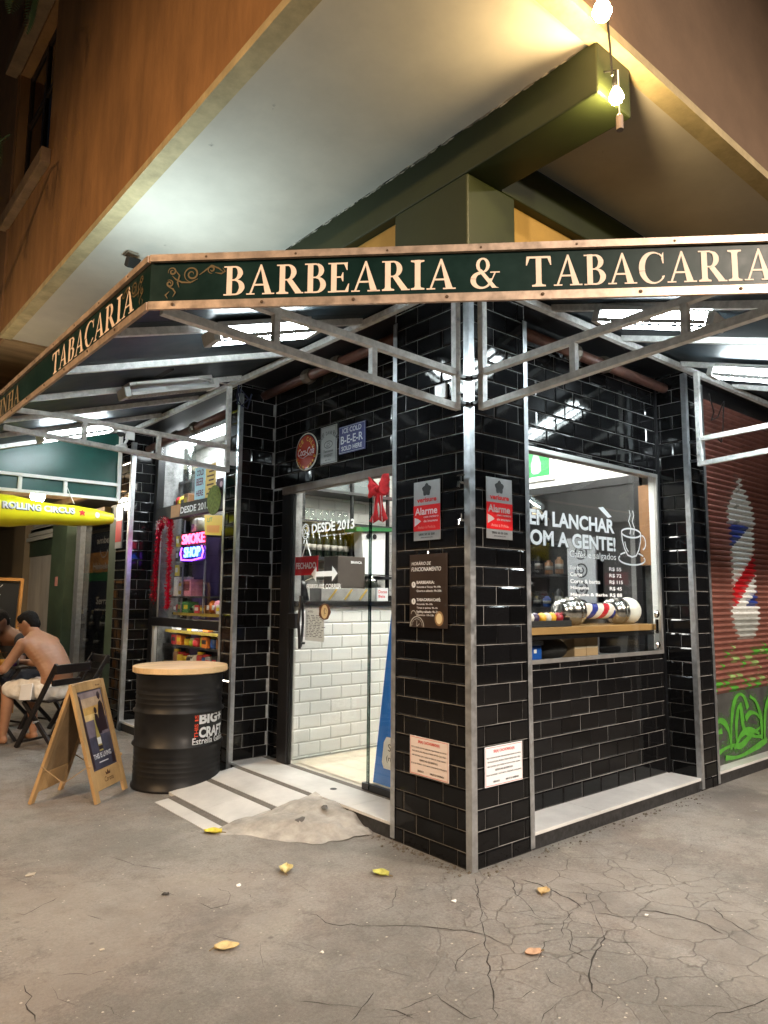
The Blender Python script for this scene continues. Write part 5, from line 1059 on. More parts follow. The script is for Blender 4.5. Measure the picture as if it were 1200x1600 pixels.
bgk = thing('black_bag', 'black gear bag stored under the wooden window ledge', 'bag', (1.42, .55, .98)); MB().ball((1.42, .56, 1.06), (.19, .10, .085), 16, 10).out('bag_body', mat('black_nylon', (.02, .02, .021), .5, bump=.3, bscale=20), bgk, smooth=True)
for x0, x1, lab in ((1.60, 1.745, 'left brown cardboard box under the window ledge'), (1.75, 1.90, 'right brown cardboard box under the window ledge')):
    t = thing('cardboard_box', lab, 'box', (x0, .5, .98)); MB().box((x0, .46, .976), (x1, .62, 1.14)).out('carton', CARD, t, bevel=.003); MB().box((x0+.002, .458, 1.06), (x1-.002, .4595, 1.075)).out('tape', mat('pale_tape', (.6, .52, .38), .4), t)
# framed picture on the upper white wall
pc = thing('framed_picture', 'white framed green beer bottle picture on the upper wall behind the cafe window', 'picture', (2.55, 1.48, 2.7)); MB().box((2.535, 1.30, 2.53), (2.56, 1.75, 2.95)).out('frame', WHITEP, pc); MB().box((2.531, 1.345, 2.575), (2.534, 1.71, 2.92)).out('print', mat('green_print', (.03, .30, .08), .4, var=.35, vscale=10), pc)
bt = [(.028, 0), (.055, .02), (.058, .10), (.035, .17), (.024, .20), (.022, .26)]; MB().poly([(2.5305, 1.50-a, 2.60+b) for a, b in bt]+[(2.5305, 1.50+a, 2.60+b) for a, b in bt[::-1]]).out('bottle_print', mat('pale_green_print', (.35, .62, .42), .4), pc, fix=False)
MB().poly([(2.5303, 1.445, 2.64), (2.5303, 1.555, 2.64), (2.5303, 1.555, 2.68), (2.5303, 1.445, 2.68)]).out('label_print', WHITEP, pc, fix=False)
# partition with smoked glass, barber room behind
pt = thing('glass_partition', 'black framed smoked glass partition towards the dim barber room', 'partition', (2.57, 1.6, ZS))
MB().box((2.55, .45, 2.40), (2.60, 3.7, 2.468)).out('head_rail', BLACKM, pt)
for y in (.45, 1.75, 3.0): MB().box((2.552, y, ZS), (2.598, y+.055, 2.399)).out('post', BLACKM, pt)
for a, b in ((.506, 1.749), (1.806, 2.999), (3.056, 3.69)): MB().box((2.572, a, ZS), (2.578, b, 2.399)).out('pane', GLASSD, pt)
br = thing('barber_room', 'dim barber room behind the smoked glass partition', 'room', (4, 2, ZS))
MB().box((2.61, .41, .0), (5.2, 4.5, ZS-.002)).out('floor', DARKW, br); MB().box((5.2, .41, 0), (5.24, 4.5, 3.2)).out('far_wall', mat('grey_room_paint', (.20, .20, .20), .7), br); MB().box((2.61, 4.5, 0), (5.2, 4.54, 3.2)).out('back_wall', mat('grey_room_paint', (.20, .20, .20), .7), br); MB().box((2.61, .41, 3.2), (5.2, 4.54, 3.23)).out('ceiling', WALLW, br)
panel(2.7, 1.0, 3.0, 2.4, 3.198, 'dim ceiling panel in the barber room', mat('dim_ceiling_panel', (.8, .8, .8), .4, emit=(1, .93, .82), estr=40))
MB().box((5.16, 1.6, ZS), (5.195, 2.1, 2.3)).out('white_door', WALLW, br)
for i in range(3): MB().box((5.165, 2.5+.62*i, 1.2), (5.195, 3.0+.62*i, 2.0)).out('mirror', mat('mirror', (.7, .7, .7), .03, 1), br)
MB().box((4.8, 2.3, 1.02), (5.19, 4.4, 1.07)).out('worktop', SHG, br)
for j, (x, y) in enumerate(((3.9, 1.35), (3.9, 2.7))):
    bc = thing('barber_chair', ('black barber chair nearer the street' if j == 0 else 'black barber chair further back') + ' in the dim barber room', 'chair', (x, y, ZS), 'barber chairs in the dim room'); LE = mat('black_leather', (.015, .014, .014), .35)
    MB().lathe((x, y, ZS), [(.30, 0), (.30, .03), (.06, .06), (.05, .45), (.0, .45)], 18).out('base', CHROME, bc, smooth=True); MB().box((x-.27, y-.27, .56), (x+.27, y+.27, .70)).out('seat', LE, bc, bevel=.04)
    MB().slab([(x+.22, y-.26, .70), (x+.22, y+.26, .70), (x+.40, y+.26, 1.35), (x+.40, y-.26, 1.35)], (.12, 0, .02)).out('backrest', LE, bc, bevel=.03); MB().box((x+.34, y-.13, 1.40), (x+.46, y+.13, 1.58)).out('headrest', LE, bc, bevel=.03)
    for s in (-1, 1): MB().box((x-.25, y+s*.32-.04, .86), (x+.22, y+s*.32+.04, .92)).out('armrest', LE, bc, bevel=.015)
for i in range(8): bottle(4.9+random.uniform(-.05, .08), 2.4+.19*i, 1.072, f'grooming bottle, {ordn[i]} along the worktop of the dim barber room', .2, FOILB, mat(f'lotion_{i%3}', ((.5, .5, .48), (.1, .25, .3), (.35, .2, .08))[i % 3], .2), LAB, 'grooming bottles on the barber worktop', .035)
lm = thing('round_wall_lamp', 'round pale lamp shade glimpsed through the smoked partition', 'lamp', (3.4, 2.2, 2.3)); MB().lathe((3.4, 2.2, 2.28), [(.16, 0), (.15, .02), (.05, .12), (.02, .14), (0, .14)], 18).out('shade', mat('cream_shade', (.5, .42, .3), .5), lm, smooth=True); MB().tube([(3.4, 2.2, 2.42), (3.4, 2.2, 3.2)], .006, 6).out('cord', CABLE, lm)

wp = thing('ornamented_panel', 'tall white panel with round dark ornaments behind the smoked partition', 'panel', (2.9, 1.27, ZS))
MB().box((2.90, 1.12, ZS), (2.93, 1.43, 2.0)).out('panel', WALLW, wp)
for i in range(9):
    for j in range(1): ribbon_o = Vector((2.898, 1.275, 1.86-.17*i)); mbx = MB(); ribbon(mbx, arc(0, 0, .062, 0, 360, 16), .016, ribbon_o, UL, VZ); ribbon(mbx, arc(0, 0, .025, 0, 360, 10), .012, ribbon_o, UL, VZ); mbx.out('ring_ornament', mat('dark_grey_print', (.05, .055, .06), .4), wp, fix=False)
rk = thing('product_rack', 'dark rack of grooming products behind the smoked partition', 'rack', (2.95, 2.0, ZS))
for z in (1.0, 1.32, 1.64, 1.96): MB().box((2.85, 1.47, z), (3.05, 2.60, z+.02)).out('shelf', SHG, rk)
MB().box((3.05, 1.47, ZS), (3.07, 2.60, 2.0)).out('back', DARKW, rk)
pr_ = random.Random(8)
for k_, z in enumerate((1.02, 1.34, 1.66)):
    for i in range(8):
        y = 1.55+.13*i+pr_.uniform(-.02, .02); h_ = pr_.uniform(.10, .22); c_ = pr_.choice(['black', 'grey', 'white', 'brown', 'blue', 'yellow', 'black'])
        t = thing('tin', f'{c_} grooming tin, {ordn[i]} from the right on the {("lower", "middle", "upper")[k_]} board of the dim product rack', 'tin', (2.93, y, z), 'products on the dim rack'); MB().lathe((2.93, y, z+.001), [(.035, 0), (.04, .01), (.04, h_*.8), (.02, h_*.9), (.02, h_), (0, h_)], 12).out('tin_body', mat('wrap_'+c_, {'black': (.02, .02, .02), 'grey': (.3, .3, .31), 'white': (.7, .68, .68), 'brown': (.28, .13, .05), 'blue': (.03, .09, .32), 'yellow': (.7, .52, .03)}[c_], .4, var=.15, vscale=30), t, smooth=True); MB().lathe((2.93, y, z), [(.0405, h_*.3), (.0405, h_*.6)], 12).out('label', LAB, t, smooth=True)
# ================================================================== smoke shop window
sw = thing('smoke_shop_window', 'tall black framed smoke shop window with DESDE 2013 banner between two tiled piers', 'window', (.3, 4, 1.6))
for a, b in (((.262, 5.00, ZS), (.345, 5.083, 3.2)), ((.262, 2.885, ZS), (.345, 2.95, 3.2)), ((.2625, 2.951, 3.11), (.3445, 4.999, 3.19)), ((.255, 2.951, 1.10), (.346, 4.999, 1.19)), ((.2625, 2.951, ZS), (.3445, 4.999, ZS+.06))): MB().box(a, b).out('frame', BLACKM, sw, bevel=.003)
MB().box((.262, 2.951, 2.245), (.3445, 4.999, 2.385)).out('banner_board', MATBLK, sw)
MB().poly([(.2605, 4.60, 2.25), (.2605, 4.38, 2.25), (.2605, 4.36, 2.38), (.2605, 4.60, 2.38)]).out('wood_print', mat('brown_wood_panel', (.25, .12, .045), .5), sw, fix=False)
mb = MB(); text(mb, 'DESDE 2013', (.2600, 4.36, 2.275), UL, VZ, .66, .072, bold=.03); mb.out('lettering', WHITEV, sw, fix=False)
for z0, z1 in ((2.386, 3.109), (1.191, 2.244), (ZS+.061, 1.099)): MB().box((.30, 2.951, z0), (.306, 4.999, z1)).out('pane', GLASS, sw)
MB().box((.296, 4.93, 1.191), (.310, 4.945, 2.244)).out('glazing_bar', FR, sw); MB().box((.28, 4.94, ZS+.061), (.31, 4.999, 1.099)).out('grey_jamb', mat('grey_jamb_paint', (.35, .36, .36), .5), sw)
def sticker(y0, y1, z0, z1, m, nm, lab, cat='poster', x=.294):
    t = thing(nm, lab, cat, (x, (y0+y1)/2, (z0+z1)/2)); MB().box((x, y1, z0), (x+.002, y0, z1)).out('sheet', m, t); return t
t = sticker(4.11, 3.88, 2.40, 2.73, mat('sky_blue_print', (.42, .66, .72), .5), 'poster', 'pale blue COLD BEER HERE poster in the smoke shop window'); mb = MB()
for s, z, h_, c_ in (('COLD', 2.64, .06, 0), ('BEER', 2.54, .075, 1), ('HERE', 2.43, .06, 0)): text(mb, s, (.2935, 4.075, z), UL, VZ, .16, h_, bold=.03)
mb.out('lettering', mat('dark_red_blue_print', (.14, .03, .08), .5), t, fix=False)
t = sticker(3.87, 3.65, 2.39, 2.73, mat('yellow_menu_print', (.75, .52, .14), .5), 'menu_poster', 'yellow menu poster beside the pale blue beer poster'); mb = MB()
for i in range(7): mb.poly([(.2935, 3.84-.04*(i % 2), 2.69-.044*i), (.2935, 3.69, 2.69-.044*i), (.2935, 3.69, 2.707-.044*i), (.2935, 3.84-.04*(i % 2), 2.707-.044*i)])
mb.out('menu_lines', mat('brown_print', (.10, .035, .012), .5), t, fix=False)
t = sticker(3.63, 3.45, 2.30, 2.56, mat('dark_purple_print', (.05, .008, .03), .5), 'sticker', 'dark purple sticker at the right edge of the smoke shop window', 'sticker')
for z in (2.50, 2.41): MB().poly([(.2935, 3.53-p[0], z+p[1]) for p in arc(0, 0, .028, 0, 340, 17)]).out('skull_print', mat('pinkish_print', (.5, .3, .33), .5), t, fix=False)
t = thing('moss_sticker', 'round olive green sticker covering the end of the DESDE 2013 banner', 'sticker', (.256, 3.62, 2.33)); MB().lathe((.2595, 3.60, 2.345), [(.145, 0), (.145, .003), (0, .003)], 28, (0,1,0), (0,0,1), (-1,0,0)).out('disc', mat('olive_moss', (.13, .16, .03), .9, var=.5, vscale=40), t)
t = thing('yellow_sticker', 'bright yellow and orange sign below the round olive sticker', 'sign', (.256, 3.6, 2.1)); MB().slab([(.258, 3.77, 2.02), (.258, 3.43, 1.99), (.258, 3.40, 2.18), (.258, 3.79, 2.215)], (.003, 0, 0)).out('sheet', mat('bright_yellow_print', (.80, .52, .02), .45), t)
MB().poly([(.2575, 3.72, 2.04), (.2575, 3.47, 2.02), (.2575, 3.46, 2.09), (.2575, 3.73, 2.11)]).out('orange_panel', mat('orange_print', (.80, .30, .015), .45), t, fix=False); mb = MB(); text(mb, 'LIT', (.2573, 3.72, 2.14), UL, VZ, .10, .04); mb.out('lettering', mat('leaf_green_print', (.05, .28, .07), .5), t, fix=False)
ls = thing('added_shelf_light', 'added lit strip hidden behind the cross bar to brighten the lower goods shelves', 'light', (.385, 4.2, 1.13)); MB().box((.375, 3.1, 1.118), (.395, 4.95, 1.132)).out('strip', mat('added_lit_strip', (.9, .9, .9), .4, emit=(1, .95, .85), estr=22), ls); MB().box((.374, 3.1, 1.1325), (.41, 4.95, 1.14)).out('profile', HOUSE, ls)  # strip added out of sight to brighten the lower shelves
for i_, (c_, z_) in enumerate((('yellow', 2.02), ('black', 1.86), ('yellow', 1.70), ('white', 1.54), ('red', 2.04), ('grey', 1.80), ('yellow', 1.50))):
    t = thing('hanging_packet', f'{c_} packet on a peg between the tinsel strands, ' + ('top of', 'second in', 'third in', 'bottom of', 'top of', 'middle of', 'bottom of')[i_] + (' the left row' if i_ < 4 else ' the right row'), 'packet', (.45, 4.8, z_), 'packets hanging on pegs'); y_ = 4.80 if i_ < 4 else 4.69
    MB().box((.44, y_-.045, z_-.06), (.46, y_+.045, z_+.06)).out('pack', mat('wrap_'+c_, {'yellow': (.7, .52, .03), 'black': (.02, .02, .02), 'white': (.7, .68, .68), 'red': (.5, .03, .04), 'grey': (.3, .3, .31)}[c_], .4, var=.15, vscale=30), t, bevel=.004); MB().box((.4385, y_-.03, z_-.02), (.4398, y_+.03, z_+.03)).out('print', PAPER, t); MB().tube([(.45, y_, z_+.06), (.45, y_, z_+.075), (.86, y_, z_+.075)], .003, 5).out('peg', CHROME, t)
# neon sign
ne = thing('neon_sign', 'glowing neon sign reading SMOKE in pink and SHOP in blue', 'neon sign', (.36, 4.25, 1.95)); NEP = mat('pink_neon', (.9, .3, .4), .3, emit=(1, .06, .16), estr=6); NEB = mat('blue_neon', (.3, .4, .9), .3, emit=(.06, .16, 1), estr=10); NEV = mat('violet_neon', (.4, .2, .9), .3, emit=(.30, .05, 1), estr=9)
mb = MB(); text(mb, 'SMOKE', (.352, 4.50, 1.965), UL, VZ, .52, .105, bold=.01); o = mb.out('pink_letters', NEP, ne, fix=False); sd = o.modifiers.new('t', 'SOLIDIFY'); sd.thickness = .012
mb = MB(); text(mb, 'SHOP', (.352, 4.44, 1.825), UL, VZ, .37, .105, bold=.01); o = mb.out('blue_letters', NEB, ne, fix=False); sd = o.modifiers.new('t', 'SOLIDIFY'); sd.thickness = .012
MB().tube([(.356, 4.50, 1.93), (.356, 4.53, 1.87), (.356, 4.49, 1.80), (.356, 4.25, 1.79), (.356, 4.02, 1.81), (.356, 3.99, 1.88), (.356, 4.03, 1.93)], .007, 6).out('violet_outline', NEV, ne); MB().box((.372, 3.97, 1.78), (.380, 4.54, 2.09)).out('backing', mat('clear_backing', (.03, .02, .04), .2), ne); MB().tube([(.376, 4.2, 2.09), (.376, 4.2, 2.24)], .003, 5).out('hanger', CABLE, ne)
# tinsel
tn = thing('tinsel_garland', 'sparkling red tinsel garland hanging in two strands at the left of the smoke shop window', 'garland', (.28, 4.8, 1.9)); TIN = mat('red_tinsel', (.72, .015, .05), .25, .55, rnd=0)
path = smooth_pts([(5.02, 1.36), (4.985, 1.7), (4.94, 2.1), (4.90, 2.21), (4.80, 2.24), (4.70, 2.23), (4.645, 2.14), (4.635, 1.7), (4.63, 1.30)], 16)
MB().tube([(.285, p[0], p[1]) for p in path], .008, 6).out('core', TIN, tn); mb = MB(); rt_ = random.Random(9)
for p in path:
    for q in range(26):
        a = rt_.uniform(0, 2*pi); r = rt_.uniform(.02, .055); c = Vector((.280, p[0]+rt_.uniform(-.01, .01), p[1]+rt_.uniform(-.02, .02))); d = Vector((cos(a)*.55, sin(a), rt_.uniform(-.9, .9))).normalized(); n_ = d.cross(Vector((rt_.random(), rt_.random(), rt_.random()))).normalized()*.0035
        mb.add([c-n_, c+n_, c+d*r+n_, c+d*r-n_], [(0, 1, 2, 3)])
tag(mb.out('strands', TIN, tn, fix=False), kind='stuff')
TINS = mat('silver_tinsel', (.8, .75, .75), .15, .9); mb = MB()
for p in path[::2]:
    for q in range(3):
        c = Vector((.245+rt_.uniform(-.02, .02), p[0]+rt_.uniform(-.045, .045), p[1]+rt_.uniform(-.03, .03))); s_ = .0045; mb.add([c+Vector((0, -s_, -s_)), c+Vector((.003, s_, -s_)), c+Vector((0, s_, s_)), c+Vector((.003, -s_, s_))], [(0, 1, 2, 3)])
tag(mb.out('sparkles', TINS, tn, fix=False), kind='stuff')
# shelves and goods in the smoke shop
ss = thing('display_shelves', 'shelves inside the smoke shop window', 'shelf', (.6, 4.2, 1)); YEL = mat('yellow_shelf_edge', (.36, .25, .035), .5)
NEON_TINT = mat('neon_tinted_back_panel', (.085, .05, .15), .6); MB().box((.86, 3.70, ZS), (.88, 5.3, 2.28)).out('back_panel', NEON_TINT, ss)  # purple of the neon glow is put into the panel colour
levels = [(1.42, 3.95, 4.95, 'upper'), (1.245, 3.40, 4.85, 'second'), (1.06, 3.4, 5.0, 'third'), (.90, 3.4, 5.05, 'fourth'), (.71, 3.4, 5.05, 'lowest')]
for z, a, b, nm in levels: MB().box((.43, a, z-.02), (.85, b, z)).out('shelf', mat('dark_shelf_board', (.03, .03, .032), .4), ss)
for z, a, b in ((1.225, 3.4, 4.80), (.69, 3.9, 5.0), (1.035, 3.4, 5.0)): MB().box((.424, a, z-.008), (.429, b, z+.022)).out('price_rail', YEL, ss)
for y in (4.10, 4.62): MB().box((.43, y, 1.2), (.445, y+.02, 2.24)).out('upright', mat('pale_upright', (.2, .2, .24), .3), ss)
goods = {1.42: [('white', .80), ('pink', .8)], 1.245: [('red', 1), ('green', 1), ('green', 1), ('pale green', 1), ('pink', 1), ('brown', 1), ('orange', 1), ('pink', 1), ('orange', 1)]}
PALET = {'white': (.7, .68, .68), 'pink': (.72, .28, .36), 'red': (.5, .03, .04), 'green': (.06, .25, .08), 'pale green': (.25, .42, .25), 'brown': (.28, .13, .05), 'orange': (.7, .2, .03), 'yellow': (.7, .52, .03), 'lime': (.42, .55, .03), 'blue': (.03, .09, .32), 'black': (.02, .02, .02), 'grey': (.3, .3, .31), 'purple': (.16, .03, .22)}
def goods_mat(c): return mat('wrap_'+c.replace(' ', '_'), PALET[c], .4, var=.15, vscale=30)
def good(kind, c, y, z, wd_, h_, lab):
    t = thing(kind, lab, kind.replace('_', ' '), (.5, y, z), 'goods in the smoke shop window')
    if kind == 'box':
        MB().box((.44, y-wd_/2, z+.001), (.56, y+wd_/2, z+h_)).out('carton', goods_mat(c), t, bevel=.003); MB().box((.4385, y-wd_*.38, z+h_*.35), (.4398, y+wd_*.38, z+h_*.72)).out('label_print', goods_mat(random.choice(['white', 'yellow', 'black', 'red'])), t)
    elif kind == 'jar':
        MB().lathe((.50, y, z+.001), [(wd_*.45, 0), (wd_*.5, .008), (wd_*.5, h_*.72), (wd_*.36, h_*.8)], 12).out('jar_body', goods_mat(c), t, smooth=True); MB().lathe((.50, y, z), [(wd_*.40, h_*.8), (wd_*.40, h_), (0, h_)], 12).out('lid', goods_mat(random.choice(['black', 'white', 'yellow', 'red'])), t, smooth=True)
    else:
        MB().ball((.50, y, z+h_*.5), (.05, wd_*.5, h_*.5), 10, 7).out('pouch', goods_mat(c), t, smooth=True); MB().box((.4385, y-wd_*.2, z+h_*.3), (.448, y+wd_*.2, z+h_*.62)).out('label_print', goods_mat(random.choice(['white', 'black', 'yellow'])), t)
for y, c in ((4.80, 'white'), (4.57, 'pink')): 
    t = thing('box', f'{c} boxed set with dark print on the upper shelf below the neon sign', 'box', (.5, y, 1.42), 'goods in the smoke shop window'); MB().box((.46, y-.10, 1.421), (.60, y+.10, 1.60 if c == 'pink' else 1.63)).out('carton', goods_mat(c if c == 'white' else 'pink'), t, bevel=.003); MB().box((.4585, y-.07, 1.48), (.4598, y+.07, 1.58)).out('dark_print', mat('brown_red_print', (.16, .04, .05), .5), t)
for z, row, nm in ((1.245, ['red', 'green', 'green', 'pale green', 'red', 'brown', 'orange', 'pink', 'white', 'orange'], 'middle'), (1.06, ['grey', 'white', 'black', 'yellow', 'white', 'grey', 'orange', 'white', 'yellow', 'white'], 'upper lower'), (.90, ['red', 'orange', 'yellow', 'lime', 'red', 'lime', 'orange', 'blue', 'brown', 'grey', 'white', 'black'], 'fourth'), (.71, ['brown', 'yellow', 'yellow', 'black', 'white', 'red', 'blue', 'grey', 'black', 'white', 'lime'], 'lowest')):
    n_ = len(row); y = 4.86
    for i, c in enumerate(row):
        wd_ = random.uniform(.085, .125); h_ = random.uniform(.08, .145) if z != 1.06 else random.uniform(.05, .10); kind = random.choice(['box', 'jar', 'pouch', 'jar']) if z < 1 else random.choice(['box', 'box', 'pouch'])
        y -= wd_/2; good(kind, c, y, z, wd_, h_, f'{c} {kind}, {ordn[i]} from the left on the {nm} shelf of the smoke shop window'); y -= wd_/2 + random.uniform(.008, .03)
t = thing('spray_bottle', 'small black dropper bottle standing on the pink box set', 'bottle', (.5, 4.70, 1.63)); MB().lathe((.50, 4.76, 1.631), [(.03, 0), (.03, .09), (.012, .11), (.010, .14), (.016, .145), (.016, .175), (0, .175)], 12).out('bottle_body', MATBLK, t, smooth=True)
hsf = thing('corner_shelf', 'dark wall shelf near the ceiling of the smoke shop', 'shelf', (.85, 5.0, 2.75)); MB().box((.55, 4.75, 2.70), (.995, 5.70, 2.73)).out('board', SHG, hsf); MB().box((.56, 4.75, 2.30), (.60, 4.79, 2.699)).out('bracket', SHG, hsf)
bt_ = thing('beer_tower', 'clear glass beer tower on the high corner shelf', 'beer tower', (.72, 5.25, 2.731)); MB().lathe((.70, 5.15, 2.731), [(.09, 0), (.10, .02), (.10, .18), (.06, .21), (.075, .22), (.075, .44), (.07, .44)], 18).out('tower_body', JG, bt_, smooth=True); MB().lathe((.70, 5.15, 2.75), [(.03, 0), (.03, .2), (0, .2)], 10).out('tap_core', CHROME, bt_)
for i, (c, y) in enumerate((('yellow', 4.83), ('red', 4.93), ('yellow', 4.73), ('brown', 4.64))): good('pouch' if i < 3 else 'box', c, y, 2.39, .11, .15, f'{c} packet number {i+1} above the DESDE banner'.replace(f' number {i+1}', (' at the far left', ' second from the left', ' third from the left', ' fourth from the left')[i]))
sb2 = thing('white_tin', 'white tin with purple shield hanging above the neon sign', 'tin', (.5, 4.25, 2.1)); MB().lathe((.46, 4.28, 2.095), [(.09, 0), (.09, .12), (.06, .14), (0, .14)], 16).out('tin_body', goods_mat('white'), sb2, smooth=True); MB().poly([(.365, 4.31, 2.17), (.365, 4.25, 2.17), (.365, 4.25, 2.13), (.365, 4.28, 2.105), (.365, 4.31, 2.13)]).out('shield_print', goods_mat('purple'), sb2, fix=False)
MB().box((.40, 4.05, 2.075), (.86, 4.60, 2.093)).out('shelf', SHG, ss)

# ================================================================== barrel table
bt = thing('barrel_table', 'black oil drum table with round pine top and white and red lettering', 'table', (-.43, 2.68, 0)); BX, BY, BR = -.43, 2.68, .325
DRUM = mat('black_drum_paint', (.008, .008, .0085), .48, var=.35, vscale=9, rvar=.14, spec=.3, bump=.02, bscale=20)
pr = [(.0, .004), (BR-.01, .004), (BR+.012, .0), (BR+.012, .018), (BR, .026), (BR, .10)]
for z in (.12, .155, .19, .225): pr += [(BR, z-.013), (BR-.006, z), (BR, z+.013)]
pr += [(BR, .262), (BR, .295), (BR+.016, .310), (BR+.016, .318), (BR, .333), (BR, .540), (BR+.016, .555), (BR+.016, .563), (BR, .578)]
for z in (.605, .64, .675, .71): pr += [(BR, z-.013), (BR-.006, z), (BR, z+.013)]
pr += [(BR, .75), (BR, .822), (BR+.012, .828), (BR+.012, .842), (BR-.01, .842), (0, .835)]
MB().lathe((BX, BY, 0), pr, 56).out('drum', DRUM, bt, smooth=True)
tp = MB().lathe((BX, BY, .843), [(0, 0), (.352, 0), (.358, .004), (.358, .040), (.354, .044), (0, .044)], 56).out('table_top', WOODT, bt); tp.data.polygons.foreach_set('use_smooth', [False]*len(tp.data.polygons))
def on_drum(a0, z0):       # write round the drum: a0 angle at the text start
    def f(u, v): a = a0 + u/(BR+.0015); return Vector((BX+(BR+.0015)*cos(a), BY+(BR+.0015)*sin(a), z0+v))
    return f
AD = atan2(CAM.y-BY, CAM.x-BX)
A0 = AD + .34
for s, z, wd_, h_ in (('BIG', .475, .185, .078), ('CRAFT', .375, .270, .078)):
    mb = MB(); text(mb, s, (0,0,0), (1,0,0), (0,1,0), wd_, h_, bold=.045, bend=on_drum(A0+.13, z)); mb.out('lettering', WHITEV, bt, fix=False)
mb = MB(); f_ = on_drum(A0+.13, .475)
for k in range(3): a = k*pi/3; mb.add([f_(.225+.036*cos(a)*s-.006*sin(a)*q, .04+.036*sin(a)*s+.006*cos(a)*q)+Vector((0, 0, .0001*k)) for s, q in ((-1,-1),(1,-1),(1,1),(-1,1))], [(0,1,2,3)])
mb.out('star_mark', WHITEV, bt, fix=False)
mb = MB(); text(mb, 'Estrella Galicia', (0,0,0), (1,0,0), (0,1,0), .36, .052, bold=.015, bend=on_drum(A0-.02, .305+.022)); mb.out('lettering', WHITEV, bt, fix=False)
f2 = on_drum(A0+.02, .375); 
for s_, o_, w_ in (('THIS', 0, .105), ('IS', .125, .053)):
    mb = MB(); text(mb, s_, (0,0,0), (1,0,0), (0,1,0), w_, .030, bold=.02, bend=lambda u, v: f2(.030-v, o_+u)); mb.out('red_lettering', mat('red_orange_print', (.62, .06, .02), .45), bt, fix=False)

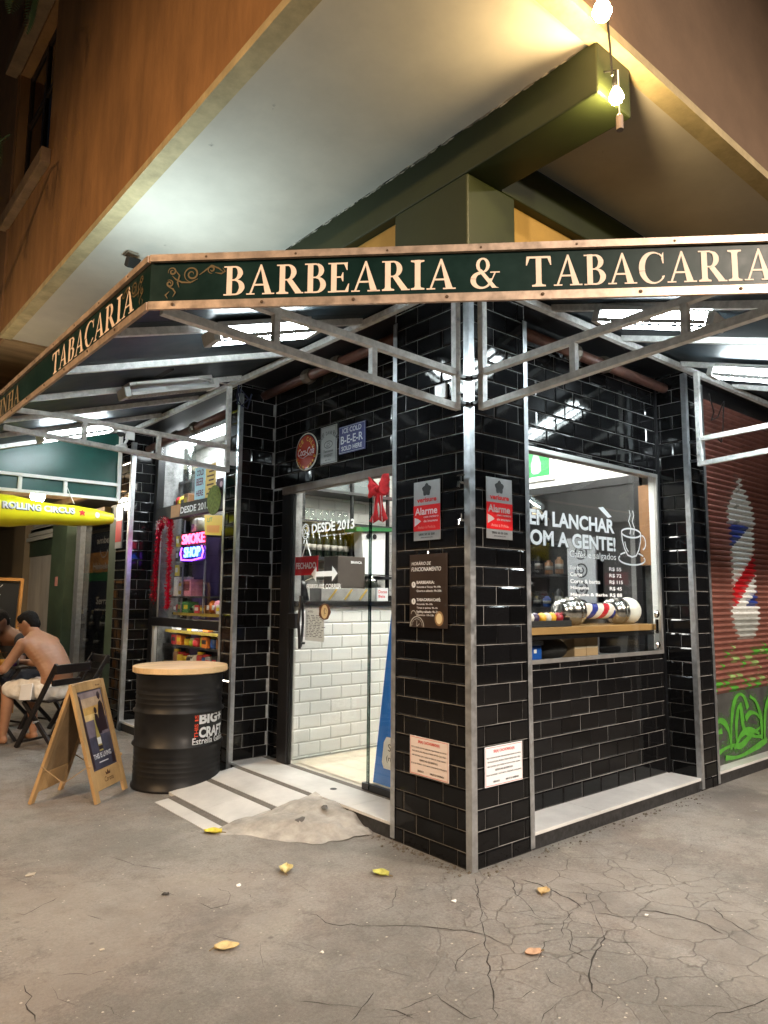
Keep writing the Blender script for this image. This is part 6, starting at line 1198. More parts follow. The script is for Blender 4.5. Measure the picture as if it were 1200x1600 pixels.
# ================================================================== A-board
A1, A2, B1_, B2_ = Vector((-1.11, 2.45, 0)), Vector((-.79, 2.74, 0)), Vector((-1.46, 2.74, 0)), Vector((-1.16, 3.03, 0))
ab = thing('sandwich_board', 'folding pine sandwich board with bottle poster THIS IS LIVING beside the drum table', 'sign board', (-1.13, 2.74, 0))
ma = (A1+B1_)/2; mb_ = (A2+B2_)/2; TH = .80; T1 = Vector((ma.x, ma.y, TH)); T2 = Vector((mb_.x, mb_.y, TH))
def leaf_frame(F1, F2, H1, H2, nm, poster):
    U = (F2-F1).normalized(); V = ((H1-F1)).normalized(); N = U.cross(V).normalized(); 
    if N.z < 0: N = -N
    wd_ = (F2-F1).length; L_ = (H1-F1).length; P = lambda u, v, d=0: F1+U*u+V*v+N*d
    def sl(u0, u1, v0, v1, d0, d1, name, m, par=ab, bv=.003): return MB().slab([P(u0, v0, d0), P(u1, v0, d0), P(u1, v1, d0), P(u0, v1, d0)], N*(d1-d0)).out(name, m, par, bevel=bv)
    sl(0, .048, 0, L_, -.012, .012, 'frame_rail', WOOD); sl(wd_-.048, wd_, 0, L_, -.012, .012, 'frame_rail', WOOD); sl(.049, wd_-.049, L_-.065, L_, -.011, .011, 'frame_rail', WOOD); sl(.049, wd_-.049, .075, .21, -.011, .011, 'frame_rail', WOOD)
    pn = sl(.047, wd_-.047, .209, L_-.063, -.008, -.002, 'panel', mat('plywood_back', (.27, .18, .09), .8, var=.2) if not poster else mat('poster_dusk_blue', (.065, .065, .10), .35, var=.5, vscale=6, stretch=(1, 1, 1)), ab, 0)
    if poster:
        p0, p1, q0, q1 = .062, wd_-.062, .222, L_-.078; H = q1-q0; d = -.0012
        # sunset print: bands of sky, figures and a bottle
        bands = [(.70, .80, (.50, .30, .09)), (.80, .92, (.42, .30, .20)), (.92, 1.0, (.24, .19, .20)), (.62, .70, (.62, .44, .20)), (.40, .62, (.16, .13, .16))]
        for i, (a, b, c_) in enumerate(bands): MB().poly([P(p0, q0+H*a, d), P(p1, q0+H*a+.006, d), P(p1, q0+H*b+.006, d), P(p0, q0+H*b, d)]).out('sky_print', mat(f'sunset_band_{i}', c_, .4, var=.25, vscale=12), ab, fix=False)
        fig = mat('silhouette_print', (.030, .018, .024), .4, var=.3)
        mb = MB(); X = lambda u, v, e=0: P(p0+(p1-p0)*u, q0+H*v, d+.0006+e)
        mb.poly([X(.62, .45), X(.98, .45), X(.97, .80), X(.90, .86), X(.80, .84), X(.70, .70)]); mb.poly([X(.86+.07*cos(a), .93+.055*sin(a), .0002) for a in [i*pi/6 for i in range(12)]]); mb.poly([X(.46, .42, .0003), X(.70, .42, .0003), X(.66, .68, .0003), X(.54, .70, .0003)]); mb.poly([X(.60+.06*cos(a), .74+.045*sin(a), .0004) for a in [i*pi/6 for i in range(12)]])
        mb.poly([X(0, 0, .0003), X(.12, 0, .0003), X(.10, .95, .0003), X(0, 1, .0003)]); mb.poly([X(.86, .0, .0004), X(1, 0, .0004), X(1, .14, .0004), X(.9, .12, .0004)])
        mb.out('figure_print', fig, ab, fix=False)
        btl = [(.44, .20), (.60, .20), (.605, .38), (.56, .47), (.53, .56), (.525, .66), (.485, .66), (.48, .56), (.455, .47), (.435, .38)]
        MB().poly([X(u-.02, v, .0012) for u, v in btl]).out('bottle_print', mat('pale_beer_print', (.40, .33, .10), .35), ab, fix=False)
        MB().poly([X(u-.02, v, .0016) for u, v in ((.44, .29), (.60, .29), (.60, .38), (.44, .38))]).out('bottle_label_print', PAPER, ab, fix=False); MB().poly([X(u-.02, v, .0016) for u, v in ((.44, .22), (.60, .22), (.60, .27), (.44, .27))]).out('bottle_foot_print', fig, ab, fix=False)
        mb = MB(); text(mb, 'THIS IS LIVING', X(.12, .115, .0018), U, V, (p1-p0)*.76, .036, bold=.03); mb.poly([X(.3, .055, .0018), X(.7, .055, .0018), X(.7, .07, .0018), X(.3, .07, .0018)]); mb.out('lettering', WHITEV, ab, fix=False)
        mb = MB(); text(mb, 'Corona', P(wd_/2-.06, .115, .0116), U, V, .12, .035, bold=.01, shear=.2); cw_ = [(-.028, .16), (.028, .16), (.034, .185), (.015, .172), (0, .195), (-.015, .172), (-.034, .185)]; mb.poly([P(wd_/2+u, v, .0116) for u, v in cw_]); mb.out('burnt_emblem', mat('burnt_brown', (.09, .035, .012), .7), ab, fix=False)
        mb = MB(); text(mb, 'Modelo', P(wd_-.13, L_-.045, .0116), U, V, .055, .012); mb.out('burnt_lettering', mat('burnt_brown', (.09, .035, .012), .7), ab, fix=False)
leaf_frame(A1, A2, T1, T2, 'front', True); leaf_frame(B2_, B1_, T2, T1, 'back', False)
MB().tube([A1.lerp(T1, .31), A1.lerp(T1, .30).lerp(B1_.lerp(T1, .30), .5)+Vector((0, 0, -.10)), B1_.lerp(T1, .31)], .004, 6).out('cord', mat('hemp_cord', (.30, .20, .10), .9), ab); MB().tube([A2.lerp(T2, .31), A2.lerp(T2, .30).lerp(B2_.lerp(T2, .30), .5)+Vector((0, 0, -.09)), B2_.lerp(T2, .31)], .004, 6).out('cord', mat('hemp_cord', (.30, .20, .10), .9), ab)
for F, T in ((A1, T1), (A2, T2)): MB().ball(F.lerp(T, .31)+Vector((.012, -.01, .0)), .012, 8, 6).out('cord_knob', WOOD, ab)

# ================================================================== litter
def fallen_leaf(x, y, s, rot, c, lab, curl=.5):
    t = thing('fallen_leaf', lab, 'leaf', (x, y, 0), 'fallen leaves on the pavement'); mb = MB(); nU, nV = 10, 6
    for i in range(nU+1):
        u = i/nU; hw = s*.36*sin(pi*min(1, .06+u*.94))**.75
        for j in range(nV+1):
            v = j/nV*2-1; px, py = (u-.5)*s, v*hw
            pz = .004 + s*curl*(.30*v*v*(1-.4*u) + .22*(u-.45)**2 + .05*sin(u*9+v*4))
            mb.v.append((x+px*cos(rot)-py*sin(rot), y+px*sin(rot)+py*cos(rot), pz))
    for i in range(nU):
        for j in range(nV): mb.f.append((i*(nV+1)+j, (i+1)*(nV+1)+j, (i+1)*(nV+1)+j+1, i*(nV+1)+j+1))
    o = mb.out('blade', mat('leaf_'+lab.split()[0]+lab.split()[1], c, .6, var=.35, vscale=30), t, smooth=True); sd = o.modifiers.new('t', 'SOLIDIFY'); sd.thickness = .0007
    MB().tube([(x-s*.5*cos(rot), y-s*.5*sin(rot), .012), (x-s*.72*cos(rot+.2), y-s*.72*sin(rot+.2), .006)], .0022, 5).out('stalk', mat('leaf_stalk', (.18, .12, .04), .7), t)
fallen_leaf(-.76, 1.42, .115, 2.2, (.50, .42, .04), 'yellow green fallen leaf at the foot of the marble ramp', .55)
fallen_leaf(-.74, .63, .105, .9, (.46, .38, .16), 'pale yellow curled fallen leaf in front of the cement mound', .8)
fallen_leaf(-.39, .28, .10, 1.8, (.42, .42, .09), 'bright yellow fallen leaf left of the corner pillar', .6)
fallen_leaf(-1.37, .08, .10, -.4, (.48, .36, .16), 'large tan fallen leaf near the bottom of the view', .4)
fallen_leaf(.09, -.39, .085, .3, (.40, .27, .11), 'light brown fallen leaf among the cracks by the pillar', .5)
fallen_leaf(-.44, -.74, .075, 2.7, (.42, .26, .16), 'pinkish brown fallen leaf on the cracked slab', .45)
def scrap(px, py, s, c, lab, nm='paper_scrap', cat='litter'):
    x, y = gp(px, py); rr_ = random.Random(px); pts = [(x+s*(.6+.5*rr_.random())*cos(a), y+s*(.5+.5*rr_.random())*sin(a)) for a in [i*pi/3.5 for i in range(7)]]
    tag(MB().slab([(p[0], p[1], .003+.006*rr_.random()) for p in pts], (0, 0, .003)).out(nm, mat('scrap_'+cat+str(c), c, .8)), lab, cat)
scrap(373, 1385, .016, (.75, .75, .74), 'small torn white paper scrap below the pale curled leaf'); scrap(709, 1410, .017, (.75, .75, .74), 'small white paper scrap in front of the corner pillar'); scrap(160, 1487, .014, (.55, .48, .38), 'beige paper scrap on the left pavement')
scrap(258, 1399, .020, (.03, .025, .02), 'dark twig stub on the pavement left of the ramp', 'twig', 'twig'); scrap(48, 1368, .028, (.42, .37, .30), 'pale flattened smear of paper on the left pavement'); scrap(503, 1491, .010, (.7, .68, .62), 'tiny pale pebble near the long crack', 'pebble', 'pebble'); scrap(1010, 1432, .010, (.7, .68, .64), 'tiny white scrap beside the dark crack on the right')
mb = MB(); rr_ = random.Random(21)
for i in range(260):
    x, y = gp(rr_.uniform(-50, 1250), rr_.uniform(1250, 1640)); s = rr_.uniform(.0015, .005)
    if x > -.03 and y > -.03: continue
    if -.85 < x < .05 and .75 < y < 2.6: continue
    mb.add([(x-s, y-s*.6, .001), (x+s, y-s, .001), (x+s*.7, y+s, .001), (x-s, y+s*.8, .001), (x, y, s*.9)], [(0,1,4),(1,2,4),(2,3,4),(3,0,4)])
tag(mb.out('grit', mat('pale_grit', (.50, .46, .40), .9), fix=False), 'pale grit scattered over the pavement', 'grit', kind='stuff')
mb = MB(); rr_ = random.Random(33)
for i in range(260):
    s = rr_.uniform(.002, .008) if i % 9 else .011; q = abs(rr_.gauss(0, .045))
    if i % 2: x, y = rr_.uniform(0, 2.5), -.012-q
    else: x, y = -.012-q, rr_.choice([rr_.uniform(0, .62), rr_.uniform(0, .8)])
    mb.ball((x, y, s*.4), (s, s*.8, s*.55), 5, 4)
tag(mb.out('dirt_crumbs', mat('dirt_crumb', (.13, .11, .085), .95, var=.4, vscale=50), fix=False), 'crumbs of dirt gathered along the foot of the tiled pillar', 'dirt', kind='stuff')
# gum and stains on the mound
for (x, y, s) in ((-.30, 1.12, .035), (-.18, 1.2, .02), (-.20, 1.04, .024)):
    pass

# ================================================================== neighbouring bar
XB = .20
bf = thing('bar_shopfront', 'green framed front of the neighbouring bar with grey plywood door', 'shop front', (XB, 7.5, 0)); BGR = mat('bar_green_paint', (.030, .048, .028), .55, var=.3, vscale=4)
MB().box((.06, 5.50, 0), (.2, 5.86, 2.48)).out('post', BGR, bf); MB().box((.15, 7.25, 0), (.22, 7.42, 2.6)).out('steel_post', STEEL, bf); MB().box((.12, 7.75, 0), (.35, 8.45, 2.6)).out('post', BGR, bf); MB().box((.20, 10.35, 0), (.45, 11.1, 2.8)).out('post', mat('bar_beige', (.20, .15, .09), .7), bf)
MB().box((.30, 8.46, 0), (.34, 10.34, 2.05)).out('plywood_door', mat('grey_plywood', (.36, .33, .29), .75, var=.22, vscale=4, stretch=(1, 1, .3)), bf); MB().box((.28, 8.46, 2.05), (.34, 10.34, 2.5)).out('transom', BGR, bf); MB().box((.32, 8.5, .0), (.299, 8.7, .001)).out('floor_strip', BGR, bf)
for i in range(4): MB().box((.22+.03*i, 8.46, 2.30+.08*i), (.26+.03*i, 10.34, 2.36+.08*i)).out('shutter_slat', mat('pale_shutter', (.42, .42, .38), .5), bf)
MB().box((.29, 8.52, 1.02), (.299, 8.80, 1.20)).out('switch_box', PAPER, bf); MB().box((.115, 8.05, 1.55), (.1195, 8.17, 1.68)).out('small_sticker', mat('faded_red_sticker', (.35, .15, .13), .6), bf)
MB().box((.22, 5.87, .05), (.225, 7.24, 2.45)).out('glass_pane', GLASSD, bf); MB().box((-.01, 5.88, 2.40), (.22, 7.24, 2.47)).out('head_beam', mat('bar_timber', (.30, .20, .10), .7, var=.3), bf)
MB().box((.5, 11.2, 0), (.6, 16, 3)).out('far_wall', mat('bar_beige', (.2, .15, .09), .7), bf); MB().box((.62, 5.7, 0), (2.5, 5.76, 3)).out('inner_wall', DARKW, bf); MB().box((2.5, 5.7, 0), (2.55, 11, 3)).out('inner_wall', DARKW, bf)
ba = thing('bar_canopy', 'timber canopy over the neighbouring bar tables', 'canopy', (-.8, 9, 2.9)); MB().box((-2.4, 5.4, 2.95), (2.5, 16, 3.0)).out('roof', mat('bar_ceiling', (.34, .28, .20), .8, var=.2), ba)
for y in (6.6, 8.0, 9.4): MB().box((-2.4, y, 2.78), (.2, y+.09, 2.949)).out('joist', mat('bar_timber', (.30, .20, .10), .7), ba)
for x in (-1.6, -.7, .1): MB().box((x, 5.42, 2.70), (x+.08, 16, 2.779)).out('purlin', mat('bar_timber', (.30, .20, .10), .7), ba)
def globe(x, y, z, r, es, lab, c=(1, .86, .66)):
    t = thing('globe_lamp', lab, 'lamp', (x, y, z), 'globe lamps of the bar'); MB().ball((x, y, z), r, 16, 10).out('globe', mat(f'lit_globe_{es}', (.9, .9, .85), .4, emit=c, estr=es), t, smooth=True); MB().tube([(x, y, z+r), (x, y, 2.95)], .008, 6).out('cord', CABLE, t)
globe(-.55, 6.7, 2.63, .085, 130, 'lit round globe lamp above the yellow inflatable'); globe(-1.9, 7.6, 2.62, .085, 170, 'lit globe lamp over the bar tables at the far left'); globe(1.3, 6.9, 2.55, .09, 150, 'lit globe lamp inside the bar behind its glass'); globe(-2.1, 5.2, 2.75, .085, 150, 'lit globe lamp above the left edge of the terrace')
fg = thing('drinks_fridge', 'tall drinks fridge with colourful band and beer logos behind the bar glass', 'fridge', (.8, 7.4, 0)); MB().box((.50, 6.75, 0), (1.2, 8.3, 2.35)).out('cabinet', mat('dark_fridge', (.02, .02, .022), .3), fg)
MB().box((.49, 6.8, 1.62), (.499, 8.25, 2.02)).out('poster_band', mat('orange_poster', (.36, .16, .03), .4, var=.5, vscale=6), fg); MB().box((.48, 6.8, 1.62), (.489, 8.25, 1.74)).out('green_band', mat('green_band_print', (.02, .12, .03), .4), fg)
mb = MB(); text(mb, 'ambev', (.47, 7.55, 2.13), UL, VZ, .60, .10, bold=.02); text(mb, 'Heineken', (.47, 7.65, 1.78), UL, VZ, .75, .09); text(mb, 'Serra', (.47, 7.45, 1.30), UL, VZ, .45, .1); mb.poly([(.47, 7.5, 1.22), (.47, 6.9, 1.22), (.47, 6.9, 1.235), (.47, 7.5, 1.235)]); ribbon(mb, arc(0, 0, .16, 200, 340, 14), .02, (.47, 7.25, 2.1), UL, VZ); mb.out('logo_print', mat('pale_logo_print', (.45, .42, .36), .5), fg, fix=False)
for i in range(6): bottle(.45, 6.85+.22*i, .96 if i % 2 else .72, f'beer bottle, {ordn[i]} in the bar fridge', .26, FOILC if i % 2 else FOILB, DG, LAB, 'beer bottles in the bar fridge', .04)
ps = thing('parasol_cover', 'folded grey covered board with red oval logo leaning behind the bar glass', 'board', (.35, 6.2, 0)); MB().slab([(.30, 6.6, .5), (.30, 5.95, .5), (.30, 5.95, 1.5), (.30, 6.25, 1.38), (.30, 6.48, 1.1)], (.03, 0, 0)).out('cover', mat('grey_cover', (.20, .18, .15), .8), ps); MB().lathe((.298, 6.12, .92), [(.12, 0), (.12, .003), (0, .003)], 20, (0,1,0), (0,0,.8), (-1,0,0)).out('oval_logo', REDP, ps)
# yellow inflatable
yi = thing('inflatable_tube', 'long tapering yellow inflatable with white lettering and a red star over the bar terrace', 'inflatable', (-.75, 5.1, 2.27)); YIN = mat('yellow_inflatable', (.80, .74, .015), .35, var=.08, vscale=4, bump=.04, bscale=12)
def jr_(x): return .068+.10*min(1, max(0, (-.20-x)/1.25))
prof_ = []; xs_ = [-.195, -.20, -.23, -.4, -.6, -.8, -1.0, -1.2, -1.45, -1.8, -2.2, -2.5, -2.6]
zc = lambda x: 2.235-.0*(x)
MB().lathe((0, 5.06, 2.245), [(0, -.19)] + [(.05, -.195)] + [(jr_(x)+.012*sin(x*9), x) for x in xs_[1:-1]] + [(.10, -2.58), (0, -2.6)], 28, (0, 1, 0), (0, 0, 1), (1, 0, 0)).out('body', YIN, yi, smooth=True)
MB().tube([(-.19, 5.06, 2.245), (-.16, 5.06, 2.245)], .012, 8).out('valve', WHITEP, yi)
def on_joint(x0, v0, lift=.003):
    def f(u, v): x = x0+u; r = jr_(x)+.012*sin(x*9)+lift; a = (v0+v)/r; return Vector((x, 5.06-r*cos(a), 2.245+r*sin(a)))
    return f
mb = MB(); text(mb, 'ROLLING CIRCUS', (0,0,0), (1,0,0), (0,1,0), 0.69, .074, bold=.045, bend=on_joint(-1.314, -.001, .003)); mb.out('letter_outline', BLACKV, yi, fix=False); mb = MB(); text(mb, 'ROLLING CIRCUS', (0,0,0), (1,0,0), (0,1,0), 0.69, .074, bold=.045, bend=on_joint(-1.308, .006, .009)); mb.out('lettering', WHITEV, yi, fix=False)
mb = MB(); f_ = on_joint(-.545, .03, .004); mb.poly([f_((.045 if i % 2 == 0 else .019)*cos(pi/2+i*pi/5), (.045 if i % 2 == 0 else .019)*sin(pi/2+i*pi/5)) for i in range(10)]); mb.out('red_star', REDP, yi, fix=False)
mb = MB(); f_ = on_joint(-.385, .02, .004); mb.poly([f_(.026*cos(a), .034*sin(a)) for a in [i*pi/8 for i in range(16)]]); mb.out('pale_badge', WHITEV, yi, fix=False)
MB().tube([(-.60, 5.06, 2.37), (-.665, 5.19, 2.60)], .004, 6).out('cord', WHITEP, yi); MB().tube([(-1.9, 5.06, 2.40), (-1.9, 5.19, 2.64)], .004, 6).out('cord', WHITEP, yi)
# menu chalkboard
cb = thing('menu_chalkboard', 'orange framed chalkboard menu standing behind the seated men', 'chalkboard', (-.9, 7.0, 0)); OFR = mat('orange_wood', (.52, .25, .07), .5, var=.2)
Q1, Q2 = Vector((-1.35, 7.0, .75)), Vector((-.62, 7.0, .75)); MB().slab([Q1+Vector((.03, 0, .03)), Q2+Vector((-.03, 0, .03)), (-.60, 7.06, 1.57), (-1.32, 7.06, 1.57)], (0, .02, 0)).out('board', mat('chalkboard_black', (.012, .012, .012), .8), cb)
for a, b in ((Q1, (-1.34, 7.07, 1.62)), (Q2, (-.575, 7.07, 1.62)), ((-1.34, 7.07, 1.61), (-.575, 7.07, 1.61)), (Q1, Q2)): MB().bar(a, b, .05, .035).out('frame', OFR, cb)
for x in (-1.33, -.62): MB().bar((x, 6.98, 0), (x, 7.0, .76), .04).out('leg', OFR, cb)
mb = MB(); rr_ = random.Random(4)
for i in range(7):
    z = 1.52-.10*i; pts = [(x_*.02, .018*sin(x_*1.9+i)+rr_.uniform(-.008, .008)) for x_ in range(30)]
    ribbon(mb, pts[:rr_.randint(18, 30)], .008, Vector((-1.28, 6.985+.07*(z-.75)/.85-.03, z)), Vector((1, 0, 0)), VZ)
mb.out('chalk_writing', mat('chalk', (.55, .53, .5), .9), cb, fix=False)

# ================================================================== terrace chairs and table
CHB = mat('black_wood_chair', (.012, .010, .010), .4, var=.3)
def folding_chair(x, y, face, lab):
    t = thing('folding_chair', lab, 'chair', (x, y, 0), 'black folding chairs on the bar terrace', face); w2 = .20
    def bar(n, p, q, a=.035, b=.022): MB().bar(p, q, a, b, (1, 0, 0)).out(n, CHB, t, local=True, bevel=.003)
    for s in (-1, 1):
        bar('leg', (-.25, s*w2, .78), (.19, s*w2, 0), .03, .042); bar('leg', (.17, s*(w2-.03), .42), (-.25, s*(w2-.03), 0), .026, .036)
        MB().tube([(-.02, s*(w2-.04), .245), (-.02, s*(w2+.02), .245)], .010, 8).out('pivot_bolt', STEEL, t, local=True)
    MB().box((-.262, -w2-.012, .69), (-.228, w2+.012, .775)).out('back_slat', CHB, t, local=True, bevel=.004); MB().box((-.19, -w2+.03, .575), (-.165, w2-.03, .63)).out('back_slat', CHB, t, local=True, bevel=.004)
    for i in range(4): MB().box((-.16+.09*i, -w2+.015, .425), (-.16+.09*i+.08, w2-.015, .443)).out('seat_slat', CHB, t, local=True, bevel=.003)
    MB().bar((.125, -w2, .06), (.125, w2, .06), .02).out('stretcher', CHB, t, local=True); MB().bar((-.20, -w2+.03, .05), (-.20, w2-.03, .05), .02).out('stretcher', CHB, t, local=True); return t
FM = atan2(.882, -.473)
folding_chair(-.80, 4.72, FM, 'black folding chair carrying the shirtless man beside the sandwich board'); folding_chair(-.36, 5.42, FM+1.15, 'empty black folding chair standing behind the shirtless man'); folding_chair(-.72, 6.02, FM+1.5, 'black folding chair under the man in the black T-shirt')
folding_chair(-1.55, 5.95, FM+2.6, 'black folding chair under the man in khaki at the left edge')
tb2 = thing('terrace_table', 'small dark folding table with drinks between the seated men', 'table', (-1.22, 5.35, 0))
for i in range(6): MB().box((-1.50+.095*i, 5.05, .70), (-1.50+.095*i+.088, 5.65, .722)).out('top_slat', CHB, tb2, bevel=.003)
for sx in (-1, 1): MB().bar((-1.22-.22*sx, 5.12, .0), (-1.22+.22*sx, 5.12, .70), .03).out('leg', CHB, tb2); MB().bar((-1.22-.22*sx, 5.58, 0), (-1.22+.22*sx, 5.58, .70), .03).out('leg', CHB, tb2)
def can(x, y, c, lab): 
    t = thing('drink_can', lab, 'can', (x, y, .722)); MB().lathe((x, y, .723), [(.024, 0), (.031, .006), (.031, .135), (.025, .147), (0, .147)], 16).out('can_body', mat('can_'+lab.split()[0], c, .3, .5), t, smooth=True); MB().lathe((x, y, .7235), [(.0312, .03), (.0312, .10)], 16).out('label', PAPER if c[0] > .3 else mat('can_label', (.3, .25, .4), .4), t, smooth=True)
can(-1.06, 5.13, (.12, .03, .25), 'purple drink can on the dark terrace table'); can(-1.02, 5.22, (.55, .5, .5), 'silver drink can on the dark terrace table next to the purple one')
bg_ = thing('beer_glass', 'half full glass of amber beer on the terrace table', 'glass', (-1.16, 5.10, .722)); MB().lathe((-1.16, 5.10, .723), [(.03, 0), (.04, .14), (.037, .14)], 16).out('glass', JG, bg_, smooth=True); MB().lathe((-1.16, 5.10, .728), [(.028, 0), (.033, .07), (0, .07)], 14).out('beer', mat('amber_beer', (.55, .25, .03), .2), bg_, smooth=True)

# ================================================================== people
def capsule(mb, p, q, r0, r1, n=12):
    p = Vector(p); q = Vector(q); d = (q-p); L_ = d.length; d.normalize(); pts = []; rs = []
    for i in range(5): t = i/4*pi/2; pts.append(p-d*r0*cos(t)*1.0); rs.append(max(.001, r0*sin(t)))
    for i in range(1, 4): pts.append(p.lerp(q, i/4)); rs.append(r0+(r1-r0)*i/4)
    for i in range(5): t = i/4*pi/2; pts.append(q+d*r1*sin(t)); rs.append(max(.001, r1*cos(t)))
    mb.tube(pts, rs, n)
def chain(mb, pts): 
    for (p, r), (q, s) in zip(pts, pts[1:]): capsule(mb, p, q, r, s)
def remesh(o, vox, smooth_it=6):
    r = o.modifiers.new('remesh', 'REMESH'); r.mode = 'VOXEL'; r.voxel_size = vox; r.use_smooth_shade = True
    s = o.modifiers.new('smooth', 'SMOOTH'); s.factor = .5; s.iterations = smooth_it
def seated(x, y, face, lab, skin, hair, lean=.26, look=(.0, 0), shirt=None, shorts=None, seat=.445, arms=None, head_down=.45, vox=.0095, detail=True):
    t = thing('person', lab, 'person', (x, y, 0), None, face)
    hip = Vector((-.02, 0, seat+.085)); ch = Vector((-.02+lean*.62, 0, seat+.40)); nk = Vector((-.02+lean*1.12, 0, seat+.575)); 
    mid = Vector((-.06+lean*.22, 0, seat+.24)); hd_ = nk+Vector((.075+.06*head_down, 0, .135-.02*head_down))
    mb = MB()
    sp = smooth_pts([(hip.x, hip.z-.02), (hip.x-.035, seat+.20), (hip.x-.01+lean*.12, seat+.31), (ch.x-.02, seat+.43), (ch.x+lean*.28, seat+.515), (nk.x-.02, nk.z-.02)], 4)
    wds = [(.120, .172), (.118, .165), (.122, .170), (.130, .198), (.105, .205), (.065, .092)]
    for i, q in enumerate(sp):
        f = min(i/4, 4.999); k = int(f); a_ = wds[k]; b_ = wds[k+1]; u_ = f-k; mb.ball((q[0], 0, q[1]), (a_[0]+(b_[0]-a_[0])*u_, a_[1]+(b_[1]-a_[1])*u_, .085), 18, 10, Matrix.Rotation(lean*1.2*min(1, i/10), 3, 'Y'))
    chain(mb, [(nk+Vector((-.05, 0, -.06)), .068), (nk+Vector((.02, 0, .04)), .057), (hd_+Vector((-.02, 0, -.05)), .054)])
    for s in (-1, 1): mb.ball(ch+Vector((-.085, s*.085, .03)), (.045, .07, .11), 10, 8, Matrix.Rotation(.35, 3, 'Y'))
    # head
    Rh = Matrix.Rotation(look[0], 3, 'Z') @ Matrix.Rotation(head_down, 3, 'Y'); H = lambda a, b, c: hd_ + Rh@Vector((a, b, c))
    mb.ball(hd_, (.098, .076, .108), 18, 12, Rh); mb.ball(H(.035, 0, -.062), (.055, .052, .058), 14, 8, Rh); capsule(mb, H(.090, 0, .012), H(.108, 0, -.030), .010, .015); mb.ball(H(.094, 0, -.066), (.010, .024, .009), 8, 6, Rh); mb.ball(H(.078, 0, -.098), (.018, .022, .016), 8, 6, Rh)
    for s in (-1, 1): mb.ball(H(-.008, s*.078, -.005), (.022, .011, .034), 10, 8, Rh); mb.ball(H(.085, s*.03, .026), (.012, .022, .009), 8, 6, Rh)
    sh_z = seat+.50; sx = lean*.86
    arms = arms or {1: ((.30, .30, seat+.28), (.56, .20, seat+.22)), -1: ((.34, -.24, seat+.29), (.58, -.12, seat+.30))}
    for s in (-1, 1):
        e, h_ = arms[s]; S_ = Vector((sx, s*.185, sh_z)); e = Vector(e); h_ = Vector(h_)
        mb.ball(S_, (.062, .062, .066), 12, 8); chain(mb, [(S_, .058), (S_.lerp(e, .45), .050), (e, .041)]); chain(mb, [(e, .043), (e.lerp(h_, .3), .043), (h_, .028)])
        d = (h_-e).normalized(); side = d.cross(Vector((0, 0, 1))).normalized(); up_ = side.cross(d); pc_ = h_+d*.055
        mb.ball(pc_-d*.01, (.042, .042, .024), 10, 8)
        for k in range(4):
            o_ = pc_+d*.025+side*(-.030+.020*k); ln = (.055, .066, .062, .048)[k]; m_ = o_+d*ln*.55-up_*.008; capsule(mb, o_, m_, .0095, .009, 8); capsule(mb, m_, m_+d*ln*.4-up_*.026, .009, .0078, 8)
        th = pc_-d*.03+side*s*.035; capsule(mb, th, th+d*.04+side*s*.016-up_*.012, .0115, .010, 8); capsule(mb, th+d*.04+side*s*.016-up_*.012, th+d*.068+side*s*.012-up_*.024, .010, .008, 8)
        K = Vector((.43, s*.13, seat+.075)); F = Vector((.40+.04*s, s*.14, .085)); Hj = Vector((0, s*.09, seat+.075))
        chain(mb, [(Hj, .088), (Hj.lerp(K, .5), .080), (K, .060)]); chain(mb, [(K, .058), (K.lerp(F, .35)+Vector((-.015, 0, 0)), .056), (F, .036)])
        mb.ball(F+Vector((-.02, 0, -.045)), (.035, .032, .038), 10, 8); capsule(mb, F+Vector((0, 0, -.050)), F+Vector((.13, s*.015, -.062)), .034, .024)
        for k in range(5): tq = F+Vector((.145, s*.015+(-.032+.016*k), -.068)); capsule(mb, tq, tq+Vector((.03, 0, -.002)), .010, .008, 6)
    bo = mb.out('body', skin, t, local=True, smooth=True, fix=False); remesh(bo, vox, 5)
    hb_ = MB(); hb_.ball(H(-.012, 0, .022), (.100, .082, .098), 18, 12, Rh); hb_.ball(H(-.05, 0, -.03), (.062, .066, .072), 14, 8, Rh); hb_.ball(H(.035, 0, .068), (.055, .066, .042), 12, 8, Rh)
    ho = hb_.out('hair', hair, t, local=True, smooth=True, fix=False); remesh(ho, .010, 2); tx = bpy.data.textures.get('hairtex') or bpy.data.textures.new('hairtex', 'CLOUDS'); tx.noise_scale = .02; dsp = ho.modifiers.new('d', 'DISPLACE'); dsp.texture = tx; dsp.strength = .008
    eb = MB()
    for s in (-1, 1): eb.ball(H(.0935, s*.030, .008), (.006, .012, .006), 8, 6, Rh)
    eb.out('eyes', MATBLK, t, local=True, smooth=True, fix=False)
    if shorts:
        sb = MB(); sb.ball(hip+Vector((-.01, 0, -.005)), (.155, .195, .115), 16, 10)
        for s in (-1, 1):
            K = Vector((.43, s*.13, seat+.075)); Hj = Vector((0, s*.09, seat+.07)); chain(sb, [(Hj, .106), (Hj.lerp(K, .5), .100), (Hj.lerp(K, .88), .088)])
        so = sb.out('shorts', shorts, t, local=True, smooth=True, fix=False); remesh(so, .011, 3); tw = bpy.data.textures.get('foldtex') or bpy.data.textures.new('foldtex', 'CLOUDS'); tw.noise_scale = .09; dd = so.modifiers.new('d', 'DISPLACE'); dd.texture = tw; dd.strength = .035
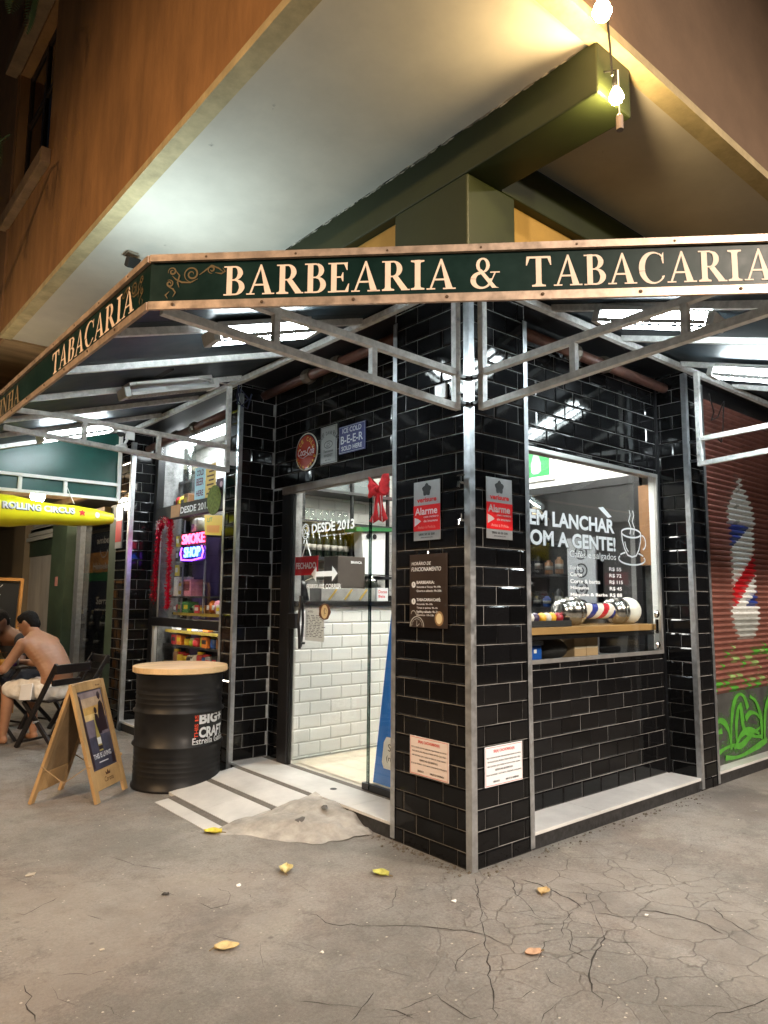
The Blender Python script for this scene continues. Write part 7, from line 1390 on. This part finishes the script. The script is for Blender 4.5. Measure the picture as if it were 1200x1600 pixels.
    if shirt:
        sb = MB(); sb.ball(mid, (.125, .172, .17), 16, 10); sb.ball(ch, (.136, .192, .175), 16, 10, Matrix.Rotation(lean*.9, 3, 'Y')); sb.ball(ch+Vector((lean*.2, 0, .085)), (.10, .21, .085), 14, 8); sb.ball(hip, (.135, .18, .10), 14, 8)
        for s in (-1, 1): S_ = Vector((sx, s*.185, sh_z)); e = Vector(arms[s][0]); chain(sb, [(S_, .076), (S_.lerp(e, .62), .066)])
        so = sb.out('shirt', shirt, t, local=True, smooth=True, fix=False); remesh(so, .012, 4)
    return t
def skin_mat(nm, c):
    m_ = mat(nm, c, .48, var=.10, vscale=9, bump=.05, bscale=60, spec=.4); m_.node_tree.nodes['Principled BSDF'].inputs['Subsurface Weight'].default_value = .06; return m_
SK1 = skin_mat('tanned_skin', (.37, .195, .115)); SK2 = skin_mat('dark_skin', (.12, .055, .03)); SK3 = skin_mat('light_skin', (.34, .18, .10)); HAIR = mat('black_hair', (.006, .005, .0045), .8, spec=.2, bump=.5, bscale=180)
SHORTS = mat('cream_cotton_shorts', (.74, .71, .65), .85, var=.12, vscale=14, bump=.3, bscale=30)
seated(-.80, 4.72, FM, 'shirtless tanned man in cream shorts sitting with his back to the street', SK1, HAIR, .25, (.25, 0), None, SHORTS)
tw_ = MB().slab([(.02, .205, .60), (.17, .20, .575), (.15, .235, .44), (.0, .238, .45)], (0, .012, 0)); tq = thing('towel', 'white cloth hanging from the shirtless man\'s waist', 'cloth', (-.80, 4.72, 0), None, FM); o = tw_.out('cloth', PAPER, tq, local=True, bevel=.005)
seated(-.72, 6.02, FM+1.5, 'man in a black T-shirt leaning over behind the shirtless man', SK2, HAIR, .26, (0, 0), mat('black_tshirt', (.014, .014, .016), .85), mat('dark_shorts', (.02, .02, .025), .85), vox=.013)
seated(-1.55, 5.95, FM+2.9, 'man in a khaki shirt at the left edge of the terrace', SK3, HAIR, .18, (0, 0), mat('khaki_shirt', (.36, .29, .19), .85, var=.15), mat('dark_shorts', (.02, .02, .025), .85), vox=.013)

# ================================================================== tree at the left edge
tr = thing('street_tree', 'street tree whose drooping feathery twigs hang in at the top left', 'tree', (-3.3, 5.2, 0)); BARK = mat('tree_bark', (.07, .05, .035), .9, var=.4, bump=.5, bscale=30)
TB = MB().tube([(-3.3, 5.2, 0), (-3.35, 5.15, 1.5), (-3.25, 5.1, 3.2), (-3.1, 4.9, 4.6), (-2.95, 4.7, 6.2), (-2.9, 4.6, 7.6)], [.16, .13, .11, .09, .06, .03], 10); lim = [((-3.1, 4.9, 4.6), (-2.5, 4.2, 5.0), (-2.0, 3.75, 5.35), (-1.80, 3.62, 5.32)), ((-2.95, 4.7, 6.0), (-2.4, 3.9, 6.2), (-1.95, 3.2, 6.25), (-1.72, 3.05, 6.17)), ((-2.95, 4.7, 6.2), (-3.4, 5.4, 6.9), (-3.8, 5.9, 7.2)), ((-3.25, 5.1, 3.2+.8), (-3.8, 4.6, 4.9), (-4.2, 4.2, 5.4)), ((-2.9, 4.6, 7.4), (-2.5, 4.1, 7.9), (-2.3, 3.8, 8.0))]
for L_ in lim: TB.tube([Vector(p) for p in L_], [.045, .03, .02, .010][:len(L_)] if len(L_) == 4 else [.045, .03, .015], 7)
TB.out('trunk', BARK, tr, smooth=True)
rl = random.Random(12); mb = MB()
def frond(p, d, ln, k=15):
    p = Vector(p); d = Vector(d).normalized(); 
    for i in range(k):
        t = i/k; q = p+d*ln*t+Vector((0, 0, -.35*ln*t*t)); s_ = d.cross(VZ).normalized()
        for s in (-1, 1):
            l_ = ln*.30*sin(pi*(.15+.8*t)); dd = (s_*s*.8+d*.55+Vector((0, 0, -.25))).normalized(); n_ = dd.cross(VZ).normalized()*.011
            mb.add([q, q+dd*l_*.5+n_, q+dd*l_, q+dd*l_*.5-n_], [(0, 1, 2, 3)])
for L_ in lim:
    for i in range(len(L_)-1):
        for k in range(7):
            p = Vector(L_[i]).lerp(Vector(L_[i+1]), rl.random()); p += Vector((rl.gauss(0, .06), rl.gauss(0, .06), rl.gauss(0, .05)))
            d = Vector((rl.gauss(0, 1), rl.gauss(0, 1), rl.gauss(-.1, .5)))
            if i == len(L_)-2 and L_ in lim[:2]: d = Vector((-.3+rl.gauss(0, .35), -.2+rl.gauss(0, .35), -.5+rl.gauss(0, .3)))
            frond(p, d, rl.uniform(.3, .5) if L_ not in lim[:2] else rl.uniform(.22, .34))
for k in range(130):
    c = Vector((-3.4+rl.gauss(0, .6), 5.4+rl.gauss(0, .6), 6.6+rl.gauss(0, .8)))
    if (c.x > -2.75): c.x = -2.75-rl.random()*.8
    frond(c, (rl.gauss(0, 1), rl.gauss(0, 1), rl.gauss(0, .5)), rl.uniform(.3, .55))
tag(mb.out('crown', mat('dark_leaf', (.035, .06, .015), .6, var=.3, vscale=9), tr, fix=False), kind='stuff')
